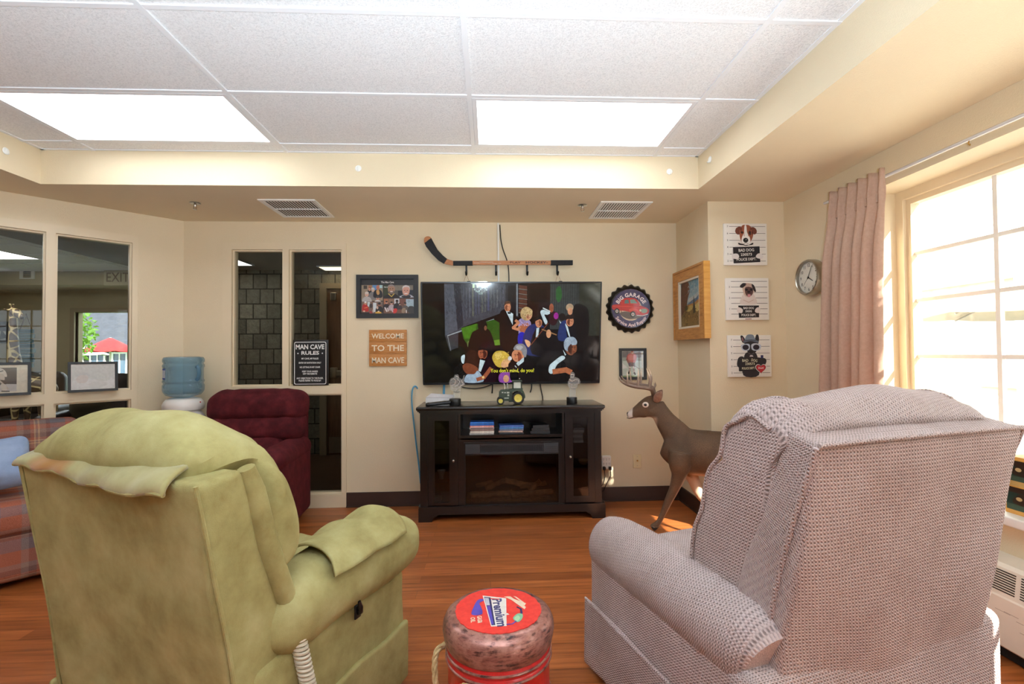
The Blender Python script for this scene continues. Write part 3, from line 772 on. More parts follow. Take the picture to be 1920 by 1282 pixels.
for z, h, w, y in ((.865, .24, .73, -.235), (.70, .22, .71, -.215), (.545, .20, .44, -.165)):
    MB().rbox((w, .21, h), .085, c=(0, y, z), k=4, m=10, bulge=(0, .02, .008), fn=lambda q: V3((q.x*(1-.10*max(0, q.z/.12)**3*(1 if h == .24 else 0)), q.y-.10*q.z, q.z))+V3((0, wrinkle(q, .008, 9, z*9), .005*sin(q.x*50)*abs(q.x)/.35))).build('back_cushion', M_burg, r)

# ---------------------------------------------------------------- plaid sofa along the diagonal wall
so_ = LW0+LD*1.62
s = thing('sofa', 'plaid upholstered armless sofa under the diagonal interior window', 'sofa', (so_.x, so_.y, 0), radians(-135))
MB().rbox((1.96, .80, .27), .05, c=(0, .46, .165), k=3, m=10, fn=lambda q: q+V3((0, 0, .0))).build('base', M_plaid, s)
MB().rbox((1.96, .66, .18), .065, c=(0, .55, .365), k=4, m=12, bulge=(0, .015, .02)).build('seat_cushion', M_plaid, s)
MB().rbox((1.96, .22, .56), .07, c=(0, .20, .56), k=4, m=12, bulge=(0, .03, .01), fn=lambda q: V3((q.x, q.y-.16*q.z, q.z))).build('back_cushion', M_plaid, s)
M_blue = m_fabric('pale_blue_cotton', S(150, 172, 206), S(136, 158, 194), S(168, 190, 220), nsc=8, sheen=.15, bdist=.001)
bp = MB(); bp.rbox((.60, .12, .30), .055, k=4, m=9, bulge=(0, .04, 0), fn=lambda q: q+V3((0, wrinkle(q, .02, 6), wrinkle(q, .02, 5))))
pb = LW0+LD*1.22+LN*.64
o = bp.build('cushion', M_blue); o.location = (pb.x, pb.y, .655); o.rotation_euler = (radians(35), radians(0), radians(-135))
tag(o, 'pale blue crumpled cushion leaning on the plaid sofa', 'cushion')
# ================================================================== TELEVISION
tv = thing('television', 'large flat television hanging on the wall, playing a film with subtitles', 'television', (.189, 4.0, .998))
TVM = frameM((.189, 4.050, .998), (1, 0, 0), (0, -.1536, .9881), (0, -.9881, -.1536))
mb = MB(); mb.rbox((1.465, .843, .045), .006, c=(0, .4215, -.024), k=2, m=3, M=TVM); mb.box(-.3, .3, .32, .65, -.075, -.045, M=TVM); mb.build('casing', M_black, tv, True)
M_bez = plain('tv_bezel', S(44, 45, 48), .3, metal=.5, var=0)
mb = MB()
for q in ((-.7325, .7325, 0, .018), (-.7325, .7325, .833, .843), (-.7325, -.7225, .018, .833), (.7225, .7325, .018, .833)): mb.box(*q, -.002, .003, M=TVM)
mb.build('bezel', M_bez, tv, True)
A = Art(952, 1056, .000918, -1, 2e-5)
K = lambda *c: S(*c)
SKIN, SKIN2, WH = K(196, 132, 96), K(148, 82, 56), K(190, 210, 216)
A.rect(152, 148, 1752, 1044, K(7, 8, 7))
A.poly([(358, 155), (905, 155), (905, 395), (505, 540), (505, 580), (358, 620)], K(62, 66, 74)); A.poly([(358, 155), (440, 155), (470, 560), (358, 610)], K(78, 84, 94)); A.poly([(440, 155), (500, 155), (520, 520), (470, 560)], K(40, 44, 52))
for i in range(14): A.rect(520+i*27, 155+random.random()*60, 528+i*27+random.random()*8, 470-i*10, K(70+i % 4*8, 74+i % 4*8, 84+i % 3*8))
A.poly([(360, 620), (475, 590), (470, 720), (395, 745)], K(52, 54, 60)); A.line([(380, 612), (500, 570), (790, 468)], 9, K(150, 160, 164)); A.line([(380, 615), (405, 745)], 7, K(110, 116, 120))
A.poly([(500, 545), (790, 470), (880, 520), (880, 700), (560, 700), (520, 640)], K(38, 82, 18)); A.poly([(500, 545), (640, 505), (620, 640), (530, 640)], K(64, 116, 24)); A.blob([(560, 660), (640, 690), (620, 740), (560, 720)], K(90, 110, 60)); A.blob([(780, 660), (880, 650), (870, 690), (790, 700)], K(96, 140, 40))
A.rect(895, 155, 1010, 450, K(40, 44, 50)); A.rect(915, 170, 985, 430, K(24, 26, 30)); A.rect(990, 155, 1003, 440, K(120, 128, 134))
for i in range(6): A.poly([(1012, 165+i*42), (1085, 175+i*42), (1085, 205+i*42), (1012, 196+i*42)], K(86, 52, 40)); A.line([(1012, 200+i*42), (1085, 210+i*42)], 6, K(120, 112, 104))
A.rect(1090, 155, 1290, 450, K(30, 16, 13)); A.rect(1115, 200, 1260, 320, K(18, 9, 8)); A.rect(1290, 155, 1550, 560, K(48, 54, 54))
for i in range(12): A.line([(1300+i*20, 160), (1298+i*20, 540)], 4, K(64, 70, 70))
A.blob([(1345, 200), (1380, 180), (1395, 260), (1370, 320), (1345, 290)], K(40, 92, 46)); A.rect(1550, 155, 1748, 620, K(40, 46, 38)); A.rect(1550, 620, 1748, 1035, K(15, 14, 13))
A.blob([(1500, 360), (1600, 350), (1640, 430), (1630, 640), (1520, 650)], K(10, 9, 9))
# chandelier; the white ellipse paints the flash glint at the screen's top edge
A.ell(675, 150, 85, 14, K(150, 170, 170))
for x in (615, 650, 700, 735): A.rect(x-9, 158, x+9, 190, K(190, 220, 176))
for i in range(9): A.ell(625+i*13, 205+20*sin(i*.8), 7, 9, K(150, 170, 164))
A.line([(620, 190), (640, 225), (700, 228), (735, 190)], 4, K(130, 150, 144)); A.ell(675, 240, 20, 10, K(120, 140, 136)); A.ell(708, 143, 42, 8, K(236, 244, 250))
# guests at the back
A.blob([(640, 560), (690, 540), (760, 580), (790, 760), (570, 760), (590, 600)], K(8, 8, 9)); A.ell(690, 525, 42, 52, K(10, 10, 10)); A.ell(716, 545, 12, 22, K(120, 78, 56))
A.blob([(850, 400), (915, 380), (985, 420), (1010, 600), (1000, 770), (860, 770), (840, 520)], K(9, 10, 12)); A.ell(913, 360, 28, 42, SKIN); A.blob([(884, 350), (890, 315), (930, 308), (946, 345), (930, 330), (900, 335)], K(84, 58, 40)); A.poly([(897, 395), (930, 400), (962, 420), (958, 520)], WH); A.poly([(912, 403), (944, 405), (940, 420), (914, 420)], K(12, 12, 14))
A.blob([(1010, 480), (1070, 455), (1120, 500), (1100, 570), (1020, 640), (1010, 560)], K(150, 136, 176)); A.blob([(1030, 520), (1090, 500), (1115, 545), (1060, 590), (1020, 570)], K(168, 98, 68)); A.ell(1080, 420, 54, 62, K(176, 148, 104)); A.ell(1100, 440, 26, 34, K(204, 150, 116)); A.blob([(1030, 400), (1080, 360), (1132, 390), (1120, 430), (1060, 430)], K(190, 164, 116))
A.line([(985, 480), (1010, 500), (960, 545), (1005, 560), (1020, 540)], 24, SKIN); A.blob([(1010, 600), (1060, 590), (1080, 690), (1010, 690)], K(20, 34, 170))
A.blob([(1090, 540), (1160, 510), (1240, 540), (1300, 720), (1290, 800), (1060, 780), (1050, 640)], K(28, 44, 98)); A.blob([(1160, 560), (1290, 560), (1420, 640), (1400, 790), (1130, 780)], K(10, 9, 11)); A.ell(1190, 500, 30, 44, SKIN); A.blob([(1150, 490), (1165, 450), (1215, 445), (1228, 490), (1200, 470)], K(18, 14, 14)); A.poly([(1170, 548), (1195, 545), (1185, 630), (1165, 632)], WH)
A.line([(1120, 700), (1275, 505)], 7, K(120, 60, 36)); A.line([(1220, 560), (1350, 610)], 10, K(150, 110, 70)); A.ell(1280, 600, 22, 38, K(204, 150, 110)); A.blob([(1065, 655), (1100, 660), (1118, 690), (1095, 720)], K(214, 168, 128))
A.blob([(1280, 430), (1330, 400), (1370, 440), (1340, 520), (1290, 510)], K(46, 16, 20)); A.ell(1303, 370, 20, 40, SKIN2); A.blob([(1205, 400), (1235, 385), (1290, 410), (1270, 430), (1240, 430), (1268, 490), (1250, 515), (1215, 440)], WH); A.line([(1228, 370), (1290, 400)], 9, K(220, 230, 230)); A.ell(1345, 440, 22, 30, K(150, 40, 140))
A.blob([(1380, 520), (1430, 480), (1500, 520), (1510, 640), (1370, 660)], K(30, 48, 100)); A.blob([(1440, 500), (1500, 500), (1530, 600), (1510, 660), (1450, 640)], K(10, 12, 18)); A.ell(1470, 490, 34, 46, SKIN); A.blob([(1425, 480), (1440, 435), (1500, 430), (1500, 465), (1450, 470)], K(34, 24, 20)); A.poly([(1430, 505), (1452, 540), (1478, 640), (1460, 620), (1428, 520)], WH); A.ell(1466, 365, 34, 34, K(170, 146, 118)); A.ell(1470, 400, 22, 32, K(196, 140, 106)); A.ell(1400, 450, 30, 34, K(24, 18, 16)); A.poly([(1372, 480), (1392, 500), (1385, 510)], WH)
# nearer dancers
A.blob([(530, 790), (580, 740), (650, 770), (660, 880), (560, 900), (520, 850)], K(40, 20, 15)); A.blob([(660, 850), (740, 800), (800, 860), (800, 1030), (660, 1030)], K(22, 12, 20)); A.ell(690, 770, 42, 58, SKIN2); A.blob([(645, 745), (670, 705), (720, 705), (738, 750), (690, 740)], K(14, 11, 11)); A.poly([(665, 828), (710, 840), (670, 940), (650, 930)], WH); A.line([(680, 822), (722, 834)], 14, K(10, 10, 12))
A.blob([(510, 880), (560, 860), (640, 900), (640, 950), (560, 960), (520, 930)], K(116, 62, 40)); A.blob([(498, 800), (530, 785), (520, 860), (500, 850)], WH); A.blob([(545, 965), (610, 960), (640, 930), (670, 960), (690, 1030), (530, 1035)], K(150, 172, 190)); A.line([(640, 1010), (700, 990), (760, 910)], 34, SKIN2); A.ell(692, 990, 12, 12, K(220, 180, 120))
A.blob([(775, 800), (810, 755), (880, 755), (930, 800), (920, 870), (870, 900), (820, 895), (785, 850)], K(196, 166, 66)); A.blob([(880, 830), (930, 830), (935, 880), (880, 905), (850, 880)], K(214, 164, 118)); A.blob([(800, 780), (850, 765), (860, 800), (820, 830)], K(222, 194, 100)); A.blob([(840, 960), (900, 945), (960, 960), (950, 1035), (840, 1035)], K(132, 70, 150)); A.ell(898, 1005, 26, 34, K(200, 150, 110))
A.blob([(920, 870), (980, 830), (1080, 830), (1170, 900), (1180, 1035), (960, 1035), (930, 940)], K(13, 12, 14)); A.blob([(950, 780), (975, 745), (1040, 740), (1065, 790), (1040, 845), (985, 850), (955, 820)], SKIN); A.blob([(965, 740), (990, 695), (1050, 690), (1085, 740), (1075, 810), (1050, 790), (1030, 750)], K(130, 132, 136)); A.blob([(985, 720), (1020, 700), (1050, 720), (1020, 745)], K(164, 166, 168)); A.poly([(1000, 855), (1060, 810), (1058, 850), (990, 905), (975, 890)], WH); A.line([(980, 870), (1005, 900)], 18, K(12, 12, 13)); A.ell(932, 820, 18, 20, K(214, 214, 214))
A.blob([(1300, 920), (1360, 830), (1430, 810), (1480, 900), (1470, 1035), (1290, 1030)], K(15, 13, 13)); A.ell(1485, 735, 52, 62, K(128, 76, 50)); A.blob([(1418, 690), (1440, 640), (1500, 630), (1535, 665), (1530, 700), (1480, 710), (1470, 760), (1430, 745)], K(150, 166, 180)); A.blob([(1290, 890), (1330, 850), (1400, 800), (1430, 825), (1360, 880), (1320, 960), (1285, 950)], WH); A.line([(1330, 945), (1440, 930), (1480, 950)], 48, K(168, 100, 66)); A.poly([(1410, 745), (1440, 790), (1430, 800)], WH); A.ell(1560, 850, 80, 90, K(14, 11, 10))
for x, y in ((1610, 740), (1690, 720)): A.blob([(x, y), (x+22, y-10), (x+10, y+50), (x-24, y+40)], K(8, 8, 8))
# modelling of the larger faces in the film picture
for (x, y, s, sk, sh, d_) in ((913, 362, 26, S(214, 152, 116), S(120, 70, 46), 1), (1190, 502, 27, S(206, 150, 116), S(120, 72, 50), -1), (1472, 492, 30, S(196, 132, 98), S(96, 52, 36), 1), (690, 775, 38, S(164, 92, 64), S(70, 34, 26), -1), (1000, 800, 44, S(206, 132, 94), S(130, 66, 46), -1), (1495, 735, 46, S(148, 90, 60), S(70, 38, 28), 1), (1102, 442, 22, S(214, 160, 126), S(150, 96, 72), 1)):
    A.blob([(x-d_*s*.2, y-s*.9), (x-d_*s*.8, y-s*.3), (x-d_*s*.85, y+s*.5), (x-d_*s*.2, y+s*1.1), (x-d_*s*.1, y)], sh); A.blob([(x+d_*s*.2, y-s*.6), (x+d_*s*.6, y), (x+d_*s*.5, y+s*.5), (x+d_*s*.1, y+s*.2)], sk)
    A.line([(x-s*.1, y-s*.28), (x+s*.12, y-s*.30)], s*.16, S(46, 28, 24)); A.line([(x+d_*s*.34, y-s*.28), (x+d_*s*.56, y-s*.26)], s*.16, S(46, 28, 24)); A.line([(x+d_*s*.1, y+s*.62), (x+d_*s*.48, y+s*.58)], s*.12, S(120, 50, 44)); A.line([(x+d_*s*.36, y-s*.1), (x+d_*s*.52, y+s*.22)], s*.12, sh)
rr = random.Random(2)
for _ in range(60): x = 785+rr.random()*130; y = 765+rr.random()*90; A.line([(x, y), (x+14*rr.random(), y+10-20*rr.random())], 3, rr.choice([S(232, 206, 120), S(160, 128, 44), S(206, 176, 84)]))
for _ in range(50): a_ = rr.random()*2*pi; r_ = rr.random()**.5; A.line([(1470+56*r_*cos(a_), 690+48*r_*sin(a_)-10), (1478+56*r_*cos(a_), 694+48*r_*sin(a_)-10)], 3, rr.choice([S(176, 190, 200), S(110, 126, 142), S(140, 156, 170)])) if sin(a_) < .2 else None
for _ in range(50): x = 1035+rr.random()*85; y = 375+rr.random()*70; A.line([(x, y), (x+10, y+8-16*rr.random())], 3, rr.choice([S(206, 184, 140), S(140, 112, 74)]))
for _ in range(260): x = 370+rr.random()*520; y = 160+rr.random()*(330-.45*(x-370)*.5); A.line([(x, y), (x+3, y+10+20*rr.random())], 3, rr.choice([S(84, 88, 98), S(54, 58, 66), S(44, 47, 55)]))
for _ in range(60): x = 1020+rr.random()*90; y = 470+rr.random()*120; A.line([(x, y), (x+6, y+10)], 4, rr.choice([S(190, 176, 214), S(120, 104, 150)])) if y < 520 else None
A.text("You don't mind, do you?", 955, 930, 33, K(226, 222, 60), .012, width=392)
M_screen = m_print('tv_screen', .07, emit=1.0, nz=.22, nscale=38)
M_screen.node_tree.nodes['Principled BSDF'].inputs['Specular IOR Level'].default_value = .6
A.build('screen', M_screen, tv, TVM, base=.0005)

# ================================================================== HOCKEY STICK COAT RACK
def c8p(x, y, Y=4.06): return atY(760+x/5.647, 420+y/5.647, Y)
hs = thing('hockey_stick', 'wooden hockey stick mounted above the television, made into a hook rack', 'hockey stick', tuple(c8p(980, 430, 4.08)))
def flatshape(pts, Y0, Y1, Z=c8p):
    a = [Z(x, y, 4.06) for x, y in pts]; return [(p.x, p.z) for p in a]
FS = frameM((0, 4.06, 0), (1, 0, 0), (0, 0, 1), (0, -1, 0))
MB().prism(flatshape(smoothpoly([(200, 165), (213, 142), (245, 133), (275, 150), (303, 205), (345, 280), (400, 338), (450, 374), (510, 394), (520, 415), (510, 437), (460, 433), (410, 418), (350, 380), (280, 310), (225, 240), (203, 200)], 4), 0, 0), .014, FS).build('blade', M_stick, hs, True)
MB().prism(flatshape([(505, 394), (1765, 391), (1765, 432), (505, 437)], 0, 0), .022, FS).build('shaft', M_stick, hs, True)
M_tape = plain('black_cloth_tape', S(34, 36, 40), .8, var=.25, vscale=90, bumpd=.002, bscale=300)
FT = frameM((0, 4.064, 0), (1, 0, 0), (0, 0, 1), (0, -1, 0))
MB().prism(flatshape([(205, 206), (277, 152), (303, 203), (345, 278), (398, 335), (444, 372), (412, 422), (348, 383), (278, 313), (222, 242)], 0, 0), .022, FT).build('blade_tape', M_tape, hs, True)
MB().prism(flatshape([(508, 396), (713, 395), (713, 440), (508, 441)], 0, 0), .031, FT).build('shaft_tape', M_tape, hs, True)
MB().prism(flatshape([(1537, 389), (1768, 388), (1768, 436), (1537, 437)], 0, 0), .031, FT).build('grip_tape', M_tape, hs, True)
M_streak = plain('worn_white_paint', S(206, 198, 188), .6, var=.2, vscale=60)
mb = MB()
for i in range(9):
    x = 722+i*32+random.random()*14; y = 402+random.random()*24; p = c8p(x, y); mb.box(p.x, p.x+.02+.02*random.random(), p.z-.0012, p.z+.0012, .0, .0226, M=FS)
mb.build('paint_streak', M_streak, hs, True)
A = Art(); p1 = c8p(1162, 413); p2 = c8p(1388, 412)
A.text('PLAY', p1.x, p1.z, .0155, S(60, 28, 16), .02, width=.052*2.2*.78); A.text('HOCKEY-', p2.x, p2.z, .017, S(44, 20, 12), .03, width=.185)
PP = A.P
for a0, b0 in ((0, 1), (1, 3)):
    A.P = [q for q in PP if a0 < q[2] <= b0]
    A.build('lettering', M_print, hs, frameM((0, 4.06-.0223, 0), (1, 0, 0), (0, 0, 1), (0, -1, 0)))
for x in (645, 960, 1290, 1610):
    a = c8p(x, 436); b = c8p(x+3, 540); hk = MB()
    hk.box(a.x-.008, a.x+.008, 4.075, 4.083, b.z+.01, a.z+.02)
    hk.tube([(a.x, 4.072, b.z+.03), (a.x, 4.066, b.z+.004), (a.x, 4.05, b.z), (a.x, 4.035, b.z+.006), (a.x, 4.03, b.z+.018)], .008, 8); hk.ball((a.x, 4.03, b.z+.02), .010)
    hk.build('hook', M_blackm, hs, True)
for x, lb in ((645, 'thin wire loop hanging from the leftmost hook of the hockey stick'), (1610, 'thin wire loop with a small clip hanging from the rightmost hook of the hockey stick')):
    b = c8p(x+3, 538); t = thing('wire_loop', lb, 'wire loop', (b.x, 4.04, b.z), 0, 'wire loops on the hook rack')
    MB().tube([(b.x, 4.040, b.z+.003), (b.x-.012, 4.036, b.z-.03), (b.x-.022, 4.035, b.z-.062), (b.x, 4.034, b.z-.068), (b.x+.024, 4.035, b.z-.060), (b.x+.012, 4.036, b.z-.03)], .0014, 6, closed=True).build('wire', plain('copper_wire', S(170, 110, 84), .4, metal=.6, var=0), t, True)
    mb = MB(); mb.rbox((.03, .012, .014), .005, c=(b.x+.02, 4.033, b.z-.062)); mb.build('clip', M_blackm, t, True)

# cables on the wall
def cable(name, label, pts, r, mat, flat=1.0):
    P = []
    for i in range(len(pts)-1):
        p0, p1, p2, p3 = V3(pts[max(0, i-1)]), V3(pts[i]), V3(pts[i+1]), V3(pts[min(len(pts)-1, i+2)])
        for k in range(8):
            t = k/8; P.append(.5*((2*p1)+(-p0+p2)*t+(2*p0-5*p1+4*p2-p3)*t*t+(-p0+3*p1-3*p2+p3)*t**3))
    P.append(V3(pts[-1])); o = MB().tube(P, r, 8, flat=flat).build(name, mat); tag(o, label, 'cable'); return o
a = atY(937, 418, 4.095); b = atY(932, 530, 4.095)
o = MB().rbox((.014, .012, a.z-b.z), .004, c=((a.x+b.x)/2, 4.096, (a.z+b.z)/2), k=2, m=1).build('cable_cover', M_white); tag(o, 'white cable cover strip running down from the ceiling to the television', 'cable cover')
cable('hanging_cable', 'thin black cable curving down the wall behind the hockey stick', [tuple(c8p(x, y, 4.092)) for x, y in ((1000, 8), (1006, 90), (1012, 170), (1035, 270), (1070, 365), (1088, 440), (1096, 530), (1097, 640))], .0045, M_black)
M_bluec = plain('blue_cable_jacket', S(84, 158, 196), .45, var=.05)
def c4p(x, y, Y): return atY(760+x/4.2725, 700+y/4.2725, Y)
cable('hanging_cable', 'bright blue flat cable looping down the wall left of the fireplace cabinet', [tuple(c4p(x, y, Y)) for x, y, Y in ((97, 122, 4.10), (88, 106, 4.094), (70, 105, 4.088), (55, 140, 4.088), (52, 230, 4.088), (66, 380, 4.088), (86, 560, 4.09), (106, 720, 4.09), (122, 880, 4.092))], .006, M_bluec)
cable('hanging_cable', 'black cable drooping under the left half of the television', [tuple(c4p(x, y, Y)) for x, y, Y in ((425, 92, 4.085), (470, 112, 4.085), (560, 120, 4.085), (640, 108, 4.085), (700, 84, 4.085))], .004, M_black)
cable('hanging_cable', 'short black strap hanging below the television, above the toy tractor bonnet', [tuple(c4p(x, y, 4.07)) for x, y in ((698, 84), (697, 120), (695, 158))], .005, M_black)
cable('hanging_cable', 'short black strap hanging below the television, right of the toy tractor', [tuple(c4p(x, y, 4.07)) for x, y in ((1012, 84), (1010, 120), (1000, 152))], .005, M_black)
cable('hanging_cable', 'thin black cable running from the television down behind the fireplace cabinet', [tuple(c4p(x, y, 4.09)) for x, y in ((1080, 84), (1088, 130), (1100, 190), (1102, 235))], .004, M_black)
cable('hanging_cable', 'short blue cable hanging below the television, behind the white box', [tuple(c4p(x, y, 4.085)) for x, y in ((311, 88), (310, 130), (309, 190))], .009, M_bluec, .4)

# ================================================================== ELECTRIC FIREPLACE CABINET
cb = thing('fireplace_cabinet', 'dark espresso media cabinet with a built-in electric fireplace', 'cabinet', (.16, 3.9, 0))
YF, YBk = 3.70, 4.075
cx = lambda x, Y=YF: c4p(x, 600, Y).x
cz = lambda y, x=850, Y=YF: c4p(x, y, Y).z
XL0, XR0 = cx(118), cx(1570); ztop = cz(305); zpl = .112
xA, xB, xC, xD = cx(178), cx(424), cx(1277), cx(1518)        # posts | door | bay | door | posts
zsh = cz(492); zshb = cz(514)
mb = MB()
mb.box(XL0, XL0+.018, YF+.02, YBk, zpl, ztop); mb.box(XR0-.018, XR0, YF+.02, YBk, zpl, ztop); mb.box(XL0, XR0, YBk-.01, YBk, zpl, ztop); mb.box(XL0, XR0, YF+.02, YBk, zpl-.012, zpl+.006)
mb.box(XL0, xA, YF, YF+.03, zpl, ztop); mb.box(xD, XR0, YF, YF+.03, zpl, ztop)                       # corner posts
mb.box(xB, xB+.018, YF+.004, YBk, zpl, ztop); mb.box(xC-.018, xC, YF+.004, YBk, zpl, ztop)          # partitions
mb.box(xB+.018, xC-.018, YF+.03, YBk, zshb, zsh); mb.box(xB+.018, xC-.018, YF+.004, YF+.03, zshb-.012, zsh)
fx0, fx1, fz1, fz0 = cx(468), cx(1238), cz(548), cz(1052)
mb.box(xB+.018, fx0, YF+.004, YF+.025, zpl, zshb); mb.box(fx1, xC-.018, YF+.004, YF+.025, zpl, zshb); mb.box(fx0, fx1, YF+.004, YF+.025, fz1, zshb); mb.box(fx0, fx1, YF+.004, YF+.025, zpl, fz0)
mb.build('carcass', M_espresso, cb, True)
tx0, tx1 = cx(84, 3.665), cx(1606, 3.665); zt0 = cz(262, 850, 3.665)
mb = MB(); mb.rbox((tx1-tx0, .425, .026), .009, c=((tx0+tx1)/2, 3.665+.2125, zt0-.013), k=3, m=2)
for i, (dx, h0, h1) in enumerate(((.010, .026, .036), (.020, .034, .046), (.030, .044, .060))): mb.box(tx0+dx, tx1-dx, 3.665+dx, YBk, zt0-h1, zt0-h0)
mb.build('cabinet_top', M_espresso, cb, True)
px0, px1 = cx(102, 3.685), cx(1598, 3.685); zP = .112
def plinth(xa, xb):
    w = xb-xa; f = .105; pts = [(0, 0), (f-.005, 0), (f, .012), (f+.008, .030), (f+.028, .040), (f+.042, .052), (w-f-.042, .052), (w-f-.028, .040), (w-f-.008, .030), (w-f, .012), (w-f+.005, 0), (w, 0), (w, zP-.012), (w-.006, zP), (.006, zP), (0, zP-.012)]
    return pts
mb = MB(); mb.prism(plinth(px0, px1), .018, frameM((px0, 3.703, 0), (1, 0, 0), (0, 0, 1), (0, -1, 0)))
for x in (px0, px1-.018): mb.box(x, x+.018, 3.703, YBk, 0, zP)
mb.build('plinth', M_espresso, cb, True)
M_cabgl = glassy('cabinet_door_glass', (.55, .55, .55, 1), .05)
def cabdoor(x0, x1, gx0, gx1, gz0, gz1, kx, kz):
    d = MB(); z0, z1 = zpl+.008, ztop-.004; y0, y1 = YF-.004, YF+.016
    d.box(x0, gx0, y0, y1, z0, z1); d.box(gx1, x1, y0, y1, z0, z1); d.box(gx0, gx1, y0, y1, z0, gz0); d.box(gx0, gx1, y0, y1, gz1, z1)
    for q in ((gx0, gx0+.006, gz0, gz1), (gx1-.006, gx1, gz0, gz1), (gx0+.006, gx1-.006, gz0, gz0+.006), (gx0+.006, gx1-.006, gz1-.006, gz1)): d.box(q[0], q[1], y0+.004, y0+.012, q[2], q[3])
    d = d.build('door', M_espresso, cb, True)
    MB().box(gx0, gx1, y0+.008, y0+.010, gz0, gz1).build('door_glass', M_cabgl, d, True)
    k = MB(); k.ball((kx, y0-.018, kz), (.010, .009, .010)); k.tube([(kx, y0-.012, kz), (kx, y0, kz)], .004, 8); k.build('knob', M_steel, d, True)
cabdoor(xA+.002, xB-.002, cx(228), cx(358), cz(1022), cz(365), cx(386), cz(687))
cabdoor(xC+.002, xD-.002, cx(1338), cx(1468), cz(1000), cz(350), cx(1318), cz(672))
for x0, x1, zs in ((XL0+.02, xB, (cz(600), cz(870))), (xC, XR0-.02, (cz(570), cz(772)))):
    for z in zs: MB().box(x0, x1, YF+.03, YBk-.01, z-.012, z).build('inner_shelf', M_espresso, cb, True)
# firebox insert
fi = MB(); zv = cz(640)
for q in ((fx0, fx0+.012, fz0, fz1), (fx1-.012, fx1, fz0, fz1), (fx0+.012, fx1-.012, fz0, fz0+.010), (fx0+.012, fx1-.012, zv-.008, zv), (fx0+.012, fx1-.012, fz1-.010, fz1)): fi.box(q[0], q[1], YF-.008, YF+.02, q[2], q[3])
fi.box(fx0, fx1, YBk-.10, YBk-.09, fz0, fz1); fi.box(fx0, fx1, YF+.02, YBk-.09, fz0, fz0+.008)
fi = fi.build('firebox', M_black, cb, True)
gr = MB(); gx0, gx1 = cx(600), cx(1106); gr.box(fx0+.012, gx0, YF-.006, YF+.02, zv, fz1-.01, bev=.003); gr.box(gx1, fx1-.012, YF-.006, YF+.02, zv, fz1-.01, bev=.003); gr.box(gx0, gx1, YF+.012, YF+.02, zv, fz1-.01)
for i in range(60): x = gx0+(gx1-gx0)*(i+.5)/60; gr.box(x-.0016, x+.0016, YF-.004, YF+.01, zv+.014, fz1-.022)
gr.box(gx0, gx1, YF-.005, YF+.01, zv, zv+.014); gr.box(gx0, gx1, YF-.005, YF+.01, fz1-.024, fz1-.01)
for i in range(3): gr.box(gx1+.016, fx1-.020, YF-.008, YF, zv+.016+i*.016, zv+.024+i*.016)
M_grill = plain('heater_grill', S(52, 54, 58), .4, var=0)
gr.build('heater_grill', M_grill, fi, True)
MB().box(fx0+.012, fx1-.012, YF-.001, YF+.001, fz0+.01, zv-.008).build('fire_glass', glassy('smoked_glass', (.62, .57, .5, 1), .04), fi, True)
M_log = plain('charred_log', S(122, 100, 80), .9, var=.45, vscale=30, bumpd=.012, bscale=60)
lg = MB()
for (x0, z0, x1, z1, r, dy) in ((520, 1000, 860, 990, .022, .08), (640, 960, 800, 900, .020, .14), (800, 885, 1010, 950, .022, .12), (850, 1000, 1190, 985, .022, .08), (1000, 985, 1100, 915, .02, .15), (560, 945, 700, 925, .018, .18), (930, 960, 1150, 945, .018, .19)):
    a = V3((cx(x0), YF+dy, max(fz0+.03, cz(z0)))); b = V3((cx(x1), YF+dy+.03, max(fz0+.03, cz(z1))))
    P = [a.lerp(b, k/8)+V3((0, .006*noise.noise(V3((k*.9, x0, 1))), .008*noise.noise(V3((k*.8, x0, 7))))) for k in range(9)]; lg.tube(P, [r*(1+.25*noise.noise(V3((k*.7, x1, 3)))) for k in range(9)], 10)
lg.build('log', M_log, fi, True)
bed = MB(); bed.grid(40, 10, lambda u, v: (fx0+.014+(fx1-fx0-.028)*u, YF+.03+.22*v, fz0+.016+.014*noise.noise(V3((u*24, v*7, 4)))+.02*v)); bed.build('ember_bed', M_log, fi, True)

# ---- cases and boxes in the open bay
def case(x0, x1, z, h, dep, col, label, jx=0.0, name='disc_case', cat='disc case', grp='disc cases in the cabinet', spine=None):
    w = x1-x0; t = thing(name, label, cat, ((x0+x1)/2, YF+.03+dep/2, z), radians(jx), grp)
    M_ = Matrix.Identity(4)
    MB().rbox((w, dep, h), .0015, c=(0, 0, h/2), k=1, m=1).build('case', plain('case_plastic', col, .35, var=0), t)
    if spine:
        mb = MB(); y = -dep/2-.0004; mb.box(-w/2+.004, w/2-.004, y, y+.0003, .002, h-.002); mb.build('spine_label', plain('spine_paper', spine, .5, var=.35, vscale=60), t)
    return t
z = zsh+.0005; dvd = [(S(206, 206, 206), S(170, 164, 160), 'white disc case at the bottom of the left stack'), (S(214, 208, 204), S(226, 214, 200), 'cream disc case second from the bottom of the left stack'), (S(60, 44, 44), S(150, 120, 110), 'dark brown disc case third from the bottom of the left stack'), (S(222, 222, 220), S(120, 92, 88), 'white disc case in the middle of the left stack'), (S(196, 88, 84), S(226, 170, 164), 'pink-red disc case under the blue ones in the left stack'), (S(34, 84, 170), S(40, 110, 200), 'blue disc case second from the top of the left stack'), (S(30, 90, 190), S(50, 130, 214), 'blue disc case on top of the left stack')]
hz = (cz(395)-cz(497))/7
for i, (c, sp, lb) in enumerate(dvd): case(cx(512+random.random()*8), cx(712), z, hz*.97, .13, c, lb, random.uniform(-2, 2), spine=sp); z += hz
z = zsh+.0005; hz = (cz(420)-cz(492))/5
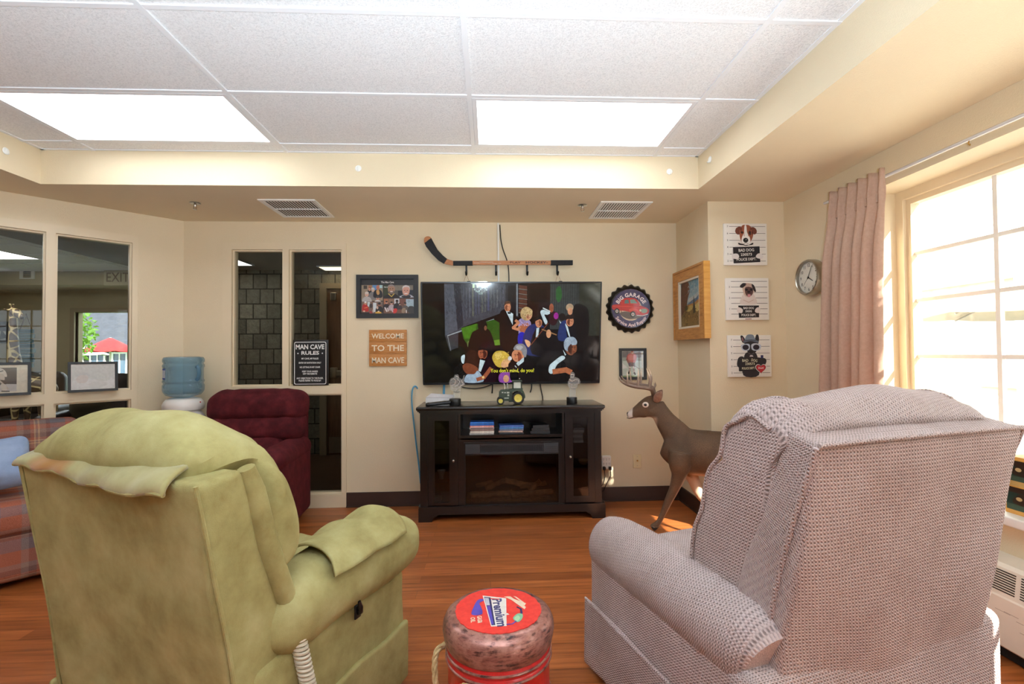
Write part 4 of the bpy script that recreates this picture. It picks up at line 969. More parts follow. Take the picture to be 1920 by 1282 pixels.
for i, (c, sp, lb) in enumerate([(S(24, 26, 30), S(60, 60, 66), 'black disc case at the bottom of the middle stack'), (S(170, 120, 100), S(206, 180, 166), 'brown and white disc case second from the bottom of the middle stack'), (S(40, 60, 110), S(120, 130, 150), 'dark blue disc case in the middle of the middle stack'), (S(40, 100, 180), S(80, 140, 200), 'blue disc case second from the top of the middle stack'), (S(36, 80, 160), S(90, 120, 190), 'blue disc case on top of the middle stack')]): case(cx(752), cx(950), z, hz*.97, .13, c, lb, random.uniform(-5, 5), spine=sp); z += hz
z = zsh+.0005; hz = (cz(418)-cz(488))/3
for i, lb in enumerate(('black flat box at the bottom of the right pile in the open shelf', 'black flat box in the middle of the right pile in the open shelf', 'black flat box on top of the right pile in the open shelf')): case(cx(1010+i*4), cx(1168-i*10), z, hz*.97, .15, S(20, 20, 22), lb, (-3, 2, 6)[i], 'flat_box', 'box', 'black boxes in the cabinet', spine=S(40, 40, 42)); z += hz
# things behind the door glass
z = cz(570)+.0005; n = 6; hz = (cz(440)-cz(562))/n
for i in range(n): case(cx(1342+random.random()*6, YF+.05), cx(1420+random.random()*14, YF+.05), z, hz*.96, .16, (S(186, 188, 190), S(120, 124, 128))[i % 2], 'grey or white booklet in the pile behind the right cabinet door', random.uniform(-3, 3), 'booklet', 'booklet', 'booklets behind the right cabinet door'); z += hz
zb = cz(772)+.0005; xb = cx(1428, YF+.12)
t = MB().lathe([(.012, 0), (.022, .002), (.035, .02), (.042, .038), (.039, .038), (.03, .018), (.01, .006)], (xb, YF+.13, zb), 24).build('bowl', plain('wooden_bowl', S(196, 160, 110), .5)); tag(t, 'small tan bowl on the middle shelf behind the right cabinet door', 'bowl')
zb = cz(870)+.0005; t = MB().lathe([(.014, 0), (.020, .002), (.016, .02), (.026, .05), (.034, .07), (.031, .07), (.02, .045), (.006, .02)], (cx(288, YF+.13), YF+.13, zb), 20).build('glass_dish', plain('cut_glass', S(170, 172, 170), .15, spec=.8)); tag(t, 'small cut glass dish behind the left cabinet door', 'dish')
t = MB().rbox((.06, .06, .04), .006, c=(cx(258, YF+.1), YF+.1, zpl+.027)).build('small_box', plain('silver_card', S(150, 152, 150), .35, metal=.3)); tag(t, 'small silvery box at the bottom behind the left cabinet door', 'box')

# ---- things on the cabinet top
zT = zt0
def c9(x, y, Y): return atY(780+x/8.727, 690+y/8.727, Y)
# white set-top box
a, b = c9(158, 560, 3.86), c9(615, 430, 3.86)
t = thing('paper_box', 'flat white cardboard box lying at the left end of the cabinet top', 'box', ((a.x+b.x)/2, 3.92, zT))
w = b.x-a.x; mb = MB(); mb.box(-w/2, w/2, -.055, .055, .0005, .052); mb.build('box_body', plain('white_card', S(226, 226, 228), .7), t)
mb = MB(); mb.add([(-w/2, -.056, .052), (w/2, -.056, .052), (w/2, .05, .064), (-w/2+.03, .05, .078), (-w/2, .0, .054)], [(0, 1, 2, 3, 4)], smooth=False); mb.build('lid_flap', plain('white_card_lid', S(220, 220, 224), .7), t, solid=.002)
# remote-like gadget
a, b = c9(195, 545, 3.78), c9(545, 545, 3.78); L_ = b.x-a.x
t = thing('remote_control', 'black remote control with rows of silver buttons lying before the white box', 'remote control', ((a.x+b.x)/2, 3.77, zT), radians(6))
MB().rbox((L_+.03, .05, .026), .011, c=(0, 0, .0175), k=3, m=6, fn=lambda q: q+V3((0, 0, .010*(q.x/L_)*1.2))).build('body', M_black, t)
mb = MB()
for i in range(11):
    for j in range(2): mb.ball((-L_/2+.018+i*.0125, -.012+j*.02-.008, .031+.010*(-.5+i/11)*1.2), (.0042, .0052, .003), 8, 5)
mb.build('button', M_steel, t)
# acrylic awards on black bases
M_acr = bpy.data.materials.new('clear_acrylic'); M_acr.use_nodes = True; nt = M_acr.node_tree; nt.nodes.clear()
o_ = nt.nodes.new('ShaderNodeOutputMaterial'); x1 = nt.nodes.new('ShaderNodeMixShader'); x2 = nt.nodes.new('ShaderNodeMixShader'); tr = nt.nodes.new('ShaderNodeBsdfTransparent'); gl = nt.nodes.new('ShaderNodeBsdfGlossy'); df = nt.nodes.new('ShaderNodeBsdfDiffuse'); lw = nt.nodes.new('ShaderNodeLayerWeight')
lw.inputs[0].default_value = .35; tr.inputs[0].default_value = (.93, .95, .95, 1); gl.inputs['Roughness'].default_value = .05; df.inputs[0].default_value = S(225, 224, 222)
x1.inputs[0].default_value = .22; L(nt, tr.outputs[0], x1.inputs[1]); L(nt, df.outputs[0], x1.inputs[2]); L(nt, lw.outputs['Facing'], x2.inputs[0]); L(nt, x1.outputs[0], x2.inputs[1]); L(nt, gl.outputs[0], x2.inputs[2]); L(nt, x2.outputs[0], o_.inputs[0])
M_frost = plain('frosted_etching', S(212, 200, 192), .8, var=.4, vscale=70)
def award(label, bx, r, outline, post, Y, etch):
    t = thing('award', label, 'award', (bx, Y, zT), 0, 'acrylic awards on the cabinet')
    MB().lathe([(r*.97, 0.0005), (r, .003), (r, .046), (r*.96, .049)], (0, 0, 0), 32).build('base', M_black, t)
    F = frameM((0, .006, 0), (1, 0, 0), (0, 0, 1), (0, -1, 0))
    MB().prism([(x-bx, z-zT) for x, z in outline], .012, F).build('figure', M_acr, t)
    MB().prism([(x-bx, z-zT) for x, z in post], .012, F).build('stem', M_acr, t)
    mb = MB()
    for q in etch: mb.tube([(x-bx, -.0068, z-zT) for x, z in q], .0022, 6)
    mb.build('etching', M_frost, t)
Y = 3.80
P = lambda pts: [(c9(x, y, Y).x, c9(x, y, Y).z) for x, y in pts]
award('clear acrylic figure award on a black base at the left end of the cabinet', c9(640, 560, Y).x, .045, P(smoothpoly([(560, 300), (545, 240), (570, 170), (620, 150), (640, 110), (690, 105), (710, 155), (760, 180), (780, 120), (795, 125), (780, 210), (800, 265), (750, 310), (720, 390), (640, 400), (570, 350)], 3)), P([(610, 380), (735, 380), (720, 490), (600, 490)]), Y,
      [P([(570, 200), (620, 170), (650, 200), (640, 260), (590, 280), (600, 330), (680, 340)]), P([(650, 130), (690, 140), (685, 190), (720, 220), (690, 270), (640, 300)]), P([(740, 200), (775, 260), (700, 320), (640, 380)])])
def c3(x, y, Y): return atY(760+x/4.8, 500+y/4.8, Y)
P = lambda pts: [(c3(x, y, Y).x, c3(x, y, Y).z) for x, y in pts]
award('clear acrylic figure award on a black base at the right end of the cabinet', c3(1498, 1200, Y).x, .041, P(smoothpoly([(1480, 1000), (1485, 960), (1505, 945), (1525, 965), (1525, 990), (1560, 1005), (1575, 1040), (1550, 1060), (1540, 1095), (1500, 1100), (1470, 1080), (1462, 1040)], 3)), P([(1478, 1090), (1530, 1090), (1535, 1185), (1470, 1185)]), Y,
      [P([(1475, 1010), (1500, 1030), (1530, 1015), (1560, 1020), (1555, 1050), (1520, 1060)]), P([(1490, 970), (1515, 970), (1512, 995), (1490, 995)]), P([(1470, 1045), (1500, 1060), (1490, 1090), (1530, 1090)])])
# toy tractor
TY = 3.83; tk = .000878*TY/3.85
t0 = c3(950, 1218, TY); tr_ = thing('toy_tractor', 'dark green toy tractor with yellow wheel hubs on the cabinet top', 'toy tractor', (t0.x, TY, zT))
def tt(x, y): return ((x-950)*tk, (1219-y)*tk)
M_tgreen = plain('tractor_green', S(44, 62, 46), .4, var=.12, vscale=30, coat=.3); M_yel = plain('hub_yellow', S(222, 204, 96), .5); M_tyre = plain('toy_tyre', S(32, 32, 31), .7)
FTk = lambda y: frameM((0, y, 0), (1, 0, 0), (0, 0, 1), (0, -1, 0))
mb = MB(); mb.prism([tt(*p) for p in ((845, 1110), (860, 1092), (962, 1082), (968, 1190), (850, 1190), (842, 1150))], .060, FTk(.03)); mb.prism([tt(*p) for p in ((930, 1150), (1060, 1150), (1050, 1195), (930, 1200))], .05, FTk(.025)); mb.build('hood', M_tgreen, tr_)
for yy in (.055, -.043): mb = MB(); mb.prism(smoothpoly([tt(*p) for p in ((945, 1095), (985, 1082), (1050, 1090), (1074, 1140), (1070, 1165), (1050, 1120), (1010, 1098), (965, 1108), (950, 1130))], 3), .012, FTk(yy)); mb.build('fender', M_tgreen, tr_)
mb = MB()
for x in (968, 1044):
    for yy in (-.028, .028): a = tt(x, 1090); b = tt(x+(4 if x < 1000 else -2), 1020); mb.tube([(a[0], yy, a[1]), (b[0], yy, b[1])], .004, 8)
mb.rbox((.078, .075, .012), .004, c=(tt(1006, 1014)[0], 0, tt(1006, 1014)[1])); mb.prism([tt(*p) for p in ((960, 1100), (1055, 1096), (1055, 1078), (960, 1084))], .066, FTk(.033)); mb.build('cab', M_tgreen, tr_)
mb = MB(); c = tt(1006, 1050); mb.rbox((.064, .050, .052), .004, c=(c[0], 0, c[1])); mb.build('cab_window', plain('cab_window_white', S(206, 212, 200), .3), tr_)
for x in (893, 922):
    a = tt(x, 1090); mb = MB(); mb.tube([(a[0], -.008, a[1]), (a[0], -.008, a[1]+.028), (a[0]-.004, -.008, a[1]+.050)], .0048, 10); mb.build('exhaust_pipe', M_chrome, tr_)
mb = MB(); mb.ball((tt(1030, 1000)[0], 0, tt(1030, 1000)[1]+.004), .006); mb.build('roof_lamp', M_chrome, tr_)
def toywheel(x, y, R, hr, W, yy):
    c = tt(x, y); pr = [(hr, -W*.35), (R*.8, -W/2), (R*.95, -W*.42), (R, -W*.25), (R, W*.25), (R*.95, W*.42), (R*.8, W/2), (hr, W*.35)]
    M = frameM((c[0], yy, c[1]), (1, 0, 0), (0, 0, 1), (0, -1, 0)); w = MB(); w.lathe(pr, seg=28, M=M, caps=False)
    for k in range(18): a = 2*pi*k/18; w.rbox((.004, .004, W*.9), .001, k=1, m=1, M=M @ Matrix.Translation((cos(a)*R, sin(a)*R, 0)))
    w = w.build('wheel', M_tyre, tr_); h = MB(); h.lathe([(hr, -W*.3), (hr*1.02, 0), (hr, W*.36), (hr*.7, W*.33), (hr*.6, W*.22), (hr*.25, W*.24), (hr*.2, W*.38), (.001, W*.4)], seg=24, M=M); h.build('hub', M_yel, w)
for yy in (-.046, .046): toywheel(1012, 1163, .0475, .031, .024, yy); toywheel(857, 1187, .0275, .0175, .018, yy*.85)
A = Art()
for x0, y0, x1, y1 in ((868, 1108, 882, 1118), (890, 1110, 905, 1120), (912, 1108, 936, 1122), (918, 1130, 934, 1146), (890, 1160, 930, 1168)):
    p = tt(x0, y1); q = tt(x1, y0); A.rect(p[0], p[1], q[0], q[1], S(186, 196, 184))
A.build('decal', M_print, tr_, frameM((0, -.0303, 0), (1, 0, 0), (0, 0, 1), (0, -1, 0)), world=False)
# ================================================================== THINGS ON THE WALLS
def framed(name, label, cat, M, w, h, d, fw, fmat, art, pmat=None, glass=True, group=None, back=.004):
    """M: frame matrix at the lower left back corner of the frame (u right, v up, n toward the viewer)"""
    t = thing(name, label, cat, tuple(M.to_translation()), 0, group); mb = MB()
    for (x0, x1, y0, y1) in ((0, w, 0, fw), (0, w, h-fw, h), (0, fw, fw, h-fw), (w-fw, w, fw, h-fw)):
        mb.box(x0, x1, y0, y1, .001, d, M=M)
    for (x0, x1, y0, y1) in ((fw, w-fw, fw, fw+.004), (fw, w-fw, h-fw-.004, h-fw), (fw, fw+.004, fw+.004, h-fw-.004), (w-fw-.004, w-fw, fw+.004, h-fw-.004)): mb.box(x0, x1, y0, y1, .002, d*.7, M=M)
    mb.build('frame', fmat, t, True)
    MB().box(fw*.5, w-fw*.5, fw*.5, h-fw*.5, .001, back, M=M).build('backing', M_dark, t, True)
    art.build('picture', pmat or M_print, t, M, base=back+.0004)
    if glass: MB().box(fw, w-fw, fw, h-fw, d*.55, d*.55+.001, M=M).build('glass', M_framegl, t, True)
    return t
M_fblack = plain('black_frame_paint', S(25, 25, 28), .45, var=.1, vscale=40)
# ---- photo collage in the black frame
def person(A, x, y, s, skin, top, hair=None, low=None):
    """small head-and-shoulders figure in a printed snapshot, (x, y) = chin"""
    A.blob([(x-1.2*s, y+2.6*s), (x-1.25*s, y+1.0*s), (x-.5*s, y+.25*s), (x+.5*s, y+.25*s), (x+1.25*s, y+1.0*s), (x+1.2*s, y+2.6*s)], top)
    A.ell(x, y-.45*s, .52*s, .68*s, skin)
    if hair: A.ell(x, y-.80*s, .54*s, .40*s, hair)
    A.ell(x-.18*s, y-.5*s, .08*s, .06*s, S(50, 36, 32)); A.ell(x+.18*s, y-.5*s, .08*s, .06*s, S(50, 36, 32)); A.ell(x, y-.12*s, .2*s, .07*s, S(150, 84, 76))
p = atY(669, 596.5, YB); q = atY(784.5, 515.5, YB); w_, h_ = q.x-p.x, q.z-p.z
k = w_/1590
A = Art(72, 1200, k, -1)
A.rect(180, 195, 1560, 1095, S(30, 29, 31)); A.rect(190, 205, 1545, 330, S(40, 38, 39))
A.text('The Man Cave', 865, 268, 48, S(226, 220, 214), .02, width=330)
A.rect(195, 340, 745, 750, S(150, 132, 110)); A.rect(250, 350, 340, 440, S(58, 50, 44)); A.rect(480, 340, 600, 470, S(96, 140, 190)); A.rect(660, 340, 735, 420, S(170, 206, 210)); A.rect(380, 350, 440, 420, S(170, 108, 70))
A.blob([(360, 480), (400, 400), (450, 440), (440, 560), (380, 560)], S(28, 24, 24))
person(A, 405, 480, 62, S(206, 150, 124), S(30, 28, 30)); person(A, 490, 500, 80, S(206, 178, 160), S(120, 116, 116), S(200, 196, 190)); person(A, 618, 440, 86, S(196, 120, 96), S(30, 28, 34)); A.blob([(580, 480), (640, 460), (660, 560), (620, 600), (585, 560)], S(196, 150, 90))
person(A, 335, 620, 92, S(222, 176, 154), S(176, 170, 168), S(210, 196, 186)); person(A, 612, 715, 76, S(206, 150, 128), S(206, 204, 204), S(70, 60, 56))
A.rect(765, 340, 1525, 665, S(92, 88, 80)); A.rect(765, 340, 880, 665, S(50, 58, 32)); A.rect(1060, 350, 1525, 480, S(128, 118, 104)); A.rect(1135, 490, 1250, 620, S(28, 30, 38)); A.rect(1420, 470, 1525, 620, S(38, 40, 52))
for _ in range(8): A.ell(780+random.random()*90, 380+random.random()*30, 12, 8, S(190, 196, 190))
A.blob([(770, 665), (830, 600), (940, 570), (1060, 570), (1160, 640), (1180, 665)], S(34, 26, 26)); A.poly([(875, 570), (905, 560), (965, 630), (1030, 555), (1050, 570), (970, 655)], S(210, 176, 80))
A.ell(965, 450, 92, 122, S(168, 128, 104)); A.blob([(872, 430), (890, 350), (965, 325), (1045, 360), (1060, 450), (1030, 380), (900, 380)], S(146, 130, 126)); A.blob([(900, 490), (960, 505), (1030, 490), (1020, 560), (960, 580), (905, 555)], S(120, 100, 92))
for x in (935, 1000): A.ell(x, 438, 18, 9, S(52, 38, 34))
A.ell(968, 512, 40, 13, S(226, 210, 204))
A.blob([(1190, 665), (1240, 610), (1430, 590), (1525, 640), (1525, 665)], S(196, 196, 206)); A.blob([(1250, 620), (1430, 600), (1450, 665), (1240, 665)], S(50, 44, 48)); A.ell(1342, 490, 96, 128, S(216, 160, 140)); A.blob([(1250, 460), (1260, 380), (1340, 345), (1430, 380), (1440, 470), (1410, 400), (1290, 400)], S(214, 206, 204))
for x in (1308, 1378): A.ell(x, 482, 18, 9, S(70, 48, 44))
A.ell(1342, 562, 44, 14, S(238, 226, 222)); A.ell(1345, 520, 18, 22, S(200, 134, 116))
A.rect(195, 770, 745, 1080, S(120, 92, 78)); A.rect(350, 780, 415, 900, S(196, 206, 206)); A.rect(495, 800, 580, 1040, S(206, 214, 218)); A.rect(610, 780, 745, 860, S(120, 104, 92))
A.blob([(210, 980), (230, 860), (290, 830), (350, 870), (385, 980), (350, 1030), (240, 1020)], S(176, 34, 30)); A.ell(300, 810, 34, 44, S(196, 140, 110)); A.ell(300, 785, 30, 18, S(236, 236, 236)); A.line([(270, 940), (350, 920)], 18, S(224, 120, 60)); A.ell(265, 1020, 28, 20, S(226, 176, 150))
A.ell(440, 880, 42, 60, S(60, 48, 46)); A.ell(438, 1040, 30, 22, S(206, 150, 130)); A.blob([(480, 1000), (500, 960), (520, 1030), (490, 1060)], S(196, 180, 170)); person(A, 655, 880, 70, S(150, 100, 84), S(26, 22, 24), S(24, 20, 20)); A.ell(605, 930, 26, 40, S(206, 170, 150)); A.blob([(550, 1075), (600, 1030), (690, 1040), (700, 1080)], S(222, 170, 60)); A.ell(635, 1025, 22, 16, S(236, 214, 190)); A.blob([(390, 1060), (420, 1010), (470, 1040), (470, 1080)], S(150, 60, 56)); A.rect(195, 1050, 400, 1085, S(44, 24, 24))
A.rect(765, 690, 1545, 1080, S(112, 78, 62)); A.rect(770, 700, 880, 840, S(170, 106, 74)); A.rect(890, 700, 1030, 800, S(138, 106, 84)); A.rect(1040, 695, 1170, 830, S(206, 206, 210)); A.rect(1340, 710, 1545, 940, S(176, 198, 210)); A.ell(1412, 765, 26, 30, S(90, 110, 120)); A.ell(1412, 765, 18, 22, S(176, 198, 210)); A.rect(1190, 700, 1330, 840, S(120, 74, 62))
for x, y, s, sk, tp in ((840, 820, 56, S(206, 160, 140), S(40, 28, 34)), (970, 840, 60, S(206, 160, 140), S(176, 160, 166)), (1110, 800, 66, S(80, 56, 46), S(28, 22, 24)), (1320, 860, 60, S(150, 110, 92), S(96, 86, 78)), (1180, 860, 44, S(196, 150, 130), S(60, 46, 50))): person(A, x, y, s, sk, tp, S(40, 30, 28))
A.blob([(1010, 1060), (1030, 960), (1110, 960), (1100, 1050), (1040, 1080)], S(206, 52, 48)); A.line([(800, 930), (850, 1030)], 34, S(216, 206, 206)); A.line([(860, 940), (890, 1020)], 28, S(206, 196, 196)); A.line([(960, 940), (1000, 1040)], 30, S(206, 180, 186)); A.blob([(1390, 1050), (1400, 920), (1470, 890), (1545, 920), (1545, 1070)], S(62, 58, 56)); A.blob([(1230, 1060), (1250, 950), (1330, 950), (1310, 1060)], S(150, 128, 104)); A.line([(1350, 1000), (1350, 1065)], 22, S(230, 226, 220))
framed('framed_collage', 'black framed photo collage titled The Man Cave, hanging left of the television', 'picture frame', back_frame(p.x, YB, p.z), w_, h_, .022, 105*k, M_fblack, A, glass=False)

# ---- wooden welcome sign
p = atY(693, 686.5, YB); q = atY(763, 618, YB); w_, h_ = q.x-p.x, q.z-p.z
t = thing('wall_plaque', 'square pine plaque reading WELCOME TO THE MAN CAVE', 'sign', (p.x, YB, p.z)); M = back_frame(p.x, YB, p.z)
bds = [MB().rbox((w_, h_/3-.001, .016), .002, c=(w_/2, h_*(i+.5)/3, .010), k=1, m=1, M=M).build('board', M_pine, t, True) for i in range(3)]
for i, (tx, ww) in enumerate((('WELCOME', .265), ('TO THE', .265), ('MAN CAVE', .265))):
    A = Art(0, 0, 1, 1); A.text(tx, w_/2, h_*(2.5-i)/3-.004, (.040, .048, .046)[i], S(240, 226, 196), .018, width=ww)
    A.build('lettering', M_print, bds[2-i], M, base=.0182)

# ---- tin rules sign standing on the window rail
p = atY(549.5, 723, 4.085); q = atY(616, 637, 4.085); w_, h_ = q.x-p.x, q.z-p.z
t = thing('tin_sign', 'black tin sign headed MAN CAVE RULES standing on the interior window rail', 'sign', (p.x, 4.085, p.z)); M = back_frame(p.x, 4.089, p.z+.001)
MB().rbox((w_, h_, .008), .004, c=(w_/2, h_/2, .003), k=2, m=2, M=M).build('plate', plain('black_tin', S(14, 14, 16), .3, var=0), t, True)
A = Art(577, 1145, w_/263, -1); W = S(232, 232, 230)
def rrect(x0, y0, x1, y1, r): return [(x+r*cos(a), y+r*sin(a)) for x, y, a0 in ((x1-r, y1-r, 0), (x0+r, y1-r, pi/2), (x0+r, y0+r, pi), (x1-r, y0+r, 3*pi/2)) for a in [a0+pi/2*i/4 for i in range(5)]]
A.poly(rrect(586, 816, 824, 1137, 12), W); A.poly(rrect(591, 821, 819, 1132, 10), S(14, 14, 16))
A.text('MAN CAVE', 703, 856, 34, W, .03, width=212); A.text('RULES', 704, 901, 26, W, .03, width=132)
for x in (614, 795): A.ell(x, 903, 5, 5, W)
for tx, y, ww in (('MY CAVE, MY RULES', 943, 126), ('ENTRY BY INVITATION ONLY', 975, 166), ('NO SITTING IN MY CHAIR', 1008, 152), ('KEEP YOUR HANDS', 1040, 116), ('OFF THE REMOTE', 1058, 106), ('ANY OBJECTIONS TO THE RULES,', 1091, 198), ('PLEASE REFER TO RULE #1', 1109, 164)): A.text(tx, 703, y, 12, W, .03, width=ww)
A.build('lettering', M_print, t, M, base=.0072)

# ---- bottle cap sign
cc = atY(1182, 578.5, YB-.02); R_ = .203
t = thing('bottle_cap_sign', 'round bottle cap sign with a red pickup truck and the words BIG GARAGE', 'sign', (cc.x, YB, cc.z)); M = back_frame(cc.x, YB, cc.z)
mb = MB(); nseg = 168; prof = [(R_*.995, .001, 1), (R_*1.0, .006, 1), (R_*.955, .022, .7), (R_*.90, .036, .35), (R_*.85, .043, .08), (R_*.83, .044, 0), (R_*.825, .040, 0), (R_*.80, .038, 0), (.001, .038, 0)]
vs = []; fs = []
for r, z, s_ in prof:
    for k in range(nseg): a = 2*pi*k/nseg; vs.append((r*(1+.035*s_*cos(21*a))*cos(a), r*(1+.035*s_*cos(21*a))*sin(a), z))
for i in range(len(prof)-1):
    for k in range(nseg): k2 = (k+1) % nseg; fs.append((i*nseg+k, i*nseg+k2, (i+1)*nseg+k2, (i+1)*nseg+k))
mb.add(vs, fs, M=M); mb.build('cap', plain('dark_bronze_metal', S(40, 36, 32), .32, metal=.6, var=.1, vscale=30), t, True, angle=60)
s5 = 1/5.3417; kk = .82*R_*2/400
A = Art(350, 420, kk, -1)
A.ell(350, 420, 203, 203, S(196, 186, 190)); A.ell(350, 420, 198, 198, S(58, 48, 92)); A.ell(345, 428, 118, 118, S(214, 190, 164)); A.ell(345, 424, 108, 106, S(176, 130, 110)); A.ell(345, 410, 100, 80, S(236, 214, 186))
A.blob([(230, 470), (300, 450), (400, 480), (460, 500), (400, 525), (300, 520)], S(96, 84, 78))
RD, RD2 = S(196, 40, 40), S(224, 76, 66)
A.blob([(160, 385), (240, 378), (340, 380), (420, 385), (520, 420), (530, 460), (500, 492), (420, 495), (330, 455), (240, 440), (165, 430)], RD); A.blob([(240, 380), (262, 325), (330, 312), (400, 322), (440, 385), (340, 392)], RD); A.poly([(282, 370), (288, 335), (325, 330), (330, 368)], S(90, 120, 116)); A.poly([(345, 368), (340, 330), (385, 328), (415, 368)], S(120, 150, 140)); A.line([(165, 395), (330, 400), (500, 425)], 7, RD2); A.blob([(330, 430), (370, 415), (420, 430), (440, 470), (390, 440), (345, 450)], RD2)
for x, y, r in ((205, 447, 30), (368, 480, 32)): A.ell(x, y, r*.9, r, S(28, 26, 28)); A.ell(x, y, r*.5, r*.56, S(206, 200, 196)); A.ell(x, y, r*.2, r*.22, S(120, 40, 40))
A.blob([(455, 430), (500, 425), (518, 445), (500, 465), (460, 462)], S(150, 166, 140)); A.ell(445, 440, 10, 12, S(236, 226, 196)); A.line([(410, 490), (470, 495), (520, 480)], 8, S(214, 210, 206))
A2 = Art(0, 0, kk, 1)
A2.arc_text('BIG GARAGE', 0, -20, 158, pi/2, 38, S(240, 226, 226), .035, sp=1.0); A2.arc_text('Service And Repair', 0, 8, 178, -pi/2, 34, S(240, 214, 214), .02, inside=True, sp=.84)
A.P += [(a_, b_, n+A.n) for a_, b_, n in A2.P]
A.build('printed_face', M_printgl, t, M, base=.0385)
MB().tube([(cc.x-.012, YB-.01, cc.z+R_-.005), (cc.x-.010, YB-.012, cc.z+R_+.015), (cc.x+.010, YB-.012, cc.z+R_+.015), (cc.x+.012, YB-.01, cc.z+R_-.005)], .0015, 6).build('hanger', M_steel, t, True)

# ---- framed hockey player photo behind the antlers
p = atY(1161, 712, YB); q = atY(1211, 652.5, YB); w_, h_ = q.x-p.x, q.z-p.z
k = w_/277; A = Art(213, 1130, k, -1)
A.rect(236, 838, 466, 1108, S(214, 214, 206)); A.rect(246, 845, 440, 905, S(110, 104, 112)); A.rect(246, 905, 440, 940, S(150, 160, 150)); A.rect(246, 940, 440, 1090, S(196, 210, 202)); A.rect(246, 1088, 420, 1112, S(120, 150, 90)); A.rect(440, 840, 460, 1100, S(206, 200, 180)); A.poly([(246, 960), (300, 1010), (246, 1020)], S(230, 232, 230))
A.blob([(300, 880), (340, 862), (385, 880), (390, 920), (370, 960), (320, 975), (290, 930)], S(190, 62, 66)); A.blob([(305, 890), (340, 880), (380, 900), (360, 930), (315, 930)], S(206, 96, 98)); A.ell(348, 855, 16, 18, S(180, 60, 56)); A.ell(350, 862, 10, 12, S(206, 160, 140)); A.line([(290, 920), (310, 960), (350, 985)], 16, S(150, 60, 66)); A.blob([(310, 960), (370, 960), (372, 1005), (345, 995), (318, 1000)], S(86, 56, 84)); A.line([(322, 1000), (316, 1050)], 18, S(220, 200, 196)); A.line([(358, 1000), (366, 1060)], 18, S(220, 200, 196)); A.line([(316, 1048), (308, 1066)], 16, S(40, 36, 40)); A.line([(366, 1058), (376, 1078)], 16, S(40, 36, 40)); A.line([(300, 930), (400, 1010), (420, 1020)], 5, S(120, 90, 70))
for y in (1020, 1036): A.line([(312, y), (330, y+2)], 6, S(60, 40, 44)); A.line([(352, y+4), (372, y+4)], 6, S(60, 40, 44))
framed('framed_photo', 'small black framed photo of a hockey player in red, behind the deer antlers', 'picture frame', back_frame(p.x, YB, p.z), w_, h_, .018, 24*k, M_fblack, A)

# ---- landscape painting on the side of the pillar
XF = 1.572; p = V3((XF, 4.065, 1.352)); w_, h_ = .588, .566
M = right_frame(XP, 4.068, 1.352); d = XP-XF
t = thing('painting', 'oak framed landscape painting with a cypress, on the side of the wall pillar', 'painting', (XP, 4.068, 1.352))
mb = MB(); fw = .088
for (x0, x1, y0, y1) in ((0, w_, 0, fw), (0, w_, h_-fw, h_), (0, fw, fw, h_-fw), (w_-fw, w_, fw, h_-fw)): mb.box(x0, x1, y0, y1, .012, d, M=M)
for (x0, x1, y0, y1) in ((-.0, w_, -.0, .016), (0, w_, h_-.016, h_), (0, .016, .016, h_-.016), (w_-.016, w_, .016, h_-.016)): mb.box(x0, x1, y0, y1, d, d+.006, M=M)
mb.build('frame', M_oak, t, True)
mb = MB(); mb.box(w_, w_+.010, 0, h_, .001, d+.005, M=M); mb.build('frame_edge', M_honey, t, True)
mb = MB()
for (x0, x1, y0, y1) in ((fw-.004, w_-fw+.004, fw-.004, fw+.016), (fw-.004, w_-fw+.004, h_-fw-.016, h_-fw+.004), (fw-.004, fw+.016, fw+.016, h_-fw-.016), (w_-fw-.016, w_-fw+.004, fw+.016, h_-fw-.016)): mb.box(x0, x1, y0, y1, .02, d-.004, M=M)
mb.build('liner', plain('cream_liner', S(222, 212, 192), .6, var=0), t, True)
MB().box(.03, w_-.03, .03, h_-.03, .001, .022, M=M).build('backing', M_dark, t, True)
x0, x1, y0, y1 = fw+.014, w_-fw-.014, fw+.014, h_-fw-.014; A = Art(0, 0, 1, 1, 2e-5); lx = lambda u: x0+(x1-x0)*u; ly = lambda v: y0+(y1-y0)*v
pt = lambda *P: [(lx(u), ly(v)) for u, v in P]
A.poly(pt((0, 0), (1, 0), (1, 1), (0, 1)), S(150, 176, 182)); A.poly(pt((.4, .8), (1, .86), (1, 1), (.4, 1)), S(120, 160, 174)); A.blob(pt((.45, .62), (.7, .66), (1, .74), (1, .55), (.4, .55)), S(186, 190, 186)); A.poly(pt((.35, .5), (.6, .57), (.8, .6), (1, .72), (1, .4), (.35, .4)), S(92, 116, 140)); A.poly(pt((.35, .48), (.7, .5), (1, .6), (1, .3), (.3, .3)), S(176, 124, 66)); A.poly(pt((0, 0), (1, 0), (1, .38), (.5, .44), (.2, .4), (0, .3)), S(140, 110, 60)); A.blob(pt((.3, .4), (.5, .46), (.62, .42), (.5, .34), (.32, .34)), S(196, 172, 96)); A.blob(pt((.7, .42), (.95, .5), (1, .36), (.8, .3)), S(206, 178, 104))
A.blob(pt((0, .3), (.05, .98), (.3, 1.0), (.42, .96), (.48, .8), (.36, .6), (.28, .42), (.1, .3)), S(110, 66, 44)); A.blob(pt((.62, .3), (.64, .5), (.67, .66), (.70, .5), (.74, .32), (.68, .28)), S(58, 62, 44)); A.blob(pt((.2, .4), (.26, .47), (.36, .46), (.36, .38), (.24, .36)), S(74, 72, 38)); A.line(pt((.79, .3), (.80, .98)), .0025, S(70, 66, 60))
rr = random.Random(3)
